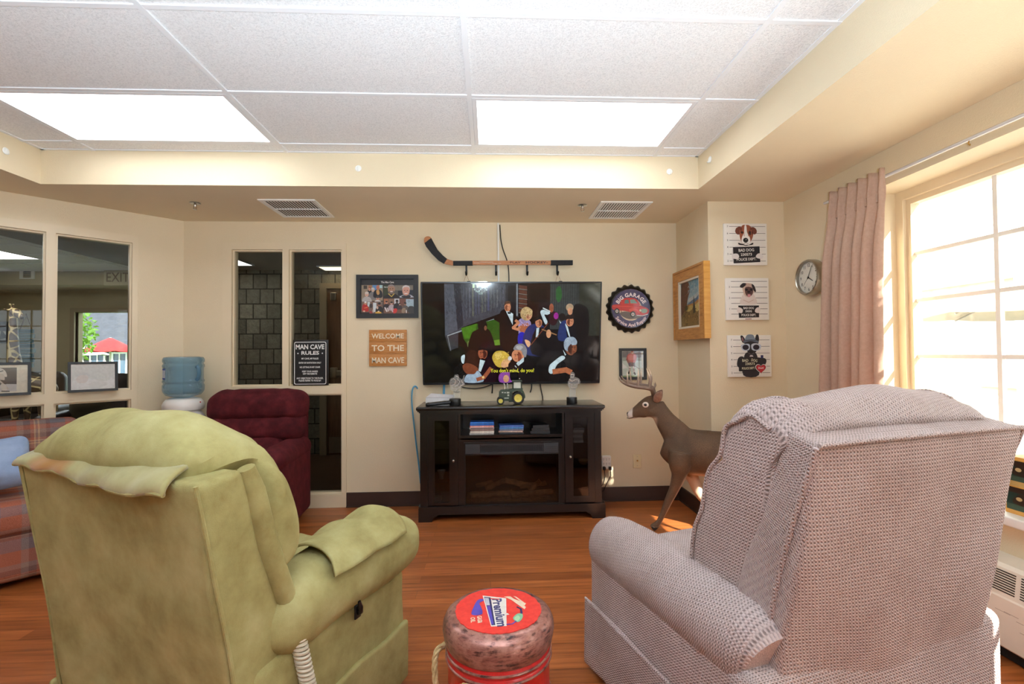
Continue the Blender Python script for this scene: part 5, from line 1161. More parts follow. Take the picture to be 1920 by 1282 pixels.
for i in range(260):
    u, v = rr.random(), rr.random()
    if v < .42: c = rr.choice([(112, 84, 42), (158, 126, 66), (96, 78, 38), (184, 152, 84), (126, 88, 40), (90, 60, 36)])
    elif u < .42-.12*abs(v-.85): c = rr.choice([(126, 74, 48), (92, 56, 40), (140, 90, 56), (104, 72, 44)])
    elif v > .66: c = rr.choice([(160, 186, 190), (140, 168, 178), (176, 188, 186)])
    else: continue
    a = rr.random()*pi; L2 = .006+.016*rr.random()
    ux, uy = lx(.03+.94*u), ly(.03+.94*v); ux = min(max(ux, x0+L2), x1-L2); uy = min(max(uy, y0+L2), y1-L2)
    A.line([(ux-L2*cos(a)*.6, uy-L2*sin(a)*.6), (ux+L2*cos(a)*.6, uy+L2*sin(a)*.6)], .004+.004*rr.random(), S(*c))
A.build('picture', m_print('oil_paint', .5, nz=.2, nscale=45), t, M, base=.0225)

# ---- three dog canvases on the pillar
def dogcanvas(label, px, draw):
    p = atY(px[0], px[3], YP-.02); q = atY(px[2], px[1], YP-.02); w_, h_ = q.x-p.x, q.z-p.z
    t = thing('canvas_print', label, 'canvas print', (p.x, YP, p.z), 0, 'dog canvas prints on the pillar'); M = back_frame(p.x, YP, p.z)
    MB().rbox((w_, h_, .020), .003, c=(w_/2, h_/2, .0105), k=2, m=1, M=M).build('canvas', plain('white_canvas', S(232, 229, 222), .8, var=.02), t, True)
    A = Art(0, 0, 1/100*w_, 1, 2e-5); A.hh = 100*h_/w_; draw(A, A.hh)
    A.build('picture', M_printmatte, t, M, base=.0207); return t
LN1 = S(84, 82, 84); BK = S(34, 30, 32); WT = S(238, 234, 228)
def rules(A, H, labels, ys, minor=True):
    for i, (l, y) in enumerate(zip(labels, ys)):
        A.line([(12, y), (96, y)], 1.0, LN1)
        if l: A.text(l, 8, y, 4.2, LN1, .01)
        if minor and i < len(ys)-1:
            d = (ys[i+1]-y)/4
            for j in (1, 2, 3): A.line([(18, y+d*j), (96, y+d*j)], .25, S(170, 168, 168))
def plate(A, x0, y0, x1, y1, tilt, lines, hs):
    A.poly([(x0, y0), (x1, y0+tilt), (x1+1, y1+tilt), (x0-1, y1)], BK)
    cx_ = (x0+x1)/2; n = len(lines)
    for i, (l, h) in enumerate(zip(lines, hs)): A.text(l, cx_+1, y1-(y1-y0)*(i+.55)/n+tilt/2, h, WT, .012, rot=tilt/(x1-x0), width=None if len(l) < 8 else (x1-x0)*.74)
def dog1(A, H):
    rules(A, H, ['7', '6', '5', '4', '3', '2'], [H*.925, H*.76, H*.595, H*.43, H*.265, H*.10])
    B1, B2 = S(150, 82, 54), S(112, 58, 42)
    A.blob([(34, 42), (66, 42), (68, 54), (50, 60), (33, 54)], S(226, 220, 212)); A.blob([(36, 46), (64, 46), (66, 51), (50, 44), (34, 51)], S(30, 28, 30))
    A.blob([(36, 76), (42, 90), (50, 92), (60, 90), (68, 78), (66, 62), (58, 50), (50, 47), (42, 50), (37, 62)], B1); A.blob([(28, 84), (36, 88), (42, 84), (38, 72), (31, 70), (26, 76)], B2); A.blob([(60, 84), (68, 87), (75, 82), (76, 74), (70, 70), (64, 76)], B2)
    A.blob([(48, 90), (52, 90), (54, 74), (60, 62), (60, 52), (50, 46), (41, 52), (41, 62), (46, 74)], WT); A.ell(50, 57, 6, 5.4, S(24, 20, 22)); A.ell(51, 58.5, 1.6, 1.2, S(150, 150, 150)); A.ell(42, 74.5, 3.2, 2.6, S(50, 30, 24)); A.ell(61, 73.5, 6, 5, S(80, 36, 28)); A.ell(60.5, 74, 3, 2.5, S(34, 22, 20)); A.line([(45, 49), (50, 51), (56, 49)], 1, S(60, 50, 50))
    for x in (37, 46, 56, 63): A.line([(x, 80), (x+.6, 66)], 1.2, S(176, 106, 74))
    A.blob([(20, 6), (42, 10), (44, 40), (20, 40)], S(216, 212, 210)); A.poly([(21, 4), (83, 7), (82, 43), (20, 41)], BK)
    for tx, y, h, ww in (('BAD DOG', 34, 6.4, 36), ('230573', 24, 5.8, 26), ('POLICE DEPT.', 13.2, 5.8, 46)): A.text(tx, 51, y, h, WT, .014, rot=.04, width=ww)
    A.blob([(18, 16), (30, 14), (34, 20), (30, 26), (20, 25)], S(222, 218, 216)); A.blob([(76, 16), (88, 15), (90, 23), (80, 27), (73, 21)], S(222, 218, 216))
def dog2(A, H):
    rules(A, H, ['', '3', '', '2', '', '1', ''], [H*.92, H*.785, H*.655, H*.525, H*.395, H*.265, H*.14], False)
    P1 = S(206, 180, 162)
    A.blob([(34, 36), (70, 36), (68, 52), (60, 62), (44, 62), (36, 52)], S(224, 212, 204)); A.line([(40, 46), (52, 40), (64, 46)], 1, S(190, 160, 140))
    A.blob([(38, 76), (44, 83), (54, 84), (64, 80), (66, 66), (60, 56), (50, 52), (42, 58)], P1); A.blob([(33, 78), (40, 84), (48, 82), (40, 74), (34, 74)], S(44, 34, 34)); A.blob([(60, 82), (66, 78), (70, 66), (67, 64), (62, 72)], S(44, 34, 34)); A.blob([(44, 72), (52, 76), (62, 72), (62, 60), (54, 53), (46, 58)], S(96, 66, 62)); A.ell(48, 69, 3.2, 2.8, S(24, 18, 18)); A.ell(59, 69, 3.2, 2.8, S(24, 18, 18)); A.ell(53, 64, 4, 2.6, S(40, 26, 26)); A.blob([(50, 58), (57, 58), (56, 53), (52, 52)], S(206, 140, 142))
    for y in (75, 78, 80.5): A.line([(45, y), (52, y+1), (60, y-.5)], .8, S(150, 110, 96))
    A.poly([(29, 5), (76, 6), (76, 33), (28, 33)], BK)
    for tx, y, h, ww in (('BAD DOG', 27, 5, 24), ('59595', 19.5, 4.6, 15), ('POLICE DEPT.', 11, 5, 34)): A.text(tx, 52, y, h, WT, .014, width=ww)
    A.blob([(26, 18), (36, 16), (38, 24), (30, 29), (25, 26)], S(226, 216, 210)); A.blob([(67, 18), (76, 16), (79, 25), (74, 29), (68, 25)], S(226, 216, 210)); A.line([(44, 2.2), (58, 2.6)], 1.6, S(130, 50, 50))
def dog3(A, H):
    rules(A, H, ['7', '6', '5', '4', '3', '2'], [H*.885, H*.73, H*.57, H*.415, H*.255, H*.10])
    D = S(40, 36, 40)
    A.blob([(34, 4), (70, 4), (68, 44), (60, 56), (44, 56), (36, 44)], D); A.blob([(38, 74), (44, 58), (54, 52), (64, 56), (70, 72), (66, 84), (42, 84)], D); A.blob([(32, 80), (29, 92), (34, 93), (41, 82), (38, 76)], D); A.blob([(62, 80), (65, 94), (70, 95), (72, 84), (68, 76)], D); A.ell(34, 85, 2, 5, S(150, 110, 116), rot=.2)
    A.blob([(38, 78), (42, 92), (48, 96), (58, 95), (62, 88), (66, 78), (52, 82)], S(126, 138, 152)); A.blob([(36, 77), (52, 81), (69, 77), (70, 81), (54, 85), (38, 82)], S(96, 104, 118)); A.line([(40, 83), (64, 83)], 2, S(70, 78, 90))
    A.blob([(30, 72), (42, 75), (50, 73), (49, 62), (40, 59), (32, 62)], S(190, 200, 214)); A.blob([(54, 73), (64, 76), (76, 72), (74, 62), (64, 59), (55, 62)], S(190, 200, 214)); A.ell(40.5, 67, 7.4, 6, S(38, 30, 42)); A.ell(65, 67, 7.4, 6, S(38, 30, 42)); A.ell(53, 57, 4.2, 3, S(16, 14, 16)); A.line([(47, 54), (53, 50), (60, 54)], 1.2, S(90, 84, 88)); A.poly([(49, 46), (58, 46), (56, 49), (51, 49)], S(210, 206, 206))
    A.blob([(20, 26), (32, 20), (36, 44), (24, 44)], D); A.blob([(66, 42), (84, 42), (88, 34), (80, 22), (68, 26)], D)
    A.poly([(24, 13), (70, 12), (72, 44), (23, 42)], BK); A.rect(75, 42, 81, 49, S(40, 44, 90))
    for tx, cx_, y, h, ww, r_ in (('BAD', 39, 37, 6, 14, 0), ('DOG', 60, 37, 6, 14, -.2), ('230573', 50, 29.5, 5.4, 22, 0), ('POLICE DEPT.', 46, 19.5, 5, 30, .03)): A.text(tx, cx_, y, h, S(226, 220, 190), .014, rot=r_, width=ww)
    def heart(s, c): A.poly([(75+s*16*sin(a)**3/16, 19+s*(13*cos(a)-5*cos(2*a)-2*cos(3*a)-cos(4*a))/16) for a in [2*pi*i/40 for i in range(40)]], c)
    heart(13, WT); heart(11.5, S(110, 30, 40)); heart(10, S(190, 46, 56)); A.text('Devil', 75, 20, 4, WT, .02)
dogcanvas('top dog canvas: brown and white terrier with an eye patch holding a BAD DOG plate', (1358.5, 419, 1437.5, 497), dog1)
dogcanvas('middle dog canvas: pug holding a BAD DOG plate', (1362, 521, 1441, 600), dog2)
dogcanvas('bottom dog canvas: black bulldog in a grey hat and sunglasses holding a BAD DOG plate', (1366, 628, 1445.5, 707), dog3)

# ---- wall clock on the right wall
CR_ = .120; cy_, cz_ = 3.172, 1.748
t = thing('wall_clock', 'round steel wall clock on the right wall beside the curtain', 'clock', (XR, cy_, cz_)); M = right_frame(XR, cy_, cz_)
mb = MB(); mb.lathe([(CR_*.95, .001), (CR_, .004), (CR_, .050), (CR_*.97, .058), (CR_*.92, .060), (CR_*.88, .056), (CR_*.87, .040)], seg=56, M=M, caps=False); mb.build('case', M_steel, t, True)
mb = MB(); mb.lathe([(CR_*.88, .0375), (.0005, .038)], seg=56, M=M, caps=False); mb.build('dial', plain('clock_dial', S(228, 226, 214), .6, var=0), t, True)
A = Art(0, 0, 1, 1, 4e-5); r = CR_*.87
for i in range(1, 13): a = pi/2-2*pi*i/12; A.text(str(i), r*.78*cos(a), r*.78*sin(a), r*.20, S(34, 32, 32), .015)
for i in range(60): a = 2*pi*i/60; A.line([(r*.93*cos(a), r*.93*sin(a)), (r*.97*cos(a), r*.97*sin(a))], .0009, S(60, 60, 60))
A.build('numerals', M_print, t, M, base=.0382)
def hand(name, ang, L1, w, z):
    a = pi/2-ang; u = V3((cos(a), sin(a), 0)); n = V3((-sin(a), cos(a), 0)); mb = MB()
    mb.prism([tuple((u*x+n*y)[:2]) for x, y in ((-L1*.15, -w), (L1, -w*.6), (L1, w*.6), (-L1*.15, w))], .0012, M @ Matrix.Translation((0, 0, z))); mb.build(name, M_black, t, True)
hand('hour_hand', 2*pi*(4+5/60)/12, r*.5, .0036, .041); hand('minute_hand', 2*pi*4.6/60, r*.80, .0028, .0425); hand('second_hand', 2*pi*37/60, r*.7, .0009, .044)
mb = MB(); mb.lathe([(.005, .039), (.005, .046), (.001, .047)], seg=16, M=M); mb.build('hub', M_black, t, True)
MB().lathe([(CR_*.88, .052), (.0005, .053)], seg=48, M=M, caps=False).build('glass', M_framegl, t, True)

# ---- outlet plates
def plateobj(x0, y0, x1, y1, label, sockets=False):
    p = atY(x0, y1, YB); q = atY(x1, y0, YB); w_, h_ = q.x-p.x, q.z-p.z; t = thing('wall_plate', label, 'wall plate', (p.x, YB, p.z)); M = back_frame(p.x, YB, p.z)
    MB().rbox((w_, h_, .007), .003, c=(w_/2, h_/2, .0037), k=2, m=1, M=M).build('plate', M_ivory, t, True)
    mb = MB(); mb.lathe([(.007, .007), (.007, .012), (.004, .013)], (w_/2, h_*.55, 0), 14, M=M); mb.build('coax_jack', M_brass, t, True)
    for zz in (.18, .85): mb = MB(); mb.lathe([(.003, .007), (.003, .0082), (.001, .0085)], (w_/2, h_*zz, 0), 10, M=M); mb.build('screw', M_steel, t, True)
plateobj(1187, 851.5, 1202, 877, 'ivory cable jack plate low on the back wall behind the deer')
p = atY(1127, 878, YB); q = atY(1144, 853, YB)
t = thing('outlet_adapter', 'white six-way outlet adapter low on the wall right of the fireplace cabinet', 'outlet', (p.x, YB, p.z)); M = back_frame(p.x, YB, p.z); w_, h_ = q.x-p.x, q.z-p.z
MB().rbox((w_, h_, .035), .008, c=(w_/2, h_/2, .0185), k=3, m=2, M=M).build('body', M_white, t, True)
A = Art(0, 0, 1, 1)
for i in range(3):
    for j in (.78, .45):
        x = w_*(.2+.3*i); A.rect(x-.006, h_*j-.004, x-.004, h_*j+.005, S(60, 60, 60)); A.rect(x+.002, h_*j-.004, x+.004, h_*j+.005, S(60, 60, 60)); A.ell(x-.001, h_*j-.010, .0022, .0022, S(60, 60, 60))
A.build('socket_slots', M_print, t, M, base=.0362)
for i, (fx, lb) in enumerate(((.18, 'left black power plug in the white outlet adapter, cord hanging down'), (.80, 'right black power plug in the white outlet adapter, cord hanging down'))):
    pc = thing('power_plug', lb, 'plug', (p.x+w_*fx, YB-.04, p.z), 0, 'plugs in the outlet adapter'); x = p.x+w_*fx; z = p.z+h_*.12
    mb = MB(); mb.rbox((.024, .032, .030), .008, c=(x, YB-.055, z)); mb.build('plug_body', M_black, pc, True)
    MB().tube([(x, YB-.06, z-.012), (x+.004, YB-.06, z-.06), (x-.01-.02*i, YB-.05, z-.13), (x-.05, YB-.03, z-.19), (x-.10, YB-.02, z-.22)], .0035, 8).build('cord', M_black, pc, True)
# ================================================================== DEER FIGURE
dr = thing('deer_statue', 'life-like brown deer figure with antlers standing by the wall pillar', 'deer statue', (1.2, 3.47, 0), radians(-21.8))
m_deer, nt, b = nodes_of('deer_coat'); vv = coord(nt); sp = nt.nodes.new('ShaderNodeSeparateXYZ'); L(nt, vv, sp.inputs[0])
fz = noisef(nt, coord(nt, 'Object', (40, 40, 14)), 9, 4, .7); big = noisef(nt, vv, 7, 3)
coat = ramp(nt, mathn(nt, 'ADD', mathn(nt, 'MULTIPLY', fz, .6), mathn(nt, 'MULTIPLY', big, .4)), [(.32, S(56, 40, 27)), (.5, S(92, 67, 46)), (.68, S(128, 96, 66))])
vc = nt.nodes.new('ShaderNodeVertexColor'); vc.layer_name = 'Col'
c = mixc(nt, vc.outputs['Alpha'], coat, vc.outputs['Color']); L(nt, c, b.inputs['Base Color']); b.inputs['Roughness'].default_value = .55
bump(nt, b, fz, .004)
B = MB(); rngs = []
def limb(pts, rs, seg=14, flat=1.0):
    P = []; R = []
    for i in range(len(pts)-1):
        p0, p1, p2, p3 = V3(pts[max(0, i-1)]), V3(pts[i]), V3(pts[i+1]), V3(pts[min(len(pts)-1, i+2)])
        for k in range(5):
            t_ = k/5; P.append(.5*((2*p1)+(-p0+p2)*t_+(2*p0-5*p1+4*p2-p3)*t_*t_+(-p0+3*p1-3*p2+p3)*t_**3)); R.append(rs[i]*(1-t_)+rs[i+1]*t_)
    P.append(V3(pts[-1])); R.append(rs[-1]); B.tube(P, R, seg, flat=flat, up=(0, 0, 1) if abs((V3(pts[-1])-V3(pts[0])).normalized().z) < .8 else (1, 0, 0))
# trunk: chest, barrel, loin, rump
limb([(.045, 0, .60), (.12, 0, .575), (.22, 0, .555), (.34, 0, .545), (.48, 0, .555), (.62, 0, .57), (.74, 0, .585), (.80, 0, .585)], [.075, .130, .158, .162, .150, .138, .120, .07], 20, .74)
B.ball((.16, 0, .56), (.10, .105, .15), 20, 14); B.ball((.70, 0, .58), (.11, .10, .125), 20, 14); B.ball((.18, 0, .66), (.09, .055, .06), 16, 10)
# neck
limb([(.17, 0, .62), (.115, 0, .695), (.062, 0, .765), (.022, 0, .835), (.0, 0, .885)], [.115, .092, .074, .062, .055], 18, .68)
# head: skull, cheeks, muzzle
limb([(.012, 0, .895), (-.04, 0, .880), (-.085, 0, .852), (-.135, 0, .822), (-.180, 0, .797), (-.205, 0, .788)], [.050, .060, .055, .041, .031, .024], 18, .74)
B.ball((-.02, 0, .83), (.06, .042, .05), 16, 10); B.ball((-.100, 0, .805), (.085, .030, .026), 14, 10); B.ball((-.16, 0, .785), (.035, .024, .018), 12, 8)
for sy in (-1, 1):
    B.ball((-.068, sy*.036, .882), (.024, .012, .020), 12, 8); B.ball((-.028, sy*.026, .925), (.02, .018, .022), 10, 8)
# near (−y) foreleg stepping forward, far foreleg back; hind legs
limb([(.165, -.075, .56), (.155, -.085, .47), (.148, -.085, .40), (.118, -.085, .31), (.075, -.088, .215), (.040, -.092, .13), (.012, -.094, .07), (-.012, -.096, .042), (-.035, -.098, .022)], [.085, .075, .050, .035, .028, .021, .020, .025, .028], 14)
limb([(.19, .06, .52), (.215, .065, .42), (.245, .065, .34), (.285, .065, .24), (.315, .066, .20), (.345, .068, .10), (.350, .068, .06), (.335, .068, .022)], [.075, .06, .042, .032, .030, .020, .023, .027], 14)
limb([(.70, -.06, .56), (.69, -.07, .46), (.66, -.072, .40), (.72, -.072, .30), (.765, -.072, .235), (.745, -.072, .13), (.735, -.072, .06), (.715, -.072, .022)], [.115, .095, .065, .040, .030, .021, .023, .027], 14)
limb([(.72, .06, .56), (.74, .07, .46), (.74, .072, .40), (.81, .072, .30), (.865, .072, .24), (.87, .072, .13), (.865, .072, .06), (.845, .072, .022)], [.11, .09, .062, .040, .030, .021, .023, .027], 14)
limb([(.79, 0, .64), (.83, 0, .62), (.85, 0, .56), (.85, 0, .51)], [.025, .03, .024, .008], 10)
body = B.build('body', m_deer, dr); voxel(body, .0075, 11)
me = body.data; at = me.color_attributes.new('Col', 'FLOAT_COLOR', 'POINT')
def sst(a, b_, x): t_ = max(0, min(1, (x-a)/(b_-a))); return t_*t_*(3-2*t_)
cream, dark = S(206, 178, 150), S(26, 22, 20)
for i, v in enumerate(me.vertices):
    x, y, z = v.co; nz = v.normal.z; w = 0; col = cream
    if .20 < x < .80 and z < .47: w = max(w, sst(.435, .395, z)*sst(.2, .26, x))                 # belly
    if z < .42 and v.normal.x > .15 and x > -.05: w = max(w, sst(.55, .9, v.normal.x)*.9*sst(.44, .36, z))   # pale back of the legs
    if y > .02 and z < .40: w = max(w, .85*sst(.40, .36, z))                                       # inner far leg
    if -.065 < x < .015 and z < .80 and z > .69 and v.normal.x < .2: w = max(w, sst(.80, .775, z)*sst(.015, -.005, x)*sst(.69, .72, z))   # throat
    if x < -.162 and z < .86: col = S(226, 214, 204); w = max(w, sst(-.158, -.168, x))             # white muzzle band
    if x < -.10 and z < .783: col = S(220, 204, 190); w = max(w, sst(.784, .778, z))
    if x < -.198 and z > .772: col = dark; w = 1                                                    # nose
    if z < .040: col = dark; w = sst(.046, .036, z)                                                # hooves
    at.data[i].color = (col[0], col[1], col[2], w)
# ears, eyes, mouth, antlers
m_ear = plain('ear_lining', S(150, 116, 98), .7, var=.2, vscale=60); m_antler = None
for sy in (-1, 1):
    def ear(u, v, sy=sy):
        a = (v-.5)*pi*.95; wdt = .030*sin(pi*min(1, .12+u*.88))**.8*(1-.25*u)
        c = V3((0, sy*.040, .905)).lerp(V3((.042, sy*.088, .975)), u)
        return c+V3((-.012*cos(a)*(1-u*.5)+.3*wdt*sin(a)*.4, sy*(.010*cos(a)), 0))+V3((.62*wdt*sin(a), -sy*.25*wdt*sin(a), -.70*wdt*sin(a)))
    MB().grid(12, 10, ear).build('ear', m_ear, dr, solid=.006)
    e = MB(); e.ball((-.071, sy*.0465, .878), (.0225, .006, .0205), 18, 10); e.build('eye_ring', plain('eye_ring_white', S(226, 210, 196), .6), dr)
    e = MB(); e.ball((-.071, sy*.052, .877), (.0105, .005, .0095), 14, 8); e.build('eye', plain('glass_eye', S(24, 14, 10), .08, var=0), dr)
e = MB(); e.tube([(-.206, -.016, .776), (-.190, -.0245, .772), (-.170, -.0275, .778), (-.155, -.0285, .784)], .0022, 6); e.build('mouth_line', plain('mouth_dark', S(30, 22, 20), .6), dr)
m_antler, nt, b = nodes_of('antler'); sp = nt.nodes.new('ShaderNodeSeparateXYZ'); L(nt, coord(nt), sp.inputs[0])
f_ = mathn(nt, 'ADD', sp.outputs[2], mathn(nt, 'MULTIPLY', noisef(nt, coord(nt), 40, 3), .03))
L(nt, ramp(nt, mathn(nt, 'MULTIPLY', mathn(nt, 'SUBTRACT', f_, .93), 4.5), [(0, S(78, 60, 50)), (.45, S(120, 98, 84)), (.68, S(150, 126, 108)), (.84, S(226, 204, 178))]), b.inputs['Base Color']); b.inputs['Roughness'].default_value = .45
for sy in (-1, 1):
    o = sy
    B = MB(); R3 = lambda x, y, z: (x, o*y, z)
    limb([R3(-.012, .026, .925), R3(-.018, .045, .965), R3(-.030, .075, .992), R3(-.075, .105, 1.004), R3(-.130, .115, 1.010), R3(-.185, .105, 1.022), R3(-.232, .080, 1.045), R3(-.253, .060, 1.082)], [.017, .016, .0155, .0145, .0135, .012, .0085, .003], 10)
    for (bx, by, bz), (mx, my, mz), (tx, ty, tz), r_ in (((-.045, .092, 1.000), (-.036, .100, 1.07), (-.060, .092, 1.142), .011), ((-.118, .114, 1.008), (-.112, .122, 1.07), (-.113, .108, 1.142), .011), ((-.185, .106, 1.020), (-.188, .112, 1.07), (-.190, .100, 1.128), .0095), ((-.022, .060, .985), (-.004, .060, 1.01), (-.010, .05, 1.045), .008)):
        limb([R3(bx, by, bz), R3(mx, my, mz), R3(tx, ty, tz)], [r_, r_*.8, .002], 8)
    a = B.build('antler', m_antler, dr); voxel(a, .0042, 3)

# ================================================================== RED DRUM STOOL
DZ = .535
d = thing('drum_stool', 'red weathered oil drum stool with rope handles between the two recliners', 'stool', (.021, 1.395, 0)); DR = .148
m_red, nt, b = nodes_of('red_drum_paint'); vv = coord(nt); n1 = noisef(nt, vv, 18, 6, .65); n2 = noisef(nt, vv, 70, 4, .6); sp = nt.nodes.new('ShaderNodeSeparateXYZ'); L(nt, vv, sp.inputs[0])
wear = ramp(nt, n1, [(.60, (0, 0, 0, 1)), (.66, (1, 1, 1, 1))])
L(nt, mixc(nt, wear, ramp(nt, n2, [(.3, S(176, 22, 26)), (.7, S(206, 34, 34))]), S(80, 46, 40)), b.inputs['Base Color']); b.inputs['Roughness'].default_value = .32; b.inputs['Coat Weight'].default_value = .3
m_rim, nt, b = nodes_of('worn_rim'); vv = coord(nt); n1 = noisef(nt, coord(nt, 'Object', (6, 6, 30)), 3, 6, .65); n2 = noisef(nt, vv, 40, 5, .6)
L(nt, mixc(nt, ramp(nt, n2, [(.46, (0, 0, 0, 1)), (.66, (.8, .8, .8, 1))]), ramp(nt, n1, [(.34, S(40, 30, 32)), (.45, S(132, 84, 74)), (.55, S(160, 110, 98)), (.62, S(96, 58, 52)), (.72, S(34, 28, 32))]), S(176, 128, 114)), b.inputs['Base Color']); b.inputs['Roughness'].default_value = .28; b.inputs['Metallic'].default_value = .35
mb = MB(); pr = [(DR*.94, .002), (DR*.97, .006), (DR*.96, .02)]
for zc in (.14, .30): pr += [(DR*.96, zc-.02), (DR*.985, zc-.012), (DR*.985, zc-.004), (DR*.962, zc+.004), (DR*.985, zc+.012), (DR*.985, zc+.02), (DR*.96, zc+.028)]
for zc in (.425,): pr += [(DR*.96, zc-.016), (DR*.985, zc-.010), (DR*.985, zc-.003), (DR*.962, zc+.003), (DR*.985, zc+.009), (DR*.985, zc+.016), (DR*.96, zc+.022)]
pr += [(DR*.96, .462)]; mb.lathe(pr, seg=56); mb.build('drum_body', m_red, d)
for zc in (.138, .302, .427):
    for dz in (-.008, .013): MB().tube([(DR*.987*cos(2*pi*i/56), DR*.987*sin(2*pi*i/56), zc+dz) for i in range(56)], .0035, 8, closed=True).build('hoop', m_rim, d)
mb = MB(); mb.lathe([(DR*.97, .452), (DR*1.0, .458), (DR*1.035, .475), (DR*1.055, .492), (DR*1.05, .508), (DR*1.01, .522), (DR*.93, .531), (DR*.84, .5335), (DR*.80, .534)], seg=64); mb.build('lid_rim', m_rim, d)
m_top, nt, b = nodes_of('printed_red_lid'); vv = coord(nt); n1 = noisef(nt, vv, 60, 5, .6)
L(nt, ramp(nt, n1, [(.3, S(206, 44, 40)), (.7, S(226, 66, 56))]), b.inputs['Base Color']); b.inputs['Roughness'].default_value = .3
mb = MB(); pts = []; 
for i in range(120): a = 2*pi*i/120; r_ = DR*.815*(1+.035*noise.noise(V3((cos(a)*5, sin(a)*5, 2)))+.02*noise.noise(V3((cos(a)*16, sin(a)*16, 5)))); pts.append((r_*cos(a), r_*sin(a)))
mb.prism(pts, .003, Matrix.Translation((0, 0, .5325))); mb.build('lid_top', m_top, d)
# print: u,v are pixel-plane directions on the lid (crop scale), placed as it lies on the lid
def lidp(x, y): q = atZ(780+x/5.647, 1060+y/5.647, .5357); return (q.x-.021, q.y-1.395)
A = Art(0, 0, 1, 1, 4e-5)
def lp(pts): return [lidp(*q) for q in pts]
NV, PU, WHT = S(44, 44, 96), S(86, 72, 170), S(236, 232, 222)
A.poly(lp([(705, 318), (955, 345), (960, 640), (795, 645)]), WHT); A.poly(lp([(720, 330), (790, 338), (840, 630), (800, 632)]), NV); A.poly(lp([(728, 340), (770, 345), (782, 420), (745, 420)]), S(196, 196, 206)); A.poly(lp([(750, 430), (785, 425), (822, 620), (800, 622)]), PU)
# lettering runs down the lid: baseline toward the viewer's left
o0 = V3((*lidp(790, 480), 0)); ux = (V3((*lidp(830, 640), 0))-V3((*lidp(775, 335), 0))); ux.normalize(); uy = V3((-ux.y, ux.x, 0))
def lidtext(s_, c, h, w, col, bold=.02, u=ux, v=uy):
    ps = text_polys(s_, 1.0, bold); xs = [x for p in ps for x, y in p]; ww = max(xs)-min(xs); A.n += 1
    for p in ps: A.P.append(([(c.x+u.x*x*w/ww+v.x*y*h/.7, c.y+u.y*x*w/ww+v.y*y*h/.7) for x, y in p], col, A.n))
Lt = (V3((*lidp(830, 640), 0))-V3((*lidp(775, 335), 0))).length
cpt = V3((*lidp(878, 490), 0)); lidtext('Premium', cpt, .026, Lt*.95, NV, .035); lidtext('Premium', cpt, .024, Lt*.93, S(70, 70, 120), .012)
A.poly(lp([(785, 345), (880, 352), (884, 362), (788, 356)]), S(200, 60, 50))
A.poly(smoothpoly(lp([(650, 370), (700, 352), (716, 372), (670, 400), (690, 440), (700, 515), (590, 520), (610, 440)]), 4), PU)
g1 = V3((*lidp(672, 570), 0)); lidtext('GAS&', g1, .012, .036, S(240, 220, 190), .03); g1 = V3((*lidp(600, 575), 0)); lidtext('OIL', g1, .012, .026, S(240, 220, 190), .03)
for i in range(3): A.poly(lp([(930+i*28, 330-i*2), (970+i*30, 330-i*2), (1165, 400+i*40), (1150, 425+i*40)]) if i < 2 else lp([(1030, 325), (1060, 330), (1155, 400), (1150, 410)]), S(236, 214, 186))
A.line(lp([(1070, 440), (1110, 460), (1118, 505), (1085, 530)]), .006, NV); A.poly(smoothpoly(lp([(1030, 550), (1080, 510), (1130, 520), (1120, 570), (1080, 600), (1040, 580)]), 4), S(130, 190, 150)); A.poly(smoothpoly(lp([(1040, 560), (1080, 530), (1100, 560), (1070, 590)]), 4), S(176, 214, 170)); A.line(lp([(960, 625), (1020, 620), (1060, 590)]), .004, PU); A.poly(lp([(940, 515), (965, 505), (990, 520), (950, 528)]), WHT)
A.build('printed_emblem', m_print('lid_print', .32, nz=.1), d, Matrix.Identity(4), world=False, base=.5357)
M_rope = m_fabric('jute_rope', S(196, 170, 122), S(150, 122, 80), S(222, 200, 156), nsc=60, rough=.9)
def rope(pts, r):
    P = []
    for i in range(len(pts)-1):
        p0, p1, p2, p3 = V3(pts[max(0, i-1)]), V3(pts[i]), V3(pts[i+1]), V3(pts[min(len(pts)-1, i+2)])
        for k in range(12): t_ = k/12; P.append(.5*((2*p1)+(-p0+p2)*t_+(2*p0-5*p1+4*p2-p3)*t_*t_+(-p0+3*p1-3*p2+p3)*t_**3))
    P.append(V3(pts[-1])); mb = MB(); n = len(P); up = V3((1, .3, .2)).normalized()
    for s_ in range(3):
        Q = []
        for i in range(n):
            tn = (P[min(n-1, i+1)]-P[max(0, i-1)]).normalized(); a = (up-tn*up.dot(tn)).normalized(); b_ = tn.cross(a); ph = i*.42+s_*2*pi/3
            Q.append(P[i]+a*cos(ph)*r*.55+b_*sin(ph)*r*.55)
        mb.tube(Q, r*.6, 8)
    return mb
rope([(-.140, .03, .43), (-.172, .0, .425), (-.178, -.015, .38), (-.165, -.03, .30), (-.15, -.06, .25), (-.125, -.085, .27), (-.108, -.105, .36), (-.098, -.125, .405), (-.080, -.135, .41), (-.072, -.125, .40)], .008).build('rope_handle', M_rope, d)
rope([(cos(a_)*r_, sin(a_)*r_, z_) for a_, r_, z_ in ((.9, .143, .43), (1.0, .172, .42), (1.1, .178, .36), (1.25, .172, .29), (1.45, .168, .27), (1.65, .172, .30), (1.8, .178, .37), (1.9, .172, .42), (2.0, .143, .43))], .008).build('rope_handle', M_rope, d)

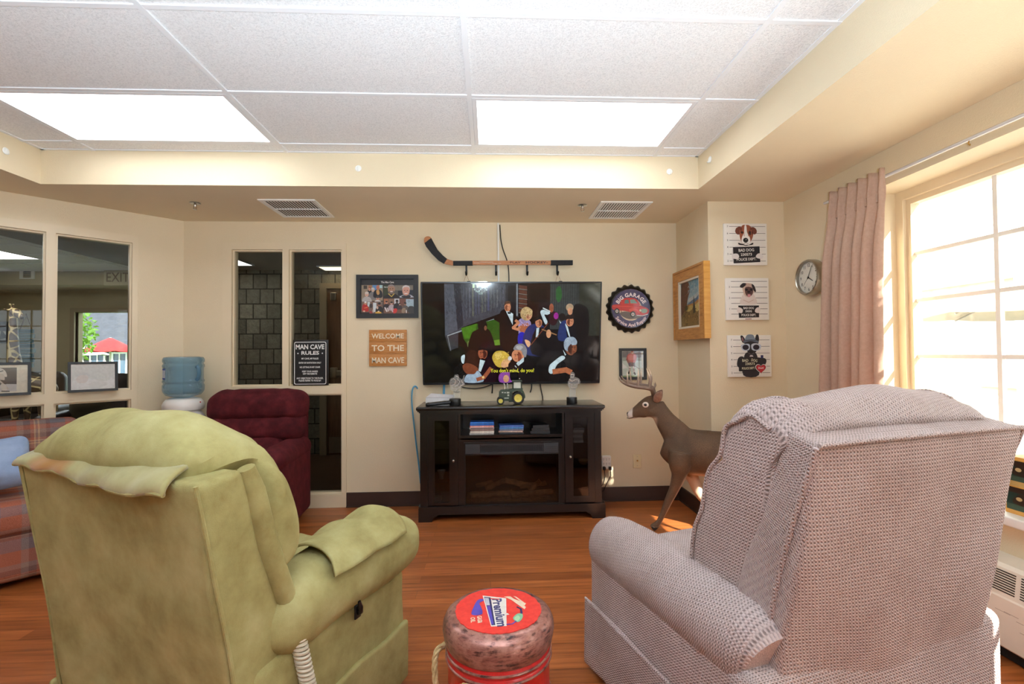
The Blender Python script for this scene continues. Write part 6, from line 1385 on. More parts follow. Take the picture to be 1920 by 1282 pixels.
# ================================================================== WATER COOLER
wc = V3((-2.345, 3.865, 0)); M_coolw = plain('cooler_white', S(232, 230, 226), .35, var=.02)
t = thing('water_cooler', 'white water cooler in the corner behind the burgundy recliner', 'water cooler', tuple(wc), radians(45))
mb = MB(); mb.rbox((.27, .27, .86), .10, c=(0, 0, .432), k=4, m=3); mb.build('cabinet', M_coolw, t)
mb = MB(); mb.lathe([(.135, .845), (.138, .86), (.138, .885), (.130, .905), (.115, .925), (.085, .935), (.05, .936)], seg=40); mb.build('collar', M_coolw, t)
mb = MB(); mb.ball((.085, -.10, .90), .006); mb.build('indicator_lamp', plain('red_indicator', S(200, 40, 40), .4), t)
m_bot = bpy.data.materials.new('blue_bottle_plastic'); m_bot.use_nodes = True; nt = m_bot.node_tree; nt.nodes.clear()
o_ = nt.nodes.new('ShaderNodeOutputMaterial'); x1 = nt.nodes.new('ShaderNodeMixShader'); x2 = nt.nodes.new('ShaderNodeMixShader'); tr = nt.nodes.new('ShaderNodeBsdfTransparent'); gl = nt.nodes.new('ShaderNodeBsdfGlossy'); df = nt.nodes.new('ShaderNodeBsdfDiffuse'); lw = nt.nodes.new('ShaderNodeLayerWeight')
lw.inputs[0].default_value = .3; tr.inputs[0].default_value = (.66, .82, .92, 1); gl.inputs['Roughness'].default_value = .08; df.inputs[0].default_value = S(120, 166, 196); x1.inputs[0].default_value = .24
L(nt, tr.outputs[0], x1.inputs[1]); L(nt, df.outputs[0], x1.inputs[2]); L(nt, mathn(nt, 'MULTIPLY', lw.outputs['Facing'], .6), x2.inputs[0]); L(nt, x1.outputs[0], x2.inputs[1]); L(nt, gl.outputs[0], x2.inputs[2]); L(nt, x2.outputs[0], o_.inputs[0])
t = thing('water_bottle', 'blue water bottle with a moulded handle standing upside down in the cooler', 'water bottle', (wc.x, wc.y, .936)); BR = .137
mb = MB(); mb.lathe([(.045, .0005), (.07, .006), (.115, .020), (BR*.97, .045), (BR, .06), (BR, .095), (BR*.955, .104), (BR*.955, .112), (BR, .121), (BR, .130), (BR*.96, .140), (BR*.96, .225), (BR, .235), (BR, .250), (BR*.955, .258), (BR*.955, .266), (BR, .275), (BR, .292), (BR*.94, .308), (BR*.7, .313), (.02, .306)], seg=48); mb.build('bottle_body', m_bot, t)
hx, hy = BR*.95, -BR*.30
mb = MB(); mb.tube([(hx*.92, hy*.92, .135), (hx*1.06, hy*1.06, .150), (hx*1.10, hy*1.10, .185), (hx*1.06, hy*1.06, .222), (hx*.92, hy*.92, .238)], .014, 12); mb.build('handle', m_bot, t)
A = Art(0, 0, 1, 1); lab = MB()
MLAB = plain('bottle_label', S(196, 204, 216), .5, var=.25, vscale=70)
lab.grid(8, 1, lambda u, v: ((BR*.96+.002)*cos(radians(200+42*u)), (BR*.96+.002)*sin(radians(200+42*u)), .145+.075*v)); lab.build('label', MLAB, t)
for z0 in (.143, .212): lb = MB(); lb.grid(8, 1, lambda u, v, z0=z0: ((BR*.96+.0026)*cos(radians(200+42*u)), (BR*.96+.0026)*sin(radians(200+42*u)), z0+.012*v)); lb.build('label_stripe', plain('label_blue', S(48, 80, 170), .5, var=0), t)

# ================================================================== CURTAIN AND RAIL
cu = thing('curtain', 'dusty pink pinch-pleated curtain drawn to the left side of the window', 'curtain', (2.12, 2.72, 2.19)); CZ1 = 2.232; CZ0 = .62
def curt(u, v):
    z = CZ1+(CZ0-CZ1)*v; spread = 1+.10*v; y = 2.49+.05*v+(1-u)*.425*spread
    n = 5.5; ph = u*n*2*pi; pin = math.exp(-((v-.075)/.035)**2)
    amp = (.024 if v < .05 else .024+.034*sst(.05, .3, v))*(1-.55*pin)
    x = 2.140-.006-amp*(.5+.5*sin(ph))-.012*sin(ph*.5+1)*v-.02*pin*max(0, sin(ph))**6
    y += .010*cos(ph)*(v > .02)*sst(.05, .25, v)+.006*noise.noise(V3((u*5, v*3, 1)))
    return (x, y, z+(.004*sin(ph) if v < .02 else 0))
MB().grid(150, 60, curt, uvs=(1, 1.6)).build('cloth', M_curtain, cu, True, solid=.003)
for i in range(5):
    u = (i+.78)/5.5; p = V3(curt(u, .09)); mb = MB(); mb.rbox((.012, .018, .05), .005, c=(p.x-.006, p.y, p.z)); mb.build('pleat_tuck', M_curtain, cu, True)
mb = MB(); mb.tube([(2.150-.0, 3.0, 2.196), (2.15, -.7, 2.196)], .009, 10, flat=1.0); mb.box(2.15, 2.186, -.68, -.66, 2.19, 2.20); mb.box(2.15, 2.186, 2.96, 2.98, 2.19, 2.20)
o = mb.build('curtain_rail', plain('white_rail_enamel', S(214, 214, 216), .3, metal=.2, var=0)); tag(o, 'white curtain rail along the top of the big window', 'curtain rail')
p = V3((2.15, 2.06, 2.186)); mb = MB(); mb.tube([(2.150, 2.06, 2.190), (2.146, 2.06, 2.176), (2.15, 2.056, 2.166), (2.154, 2.06, 2.174)], .0025, 6); o = mb.build('curtain_glider', M_brass); tag(o, 'small brass curtain glider left on the empty rail', 'curtain glider')

# ================================================================== RADIATOR, SILL
RX = 2.058
t = thing('convector_heater', 'off-white wall convector heater below the window, partly behind the mauve recliner', 'heater', (2.12, 1.2, 0))
pr = [(XR-.001, .055), (RX+.006, .055), (RX, .062), (RX, .255), (RX+.004, .262), (RX+.018, .372), (RX+.03, .386), (XR-.001, .392)]
mb = MB(); mb.prism([(x, z) for x, z in pr], 2.45, frameM((0, 2.30, 0), (1, 0, 0), (0, 0, 1), (0, -1, 0))); mb.build('casing', M_offwhite, t, True)
mb = MB(); y = 2.25
while y > -.05:
    for i in range(9): zz = .278+i*.0098; xx = RX+.004+(zz-.262)/.11*.014; mb.box(xx-.0015, xx+.004, y-.085, y, zz, zz+.0042)
    y -= .105
mb.build('grille_slots', plain('slot_shadow', S(40, 34, 28), .8, var=0), t, True)
MB().box(RX+.03, XR-.01, -.1, 2.28, .006, .056).build('base_channel', M_dark, t, True)
mb = MB(); rr = random.Random(5)
for i in range(14): y0 = 1.75+rr.random()*.4; z0 = .10+rr.random()*.11; mb.box(RX-.0004, RX+.001, y0, y0+.02+.05*rr.random(), z0, z0+.0012)
mb.build('scuff', plain('scuff_marks', S(120, 104, 86), .7, var=0), t, True)
# framed green pictures on the sill
t = thing('picture_box', 'wooden box with dark green landscape pictures standing on the window sill', 'decorative box', (2.21, 1.78, WZ0))
mb = MB(); mb.box(2.165, 2.265, 1.60, 1.965, WZ0+.0005, .812); mb.build('box_body', M_honey, t, True); FX = 2.1645
A = Art(0, 0, 1, 1); M = frameM((FX, 1.965, WZ0), (0, -1, 0), (0, 0, 1), (-1, 0, 0)); Hh = .812-WZ0
for a, b_ in ((.018, .112), (.138, .222)):
    A.rect(.006, a, .359, b_, S(30, 58, 52)); A.rect(.006, a, .359, a+(b_-a)*.25, S(66, 88, 72)); A.rect(.006, b_-.022, .359, b_, S(50, 36, 28)); A.blob([(.03, a+.03), (.06, a+.07), (.12, a+.06), (.16, a+.04), (.10, a+.022)], S(52, 40, 30)); A.ell(.055, a+.048, .012, .008, S(196, 170, 120)); A.blob([(.2, a+.02), (.25, a+.06), (.33, a+.05), (.35, a+.02)], S(22, 44, 40))
for zz in (.120, .127, .134): A.rect(.004, zz-.0028, .361, zz+.0028, S(206, 176, 110))
A.build('picture', M_printgl, t, M, base=.0003)
o = MB().lathe([(.016, .0005), (.02, .003), (.02, .03), (.012, .036), (.012, .042)], (2.21, 1.90, .812), 18).build('small_bottle', plain('teal_glass', S(60, 120, 130), .15, var=0)); tag(o, 'small teal bottle on top of the green picture box', 'bottle')

# ================================================================== CEILING FITTINGS
def vent(x0, x1, y0, y1, label):
    t = thing('air_vent', label, 'air vent', ((x0+x1)/2, (y0+y1)/2, ZS), 0, 'white ceiling vents'); e = .026; z = ZS
    mb = MB()
    for q in ((x0, x1, y0, y0+e), (x0, x1, y1-e, y1), (x0, x0+e, y0+e, y1-e), (x1-e, x1, y0+e, y1-e)): mb.box(*q, z-.008, z-.0005)
    mb.build('frame', M_white, t, True); MB().box(x0+e, x1-e, y0+e, y1-e, z-.002, z-.0008).build('duct', plain('duct_dark', S(52, 46, 40), .8, var=0), t, True)
    n = 17; sl = MB()
    for i in range(n): x = x0+e+(x1-x0-2*e)*(i+.5)/n; sl.add([(x-.0052, y0+e, z-.0060), (x+.0052, y0+e, z-.0078), (x+.0052, y1-e, z-.0078), (x-.0052, y1-e, z-.0060), (x-.0050, y0+e, z-.0050), (x+.0054, y0+e, z-.0068), (x+.0054, y1-e, z-.0068), (x-.0050, y1-e, z-.0050)], [(0, 1, 2, 3), (7, 6, 5, 4), (0, 4, 5, 1), (2, 6, 7, 3), (1, 5, 6, 2), (0, 3, 7, 4)], smooth=False)
    sl.box(x0+e, x1-e, (y0+y1)/2-.004, (y0+y1)/2+.004, z-.009, z-.002); tag(sl.build('louvre', M_white, t, True), None)
vent(-1.63, -1.23, 3.505, 3.95, 'white louvred ceiling vent on the left, above the burgundy recliner'); vent(.825, 1.21, 3.505, 3.95, 'white louvred ceiling vent on the right, above the bottle cap sign')
for x, y, lb in ((-2.113, 3.602, 'chrome ceiling sprinkler head left of the left vent'), (.706, 3.597, 'chrome ceiling sprinkler head left of the right vent')):
    t = thing('ceiling_sprinkler', lb, 'sprinkler', (x, y, ZS), 0, 'ceiling sprinkler heads')
    mb = MB(); mb.lathe([(.010, -.001), (.034, -.001), (.036, -.006), (.030, -.010), (.012, -.012)], (x, y, ZS), 24); mb.build('escutcheon', M_chrome, t, True)
    mb = MB(); mb.lathe([(.008, -.010), (.009, -.026), (.006, -.030)], (x, y, ZS), 12); mb.tube([(x-.008, y, ZS-.026), (x-.012, y, ZS-.036), (x-.004, y, ZS-.048)], .0025, 6); mb.tube([(x+.008, y, ZS-.026), (x+.012, y, ZS-.036), (x+.004, y, ZS-.048)], .0025, 6); mb.lathe([(.004, -.046), (.013, -.049), (.013, -.051), (.002, -.052)], (x, y, ZS), 16); mb.build('head', M_chrome, t, True)
def hookknob(pos, n, label):
    u = V3((0, 0, 1)).cross(V3(n)); M = frameM(pos, u, (0, 0, 1), n); t = thing('adhesive_hook', label, 'hook', tuple(pos), 0, 'white hooks round the ceiling recess')
    mb = MB(); mb.lathe([(.019, .001), (.021, .003), (.019, .006), (.006, .008)], seg=24, M=M); mb.build('pad', M_white, t, True)
    mb = MB(); mb.tube([M @ V3((0, .010, .008)), M @ V3((0, -.012, .010)), M @ V3((0, -.020, .016)), M @ V3((0, -.014, .022))], .0035, 8); mb.build('hook', M_white, t, True)
for u_, v_, lb in ((672, 316, 'white adhesive hook on the ceiling recess edge above the photo collage'), (1255, 322, 'white adhesive hook on the ceiling recess edge above the bottle cap sign')): q = atY(u_, v_, TY1); hookknob((q.x, TY1, q.z), (0, -1, 0), lb)
q = atX(1332, 299, TX1); hookknob((TX1, q.y, q.z), (-1, 0, 0), 'white adhesive hook on the right side of the ceiling recess')
q = atX(10, 283, TX0); hookknob((TX0, q.y, q.z), (1, 0, 0), 'white adhesive hook on the left side of the ceiling recess')
# ================================================================== CORRIDOR BEHIND THE BACK WINDOW
w = MB(); w.box(-4.2, .6, 6.3, 6.42, 0, 2.4); struct(w.build('wall_corridor', M_stone))
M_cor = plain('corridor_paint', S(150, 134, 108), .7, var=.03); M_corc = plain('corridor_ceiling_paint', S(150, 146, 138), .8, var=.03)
struct(MB().box(-4.3, 1.0, YB+T+.01, 6.42, 2.33, 2.42).build('ceiling_corridor', M_corc))
struct(MB().box(.5, .6, YB+T, 6.42, 0, 2.4).build('wall_corridor', M_cor))
m_cf = m_wood('corridor_floor_wood', S(52, 34, 22), S(74, 48, 30), S(92, 62, 40), (1, 12, 1), 3, .35)
struct(MB().box(-4.2, 1.0, YB+T+.01, 6.42, -.08, 0).build('floor', m_cf))
# dividing wall between the corridor and the far lounge
a, b_ = V3((-2.70, YB+.14, 0)), V3((-5.9, 9.0, 0)); u_ = (b_-a).normalized(); MW_ = frameM(a, u_, (0, 0, 1), u_.cross(V3((0, 0, 1))))
struct(MB().box(0, (b_-a).length, 0, 2.7, -.03, .03, M=MW_).build('wall_lounge', M_cor))
# wooden door at the end of the block wall
dx0, dx1 = -2.03, -1.16; DY = 6.28
t = struct(MB().box(dx0, dx1, DY-.045, DY, .005, 2.08).build('door_1', M_doorw))
mb = MB()
for q in ((dx0-.09, dx0-.005, 0, 2.15), (dx1+.005, dx1+.09, 0, 2.15), (dx0-.005, dx1+.005, 2.085, 2.15)): mb.box(q[0], q[1], DY-.07, DY+.02, q[2], q[3])
struct(mb.build('trim_1', M_cor))
mb = MB(); mb.rbox((.62, .05, .075), .015, c=(dx0+.36, DY-.085, 1.02)); mb.box(dx0+.05, dx0+.13, DY-.12, DY-.045, .96, 1.09, bev=.01); mb.build('panic_bar', M_steel, t)
mb = MB(); mb.rbox((.07, .05, .10), .01, c=(dx0+.085, DY-.075, 1.98)); mb.build('door_closer', M_steel, t)
MB().box(dx0+.02, dx1-.02, DY-.048, DY-.045, .02, .22).build('kick_plate', M_steel, t)
for (x0, x1, y0, y1, m_, lb) in ((-3.4, -2.80, 5.45, 5.90, M_lamp2, 'white corridor ceiling light seen at the top left of the back window'), (-2.06, -1.4, 6.0, 6.25, M_lampw, 'warm corridor ceiling light above the wooden door')):
    t = thing('corridor_light', lb, 'ceiling light', ((x0+x1)/2, (y0+y1)/2, 2.33), 0, None); mb = MB()
    for q in ((x0-.02, x1+.02, y0-.02, y0), (x0-.02, x1+.02, y1, y1+.02), (x0-.02, x0, y0, y1), (x1, x1+.02, y0, y1)): mb.box(*q, 2.315, 2.3295)
    mb.build('frame', M_tbar, t, True); MB().box(x0, x1, y0, y1, 2.318, 2.324).build('diffuser', m_, t, True)

# ================================================================== LOUNGE BEYOND THE DIAGONAL WINDOW
M_lw = plain('lounge_paint', S(170, 158, 126), .7, var=.03)
def lw_pt(u, v, Y): return atY(u, v, Y)
FY = 8.6
wx0 = lw_pt(141, 660, FY).x; wx1 = -5.2; wz0, wz1 = .62, lw_pt(190, 585, FY).z
w = MB(); w.box(-11, wx0, FY, FY+.15, 0, 2.7); w.box(wx0, wx1, FY, FY+.15, 0, wz0); w.box(wx0, wx1, FY, FY+.15, wz1, 2.7); w.box(wx1, -4.6, FY, FY+.15, 0, 2.7)
struct(w.build('wall_lounge', M_lw))
struct(MB().box(-11, -10.9, 2, FY+.15, 0, 2.7).build('wall_lounge', M_lw)); struct(MB().box(-11, -4.62, 1.9, 2.0, 0, 2.7).build('wall_lounge', M_lw))
struct(MB().box(-11, -2.7, 2, FY+.15, -.08, 0).build('floor', plain('lounge_bounce_carpet', S(176, 170, 160), .95, var=.06, vscale=30)))  # pale carpet invented to bounce light up to the lounge ceiling
m_lt = m_tile(); 
c = MB(); 
pa = LW0+LD*.0-LN*.14; pb_ = LW0+LD*2.95-LN*.14
c.prism([(pa.x-.15, pa.y+.1), (b_.x+.05, b_.y), (-11, 9.0), (-11, 2.0), (pb_.x, 2.0), (pb_.x, pb_.y)], .08, Matrix.Translation((0, 0, 2.60))); struct(c.build('ceiling_lounge', m_lt))
gmb = MB()
for i in range(8): gmb.box(-11, -3.2, 3.0+i*.61, 3.024+i*.61, 2.594, 2.601)
for i in range(6): gmb.box(-10.4+i*1.22, -10.376+i*1.22, 4.5, 8, 2.5945, 2.601)
struct(gmb.build('ceiling_grid', M_tbar))
struct(MB().box(-11, -5.3, 8.0, FY, 2.385, 2.62).build('ceiling_soffit', M_lw))
mb = MB(); e = .07
for q in ((wx0-e, wx0, wz0-e, wz1+e), (wx1, wx1+e, wz0-e, wz1+e), (wx0, wx1, wz1, wz1+e), (wx0, wx1, wz0-e, wz0)): mb.box(q[0], q[1], FY-.03, FY+.06, q[2], q[3])
o = struct(mb.build('window_5', M_cor)); tag(MB().box(wx0, wx1, FY+.02, FY+.024, wz0, wz1).build('pane', M_pane, o), 'clear glass pane')
for (x0, x1, y0, y1, lb) in ((-7.4, -6.15, 6.35, 6.95, 'bright lounge ceiling light, farther of the pair in the diagonal window'), (-6.75, -5.5, 5.1, 5.72, 'bright lounge ceiling light, nearer of the pair in the diagonal window')):
    t = thing('lounge_light', lb, 'ceiling light', ((x0+x1)/2, (y0+y1)/2, 2.6)); mb = MB()
    for q in ((x0-.02, x1+.02, y0-.02, y0), (x0-.02, x1+.02, y1, y1+.02), (x0-.02, x0, y0, y1), (x1, x1+.02, y0, y1)): mb.box(*q, 2.59, 2.5985)
    mb.build('frame', M_tbar, t, True); MB().box(x0, x1, y0, y1, 2.593, 2.597).build('diffuser', M_lamp2, t, True)
# vent and exit sign on the soffit face
p = atY(38, 523, 8.0); q = atY(66, 505, 8.0); t = thing('wall_vent', 'small white vent grille high in the lounge beyond the diagonal window', 'air vent', (p.x, 8.0, p.z)); M = back_frame(p.x, 8.0, p.z); w_, h_ = q.x-p.x, q.z-p.z; mb = MB()
for z_ in ((0, w_, 0, .02), (0, w_, h_-.02, h_), (0, .05, .02, h_-.02), (w_-.05, w_, .02, h_-.02)): mb.box(*z_, .001, .015, M=M)
mb.build('frame', M_white, t, True); mb = MB(); mb.box(.05, w_-.05, .02, h_-.02, .001, .003, M=M); mb.build('duct', M_dark, t, True); mb = MB()
for i in range(4): mb.box(.05, w_-.05, .03+i*.03, .042+i*.03, .003, .010, M=M)
mb.build('louvre', M_cor, t, True)
p = atY(196, 535, 7.9); q = atY(246, 507, 7.9); t = thing('exit_sign', 'pale EXIT sign hanging in the lounge beyond the diagonal window', 'exit sign', (p.x, 7.9, p.z)); M = back_frame(p.x, 7.9, p.z); w_, h_ = q.x-p.x, q.z-p.z
MB().rbox((w_, h_, .04), .006, c=(w_/2, h_/2, 0), k=2, m=1, M=M).build('sign_box', plain('exit_sign_face', S(196, 184, 152), .5, var=0), t, True)
A = Art(0, 0, 1, 1); A.text('EXIT', w_*.52, h_*.5, h_*.62, S(132, 112, 88), .01, width=w_*.86); A.build('lettering', M_print, t, M, base=.0205)
MB().box(p.x+w_*.48, p.x+w_*.52, 7.89, 7.91, p.z+h_, 2.6).build('hanger', M_steel, t, True)
# giraffe figure
gx = atY(28, 600, 7.2); t = thing('giraffe_statue', 'tall wooden giraffe figure standing in the lounge behind the glass', 'giraffe statue', (gx.x, 7.2, 0)); gX = gx.x
m_gir, nt, b = nodes_of('giraffe_patches'); vo = nt.nodes.new('ShaderNodeTexVoronoi'); vo.feature = 'DISTANCE_TO_EDGE'; vo.inputs['Scale'].default_value = 9; L(nt, coord(nt), vo.inputs['Vector'])
L(nt, ramp(nt, vo.outputs['Distance'], [(.07, S(200, 178, 130)), (.11, S(84, 62, 44))]), b.inputs['Base Color']); b.inputs['Roughness'].default_value = .5
B = MB(); limb([(gX+.10, 7.2, .82), (gX+.04, 7.2, .98), (gX-.01, 7.2, 1.3), (gX-.02, 7.2, 1.62), (gX-.02, 7.2, 1.86)], [.15, .105, .068, .05, .045], 14); limb([(gX-.03, 7.2, 1.90), (gX+.03, 7.19, 1.88), (gX+.10, 7.17, 1.83), (gX+.15, 7.16, 1.80)], [.05, .055, .038, .026], 12)
limb([(gX+.10, 7.2, .86), (gX+.25, 7.2, .84), (gX+.45, 7.2, .78), (gX+.52, 7.2, .74)], [.13, .15, .14, .07], 14)
for lx_, ly_ in ((.08, -.07), (.12, .07), (.44, -.07), (.48, .07)): limb([(gX+lx_, 7.2+ly_, .75), (gX+lx_, 7.2+ly_, .4), (gX+lx_, 7.2+ly_, .02)], [.07, .035, .04], 10)
for s_ in (-1, 1): limb([(gX-.03, 7.2+s_*.02, 1.93), (gX-.05, 7.2+s_*.025, 2.01)], [.012, .016], 8); limb([(gX-.04, 7.2+s_*.03, 1.91), (gX-.08, 7.2+s_*.09, 1.93)], [.02, .006], 8)
o = B.build('body', m_gir, t, True); voxel(o, .012, 3)
# stacked blue wall boards on a cord
p = atY(33, 690, FY); q = atY(66, 617, FY); w_, h_ = q.x-p.x, q.z-p.z; t = thing('hanging_sign', 'column of blue-green wooden word boards hanging on a cord in the lounge', 'sign', (p.x, FY, p.z)); M = back_frame(p.x, FY, p.z); n = 8
for i in range(n):
    y1 = h_*(1-i/n); y0 = h_*(1-(i+.86)/n); bd = MB().box((.0, .02, .0, .03, -.02, .02, .03, .06)[i]*.6, w_-(.02, .0, .03, .01, -.03, .02, .0, .02)[i]*.6, y0, y1, .002, .02, M=M).build('board', plain('blue_board', (S(84, 122, 130), S(120, 150, 150), S(60, 110, 122))[i % 3], .7, var=.12, vscale=14), t, True)
A = Art(0, 0, 1, 1); rr = random.Random(9)
for i in range(n):
    yc = h_*(1-(i+.43)/n); x = w_*.14
    while x < w_*.82: l_ = w_*(.03+.05*rr.random()); A.rect(x, yc-.015, x+l_*.6, yc+.015, (S(44, 74, 84), S(186, 200, 196))[i % 3 == 2]); x += l_
A.build('painted_words', M_print, t, M, base=.0205)
c_ = (w_/2, h_+.26); mb = MB(); mb.tube([M @ V3((w_*.16, h_, .012)), M @ V3((c_[0], c_[1], .012)), M @ V3((w_*.84, h_, .012))], .006, 6); mb.build('cord', M_doorw, t, True)
# picture, and dark armchairs seen through the low panes
p = atY(-12, 643, FY); q = atY(19, 603, FY); A = Art(0, 0, 1, 1); w_, h_ = q.x-p.x, q.z-p.z; A.rect(.03, .03, w_-.03, h_-.03, S(96, 92, 96)); A.rect(.06, .05, w_-.05, h_*.55, S(176, 170, 150)); A.blob([(.1, .08), (w_*.5, .2), (w_*.8, .1), (w_*.4, .06)], S(60, 56, 56))
framed('framed_print', 'dark framed print on the far lounge wall at the left edge', 'picture', back_frame(p.x, FY, p.z), w_, h_, .03, .04, M_fblack, A, glass=False)
M_lc = plain('dark_leather', S(48, 38, 34), .45, var=.15, vscale=8)
for px_, Y_, lb in ((175, 6.5, 'dark leather armchair in the lounge, seen through the low right pane'), (50, 7.6, 'dark leather armchair in the lounge beside the giraffe figure')):
    q = atY(px_, 800, Y_); t = thing('armchair', lb, 'armchair', (q.x, Y_, 0), radians(20), None)
    MB().rbox((.62, .66, .34), .08, c=(0, 0, .22), k=3, m=3).build('seat', M_lc, t); MB().rbox((.70, .22, .70), .10, c=(0, .32, .66), k=4, m=4, bulge=(0, .03, .02)).build('backrest', M_lc, t)
    for s_ in (-1, 1): MB().rbox((.18, .74, .52), .08, c=(s_*.39, .0, .30), k=3, m=3).build('armrest', M_lc, t)
# two framed pictures leaning on the rail of the diagonal window
def railpic(label, s0, s1, z0, z1, draw):
    w_, h_ = s1-s0, z1-z0; P0 = LW0+LD*s1+LN*.052; tl = radians(6)
    M = frameM((P0.x, P0.y, z0), (.70711, .70711, 0), tuple(V3((0, 0, cos(tl)))-LN*sin(tl)), tuple(LN*cos(tl)+V3((0, 0, sin(tl)))))
    A = Art(0, 0, w_/100, 1); H = 100*h_/w_; draw(A, H); return framed('framed_photo', label, 'picture frame', M, w_, h_, .014, .013, M_fblack, A, glass=True)
def pc1(A, H):
    A.rect(3, 3, 97, H-3, S(226, 222, 204)); A.rect(18, 10, 76, H-12, S(74, 72, 72)); A.poly([(18, 10), (76, 10), (76, 26), (18, 30)], S(196, 196, 196)); G = S(214, 210, 200)
    A.blob([(30, 54), (38, 62), (50, 64), (58, 56), (60, 44), (54, 46), (46, 54), (36, 50), (29, 48)], G); A.blob([(38, 50), (54, 50), (56, 36), (46, 32), (38, 36)], S(196, 190, 180)); A.ell(46, 66, 3.4, 4, S(206, 196, 186)); A.blob([(38, 36), (56, 36), (58, 26), (36, 26)], S(60, 56, 56)); A.line([(40, 48), (48, 36), (62, 16)], 3, S(196, 186, 172)); A.blob([(38, 26), (46, 26), (44, 12), (38, 12)], G); A.blob([(50, 26), (58, 26), (60, 12), (54, 12)], G); A.line([(34, 12), (46, 10)], 2.4, S(40, 38, 38)); A.line([(52, 11), (64, 10)], 2.4, S(40, 38, 38)); A.line([(36, 58), (44, 54), (54, 58)], 2, S(60, 58, 58))
def pc2(A, H):
    A.rect(3, 3, 97, H-3, S(250, 250, 250)); A.rect(8, 7, 92, H-8, S(232, 236, 236)); A.blob([(10, 10), (40, 14), (70, 10), (90, 12), (90, 34), (70, 40), (50, 32), (30, 38), (12, 36)], S(244, 246, 248)); A.blob([(16, 34), (26, 46), (36, 44), (40, 34), (34, 24), (20, 24)], S(236, 230, 228)); A.blob([(50, 42), (66, 48), (82, 44), (84, 30), (66, 26), (52, 32)], S(230, 235, 234)); A.blob([(14, 40), (26, 50), (38, 48), (44, 40), (30, 44)], S(226, 230, 232)); A.blob([(40, 20), (60, 26), (80, 20), (70, 12), (48, 12)], S(232, 235, 236))
railpic('black framed black-and-white hockey photo leaning on the diagonal window rail, at the left edge', .885, 1.17, 1.003, 1.222, pc1)
railpic('black framed pale washed-out photo leaning on the diagonal window rail, right pane', .425, .702, 1.003, 1.218, pc2)

# ================================================================== OUTSIDE THE LOUNGE WINDOW
M_grass = plain('lawn', S(86, 110, 58), .9, var=.25, vscale=6)
struct(MB().box(-30, 30, 8.76, 40, -.3, -.06).build('ground_lawn', M_grass))
struct(MB().box(-30, 2.6, -40, 1.8, -.6, -.5).build('ground_yard', M_grass))
def parasol(x, y, top, rad, col, label, h=.42, name='parasol'):
    t = thing(name, label, 'parasol', (x, y, 0)); mb = MB(); mb.tube([(x, y, -.05), (x, y, top)], .022, 10); mb.build('pole', M_white, t, True)
    mb = MB(); n = 8; R = [(0.001, 0), (.33, .30), (.66, .66), (1, 1)]
    vs = []; fs = []
    for r_, d_ in R:
        for k in range(n*4): a = 2*pi*k/(n*4); sag = 1-.06*(1-abs(cos(a*n/2)))*(r_); vs.append((x+rad*r_*sag*cos(a), y+rad*r_*sag*sin(a), top-h*d_-.03*r_*abs(sin(a*n/2))))
    m_ = n*4
    for i in range(len(R)-1):
        for k in range(m_): fs.append((i*m_+k, i*m_+(k+1) % m_, (i+1)*m_+(k+1) % m_, (i+1)*m_+k))
    mb.add(vs, fs); mb.build('canopy', plain(name+'_cloth', col, .8, var=.04), t, solid=.01, world=True)
    for k in range(n): a = 2*pi*k/n; MB().tube([(x, y, top-.03), (x+rad*.96*cos(a), y+rad*.96*sin(a), top-h-.02)], .010, 6).build('rib', M_steel, t, True)
q = atY(207, 634, 13.5); parasol(q.x, 13.5, q.z+.02, .62*1.0, S(150, 26, 30), 'red parasol outside, seen through the diagonal window', .36)
q = atY(142, 640, 15.5); parasol(q.x-.2, 15.5, q.z, 1.0, S(150, 152, 150), 'white parasol outside beside the red one', .40)
p = atY(120, 640, 20); q = atY(250, 590, 20)
hb = thing('outbuilding', 'grey shingled building outside the lounge window', 'building', ((p.x+q.x)/2, 21, 0)); m_sh = plain('grey_shingles', S(52, 56, 66), .9, var=.2, vscale=5, bumpd=.02, bscale=8)
MB().box(p.x-3, q.x+5, 20.2, 24, -.1, 1.62).build('wall', plain('slate_siding', S(56, 60, 68), .8, var=.06), hb, True)
MB().prism([(20.0-.4, 1.55), (24.4, 1.55), (22.2, 3.15)], (q.x+5.4)-(p.x-3.4), frameM((p.x-3.4, 0, 0), (0, 1, 0), (0, 0, 1), (1, 0, 0))).build('roof', m_sh, hb, True)
for i in range(5):
    x = p.x+i*.85; f_ = MB(); 
    for e_ in ((x, x+.6, .30, .36), (x, x+.6, 1.34, 1.40), (x, x+.06, .36, 1.34), (x+.54, x+.6, .36, 1.34), (x+.28, x+.32, .36, 1.34)): f_.box(e_[0], e_[1], 20.14, 20.2, e_[2], e_[3])
    f_ = f_.build('window', M_white, hb, True); MB().box(x+.06, x+.54, 20.17, 20.18, .36, 1.34).build('pane', plain('dark_window', S(70, 90, 110), .1, var=0), f_, True)
m_leaf = plain('bright_leaves', S(70, 108, 34), .7, var=.35, vscale=20); add_translucency(m_leaf, S(150, 200, 60), .3); m_bark = plain('bark', S(90, 74, 58), .9, var=.2)
def foliage(mb, c, r, n, s, seed):
    rr = random.Random(seed)
    for _ in range(n):
        d_ = V3((rr.gauss(0, 1), rr.gauss(0, 1), rr.gauss(0, 1))).normalized()*(rr.random()**.4); p_ = V3((c[0]+d_.x*r[0], c[1]+d_.y*r[1], c[2]+d_.z*r[2])); u__ = V3((rr.gauss(0, 1), rr.gauss(0, 1), rr.gauss(0, 1))).normalized(); v__ = u__.orthogonal().normalized(); sc = s*(.6+.8*rr.random())
        mb.add([p_-u__*sc, p_+v__*sc*.45, p_+u__*sc, p_-v__*sc*.45], [(0, 1, 2, 3)], smooth=False)
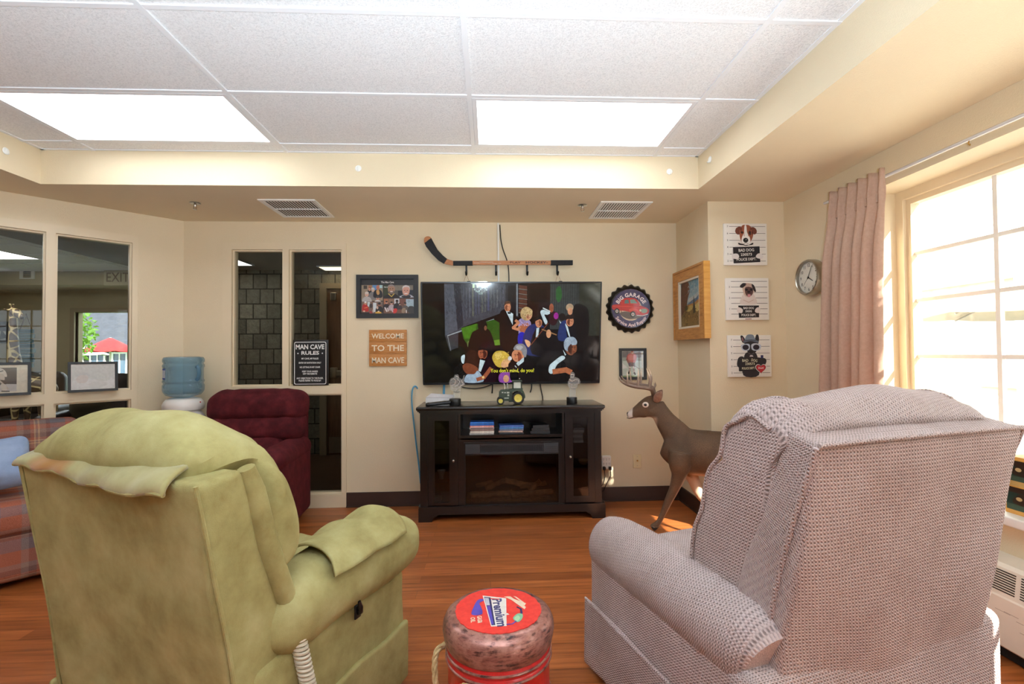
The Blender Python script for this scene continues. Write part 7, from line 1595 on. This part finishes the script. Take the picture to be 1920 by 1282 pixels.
t = thing('tree', 'slim tree outside the big window, its crown above the window head', 'tree', (4.1, -1.0, -.05)); mb = MB(); foliage(mb, (3.91, -.66, 3.76), (.17, .42, .30), 520, .06, 11); mb.build('crown', m_leaf, t, True); MB().tube([(4.15, -1.15, -.06), (4.12, -1.05, 1.8), (4.0, -.85, 3.2), (3.92, -.72, 4.0)], [.06, .05, .035, .015], 8).build('trunk', m_bark, t, True)  # unseen tree, added so its crown keeps the sun off the deer's front
q = atY(150, 600, 11.5); t = thing('tree', 'small leafy green tree outside at the left of the lounge window view', 'tree', (q.x-.5, 11.5, 0)); mb = MB(); foliage(mb, (q.x-.35, 11.5, 1.75), (.62, .6, .75), 900, .07, 4); mb.build('crown', m_leaf, t, True); MB().tube([(q.x-.5, 11.5, -.1), (q.x-.48, 11.5, .9), (q.x-.4, 11.5, 1.7)], [.06, .05, .02], 8).build('trunk', m_bark, t, True)

# ================================================================== PATIO OUTSIDE THE BIG WINDOW
M_pave = plain('pale_paving', S(170, 166, 158), .8, var=.05, vscale=2)
struct(MB().box(2.5, 40, -30, 40, -.30, -.05).build('ground_patio', M_pave))
hb = thing('courtyard_building', 'pale building across the courtyard outside the big window', 'building', (10, 8, 0)); M_fac = plain('pale_siding', S(226, 222, 212), .7, var=.04); M_or = plain('tan_siding', S(232, 214, 180), .7, var=.06)
MB().box(10, 14, -6, 24, -.1, 2.7).build('lower_wall', M_or, hb, True); MB().box(10.05, 14, -6, 24, 2.7, 5.4).build('upper_wall', M_fac, hb, True)
mb = MB(); mb.box(9.88, 10.06, -6, 24, 2.60, 2.84); mb.build('fascia', M_white, hb, True)
for i in range(9):
    y0 = -4+i*3.0; f_ = MB()
    for z0 in (.5, 3.3):
        for q in ((y0, y0+1.5, z0, z0+.08), (y0, y0+1.5, z0+1.5, z0+1.58), (y0, y0+.08, z0+.08, z0+1.5), (y0+1.42, y0+1.5, z0+.08, z0+1.5)): f_.box(9.93, 10.06, *q)
        f_ = f_.build('window_frame', M_white, hb, True); MB().box(9.97, 10.056, y0+.08, y0+1.42, z0+.08, z0+1.5).build('pane', plain('facade_glass', S(186, 198, 198), .3, var=0), f_, True); f_ = MB()  # pale pane colour stands in for the reflected sky
pg = thing('pergola', 'white timber pergola over the patio outside the big window', 'pergola', (5, 3.2, 0))
for y in (1.2, 6.4): MB().box(4.4, 4.52, y, y+.12, -.05, 2.45).build('post', M_white, pg, True); MB().box(7.4, 7.52, y, y+.12, -.05, 2.45).build('post', M_white, pg, True)
for x in (4.4, 7.4): MB().box(x, x+.12, .9, 6.9, 2.45, 2.63).build('beam', M_white, pg, True)
for i in range(9): MB().box(4.0, 7.9, 1.1+i*.66, 1.16+i*.66, 2.63, 2.77).build('rafter', M_white, pg, True)
parasol(6.2, 4.9, 2.15, 1.35, S(222, 206, 176), 'cream parasol on the patio outside the big window', .5)
def patio_chair(x, y, rz, label):
    t = thing('patio_chair', label, 'patio chair', (x, y, -.05), rz, 'white patio chairs'); MB().rbox((.48, .46, .035), .012, c=(0, 0, .43)).build('seat', M_white, t)
    for sx in (-1, 1):
        for sy in (-1, 1): MB().tube([(sx*.21, sy*.20, .42), (sx*.23, sy*.23, 0)], .015, 8).build('leg', M_white, t)
        MB().tube([(sx*.24, .20, .43), (sx*.25, .22, .64), (sx*.25, .0, .66), (sx*.25, -.22, .64), (sx*.24, -.22, .43)], .015, 8).build('armrest', M_white, t)
    mb = MB(); mb.tube([(-.22, -.22, .42), (-.23, -.27, .75), (-.15, -.30, .90), (0, -.305, .93), (.15, -.30, .90), (.23, -.27, .75), (.22, -.22, .42)], .016, 8)
    for i in range(5): xx = -.14+i*.07; mb.tube([(xx, -.22, .44), (xx, -.295, .90)], .009, 6)
    mb.build('backrest', M_white, t)
patio_chair(3.85, 2.35, radians(150), 'white patio chair nearest the big window'); patio_chair(4.6, 3.95, radians(200), 'white patio chair farther from the big window')
tb = thing('patio_table', 'round white patio table outside the big window', 'patio table', (4.35, 3.15, -.05)); MB().lathe([(.42, .70), (.45, .705), (.45, .725), (.42, .73)], seg=32).build('table_top', M_white, tb); MB().lathe([(.22, 0), (.22, .02), (.03, .04), (.03, .70)], seg=20).build('pedestal', M_white, tb)
m_bush = plain('yellow_green_leaves', S(150, 160, 70), .8, var=.35, vscale=14)
for i, (x, y, h, lb) in enumerate(((5.6, 3.35, .95, 'yellow-green bush on the patio, nearest of the row outside'), (6.6, 4.4, 1.0, 'yellow-green bush on the patio, second of the row outside'), (8.2, 5.2, .9, 'yellow-green bush on the patio, farthest of the row outside'))):
    t = thing('bush', lb, 'bush', (x, y, -.05), 0, 'patio bushes'); mb = MB(); foliage(mb, (x, y, h*.5), (.5, .5, h*.5), 900, .06, 20+i); mb.build('foliage', m_bush, t, True); MB().tube([(x, y, -.06), (x, y, h*.5)], .03, 8).build('stem', m_bark, t, True)
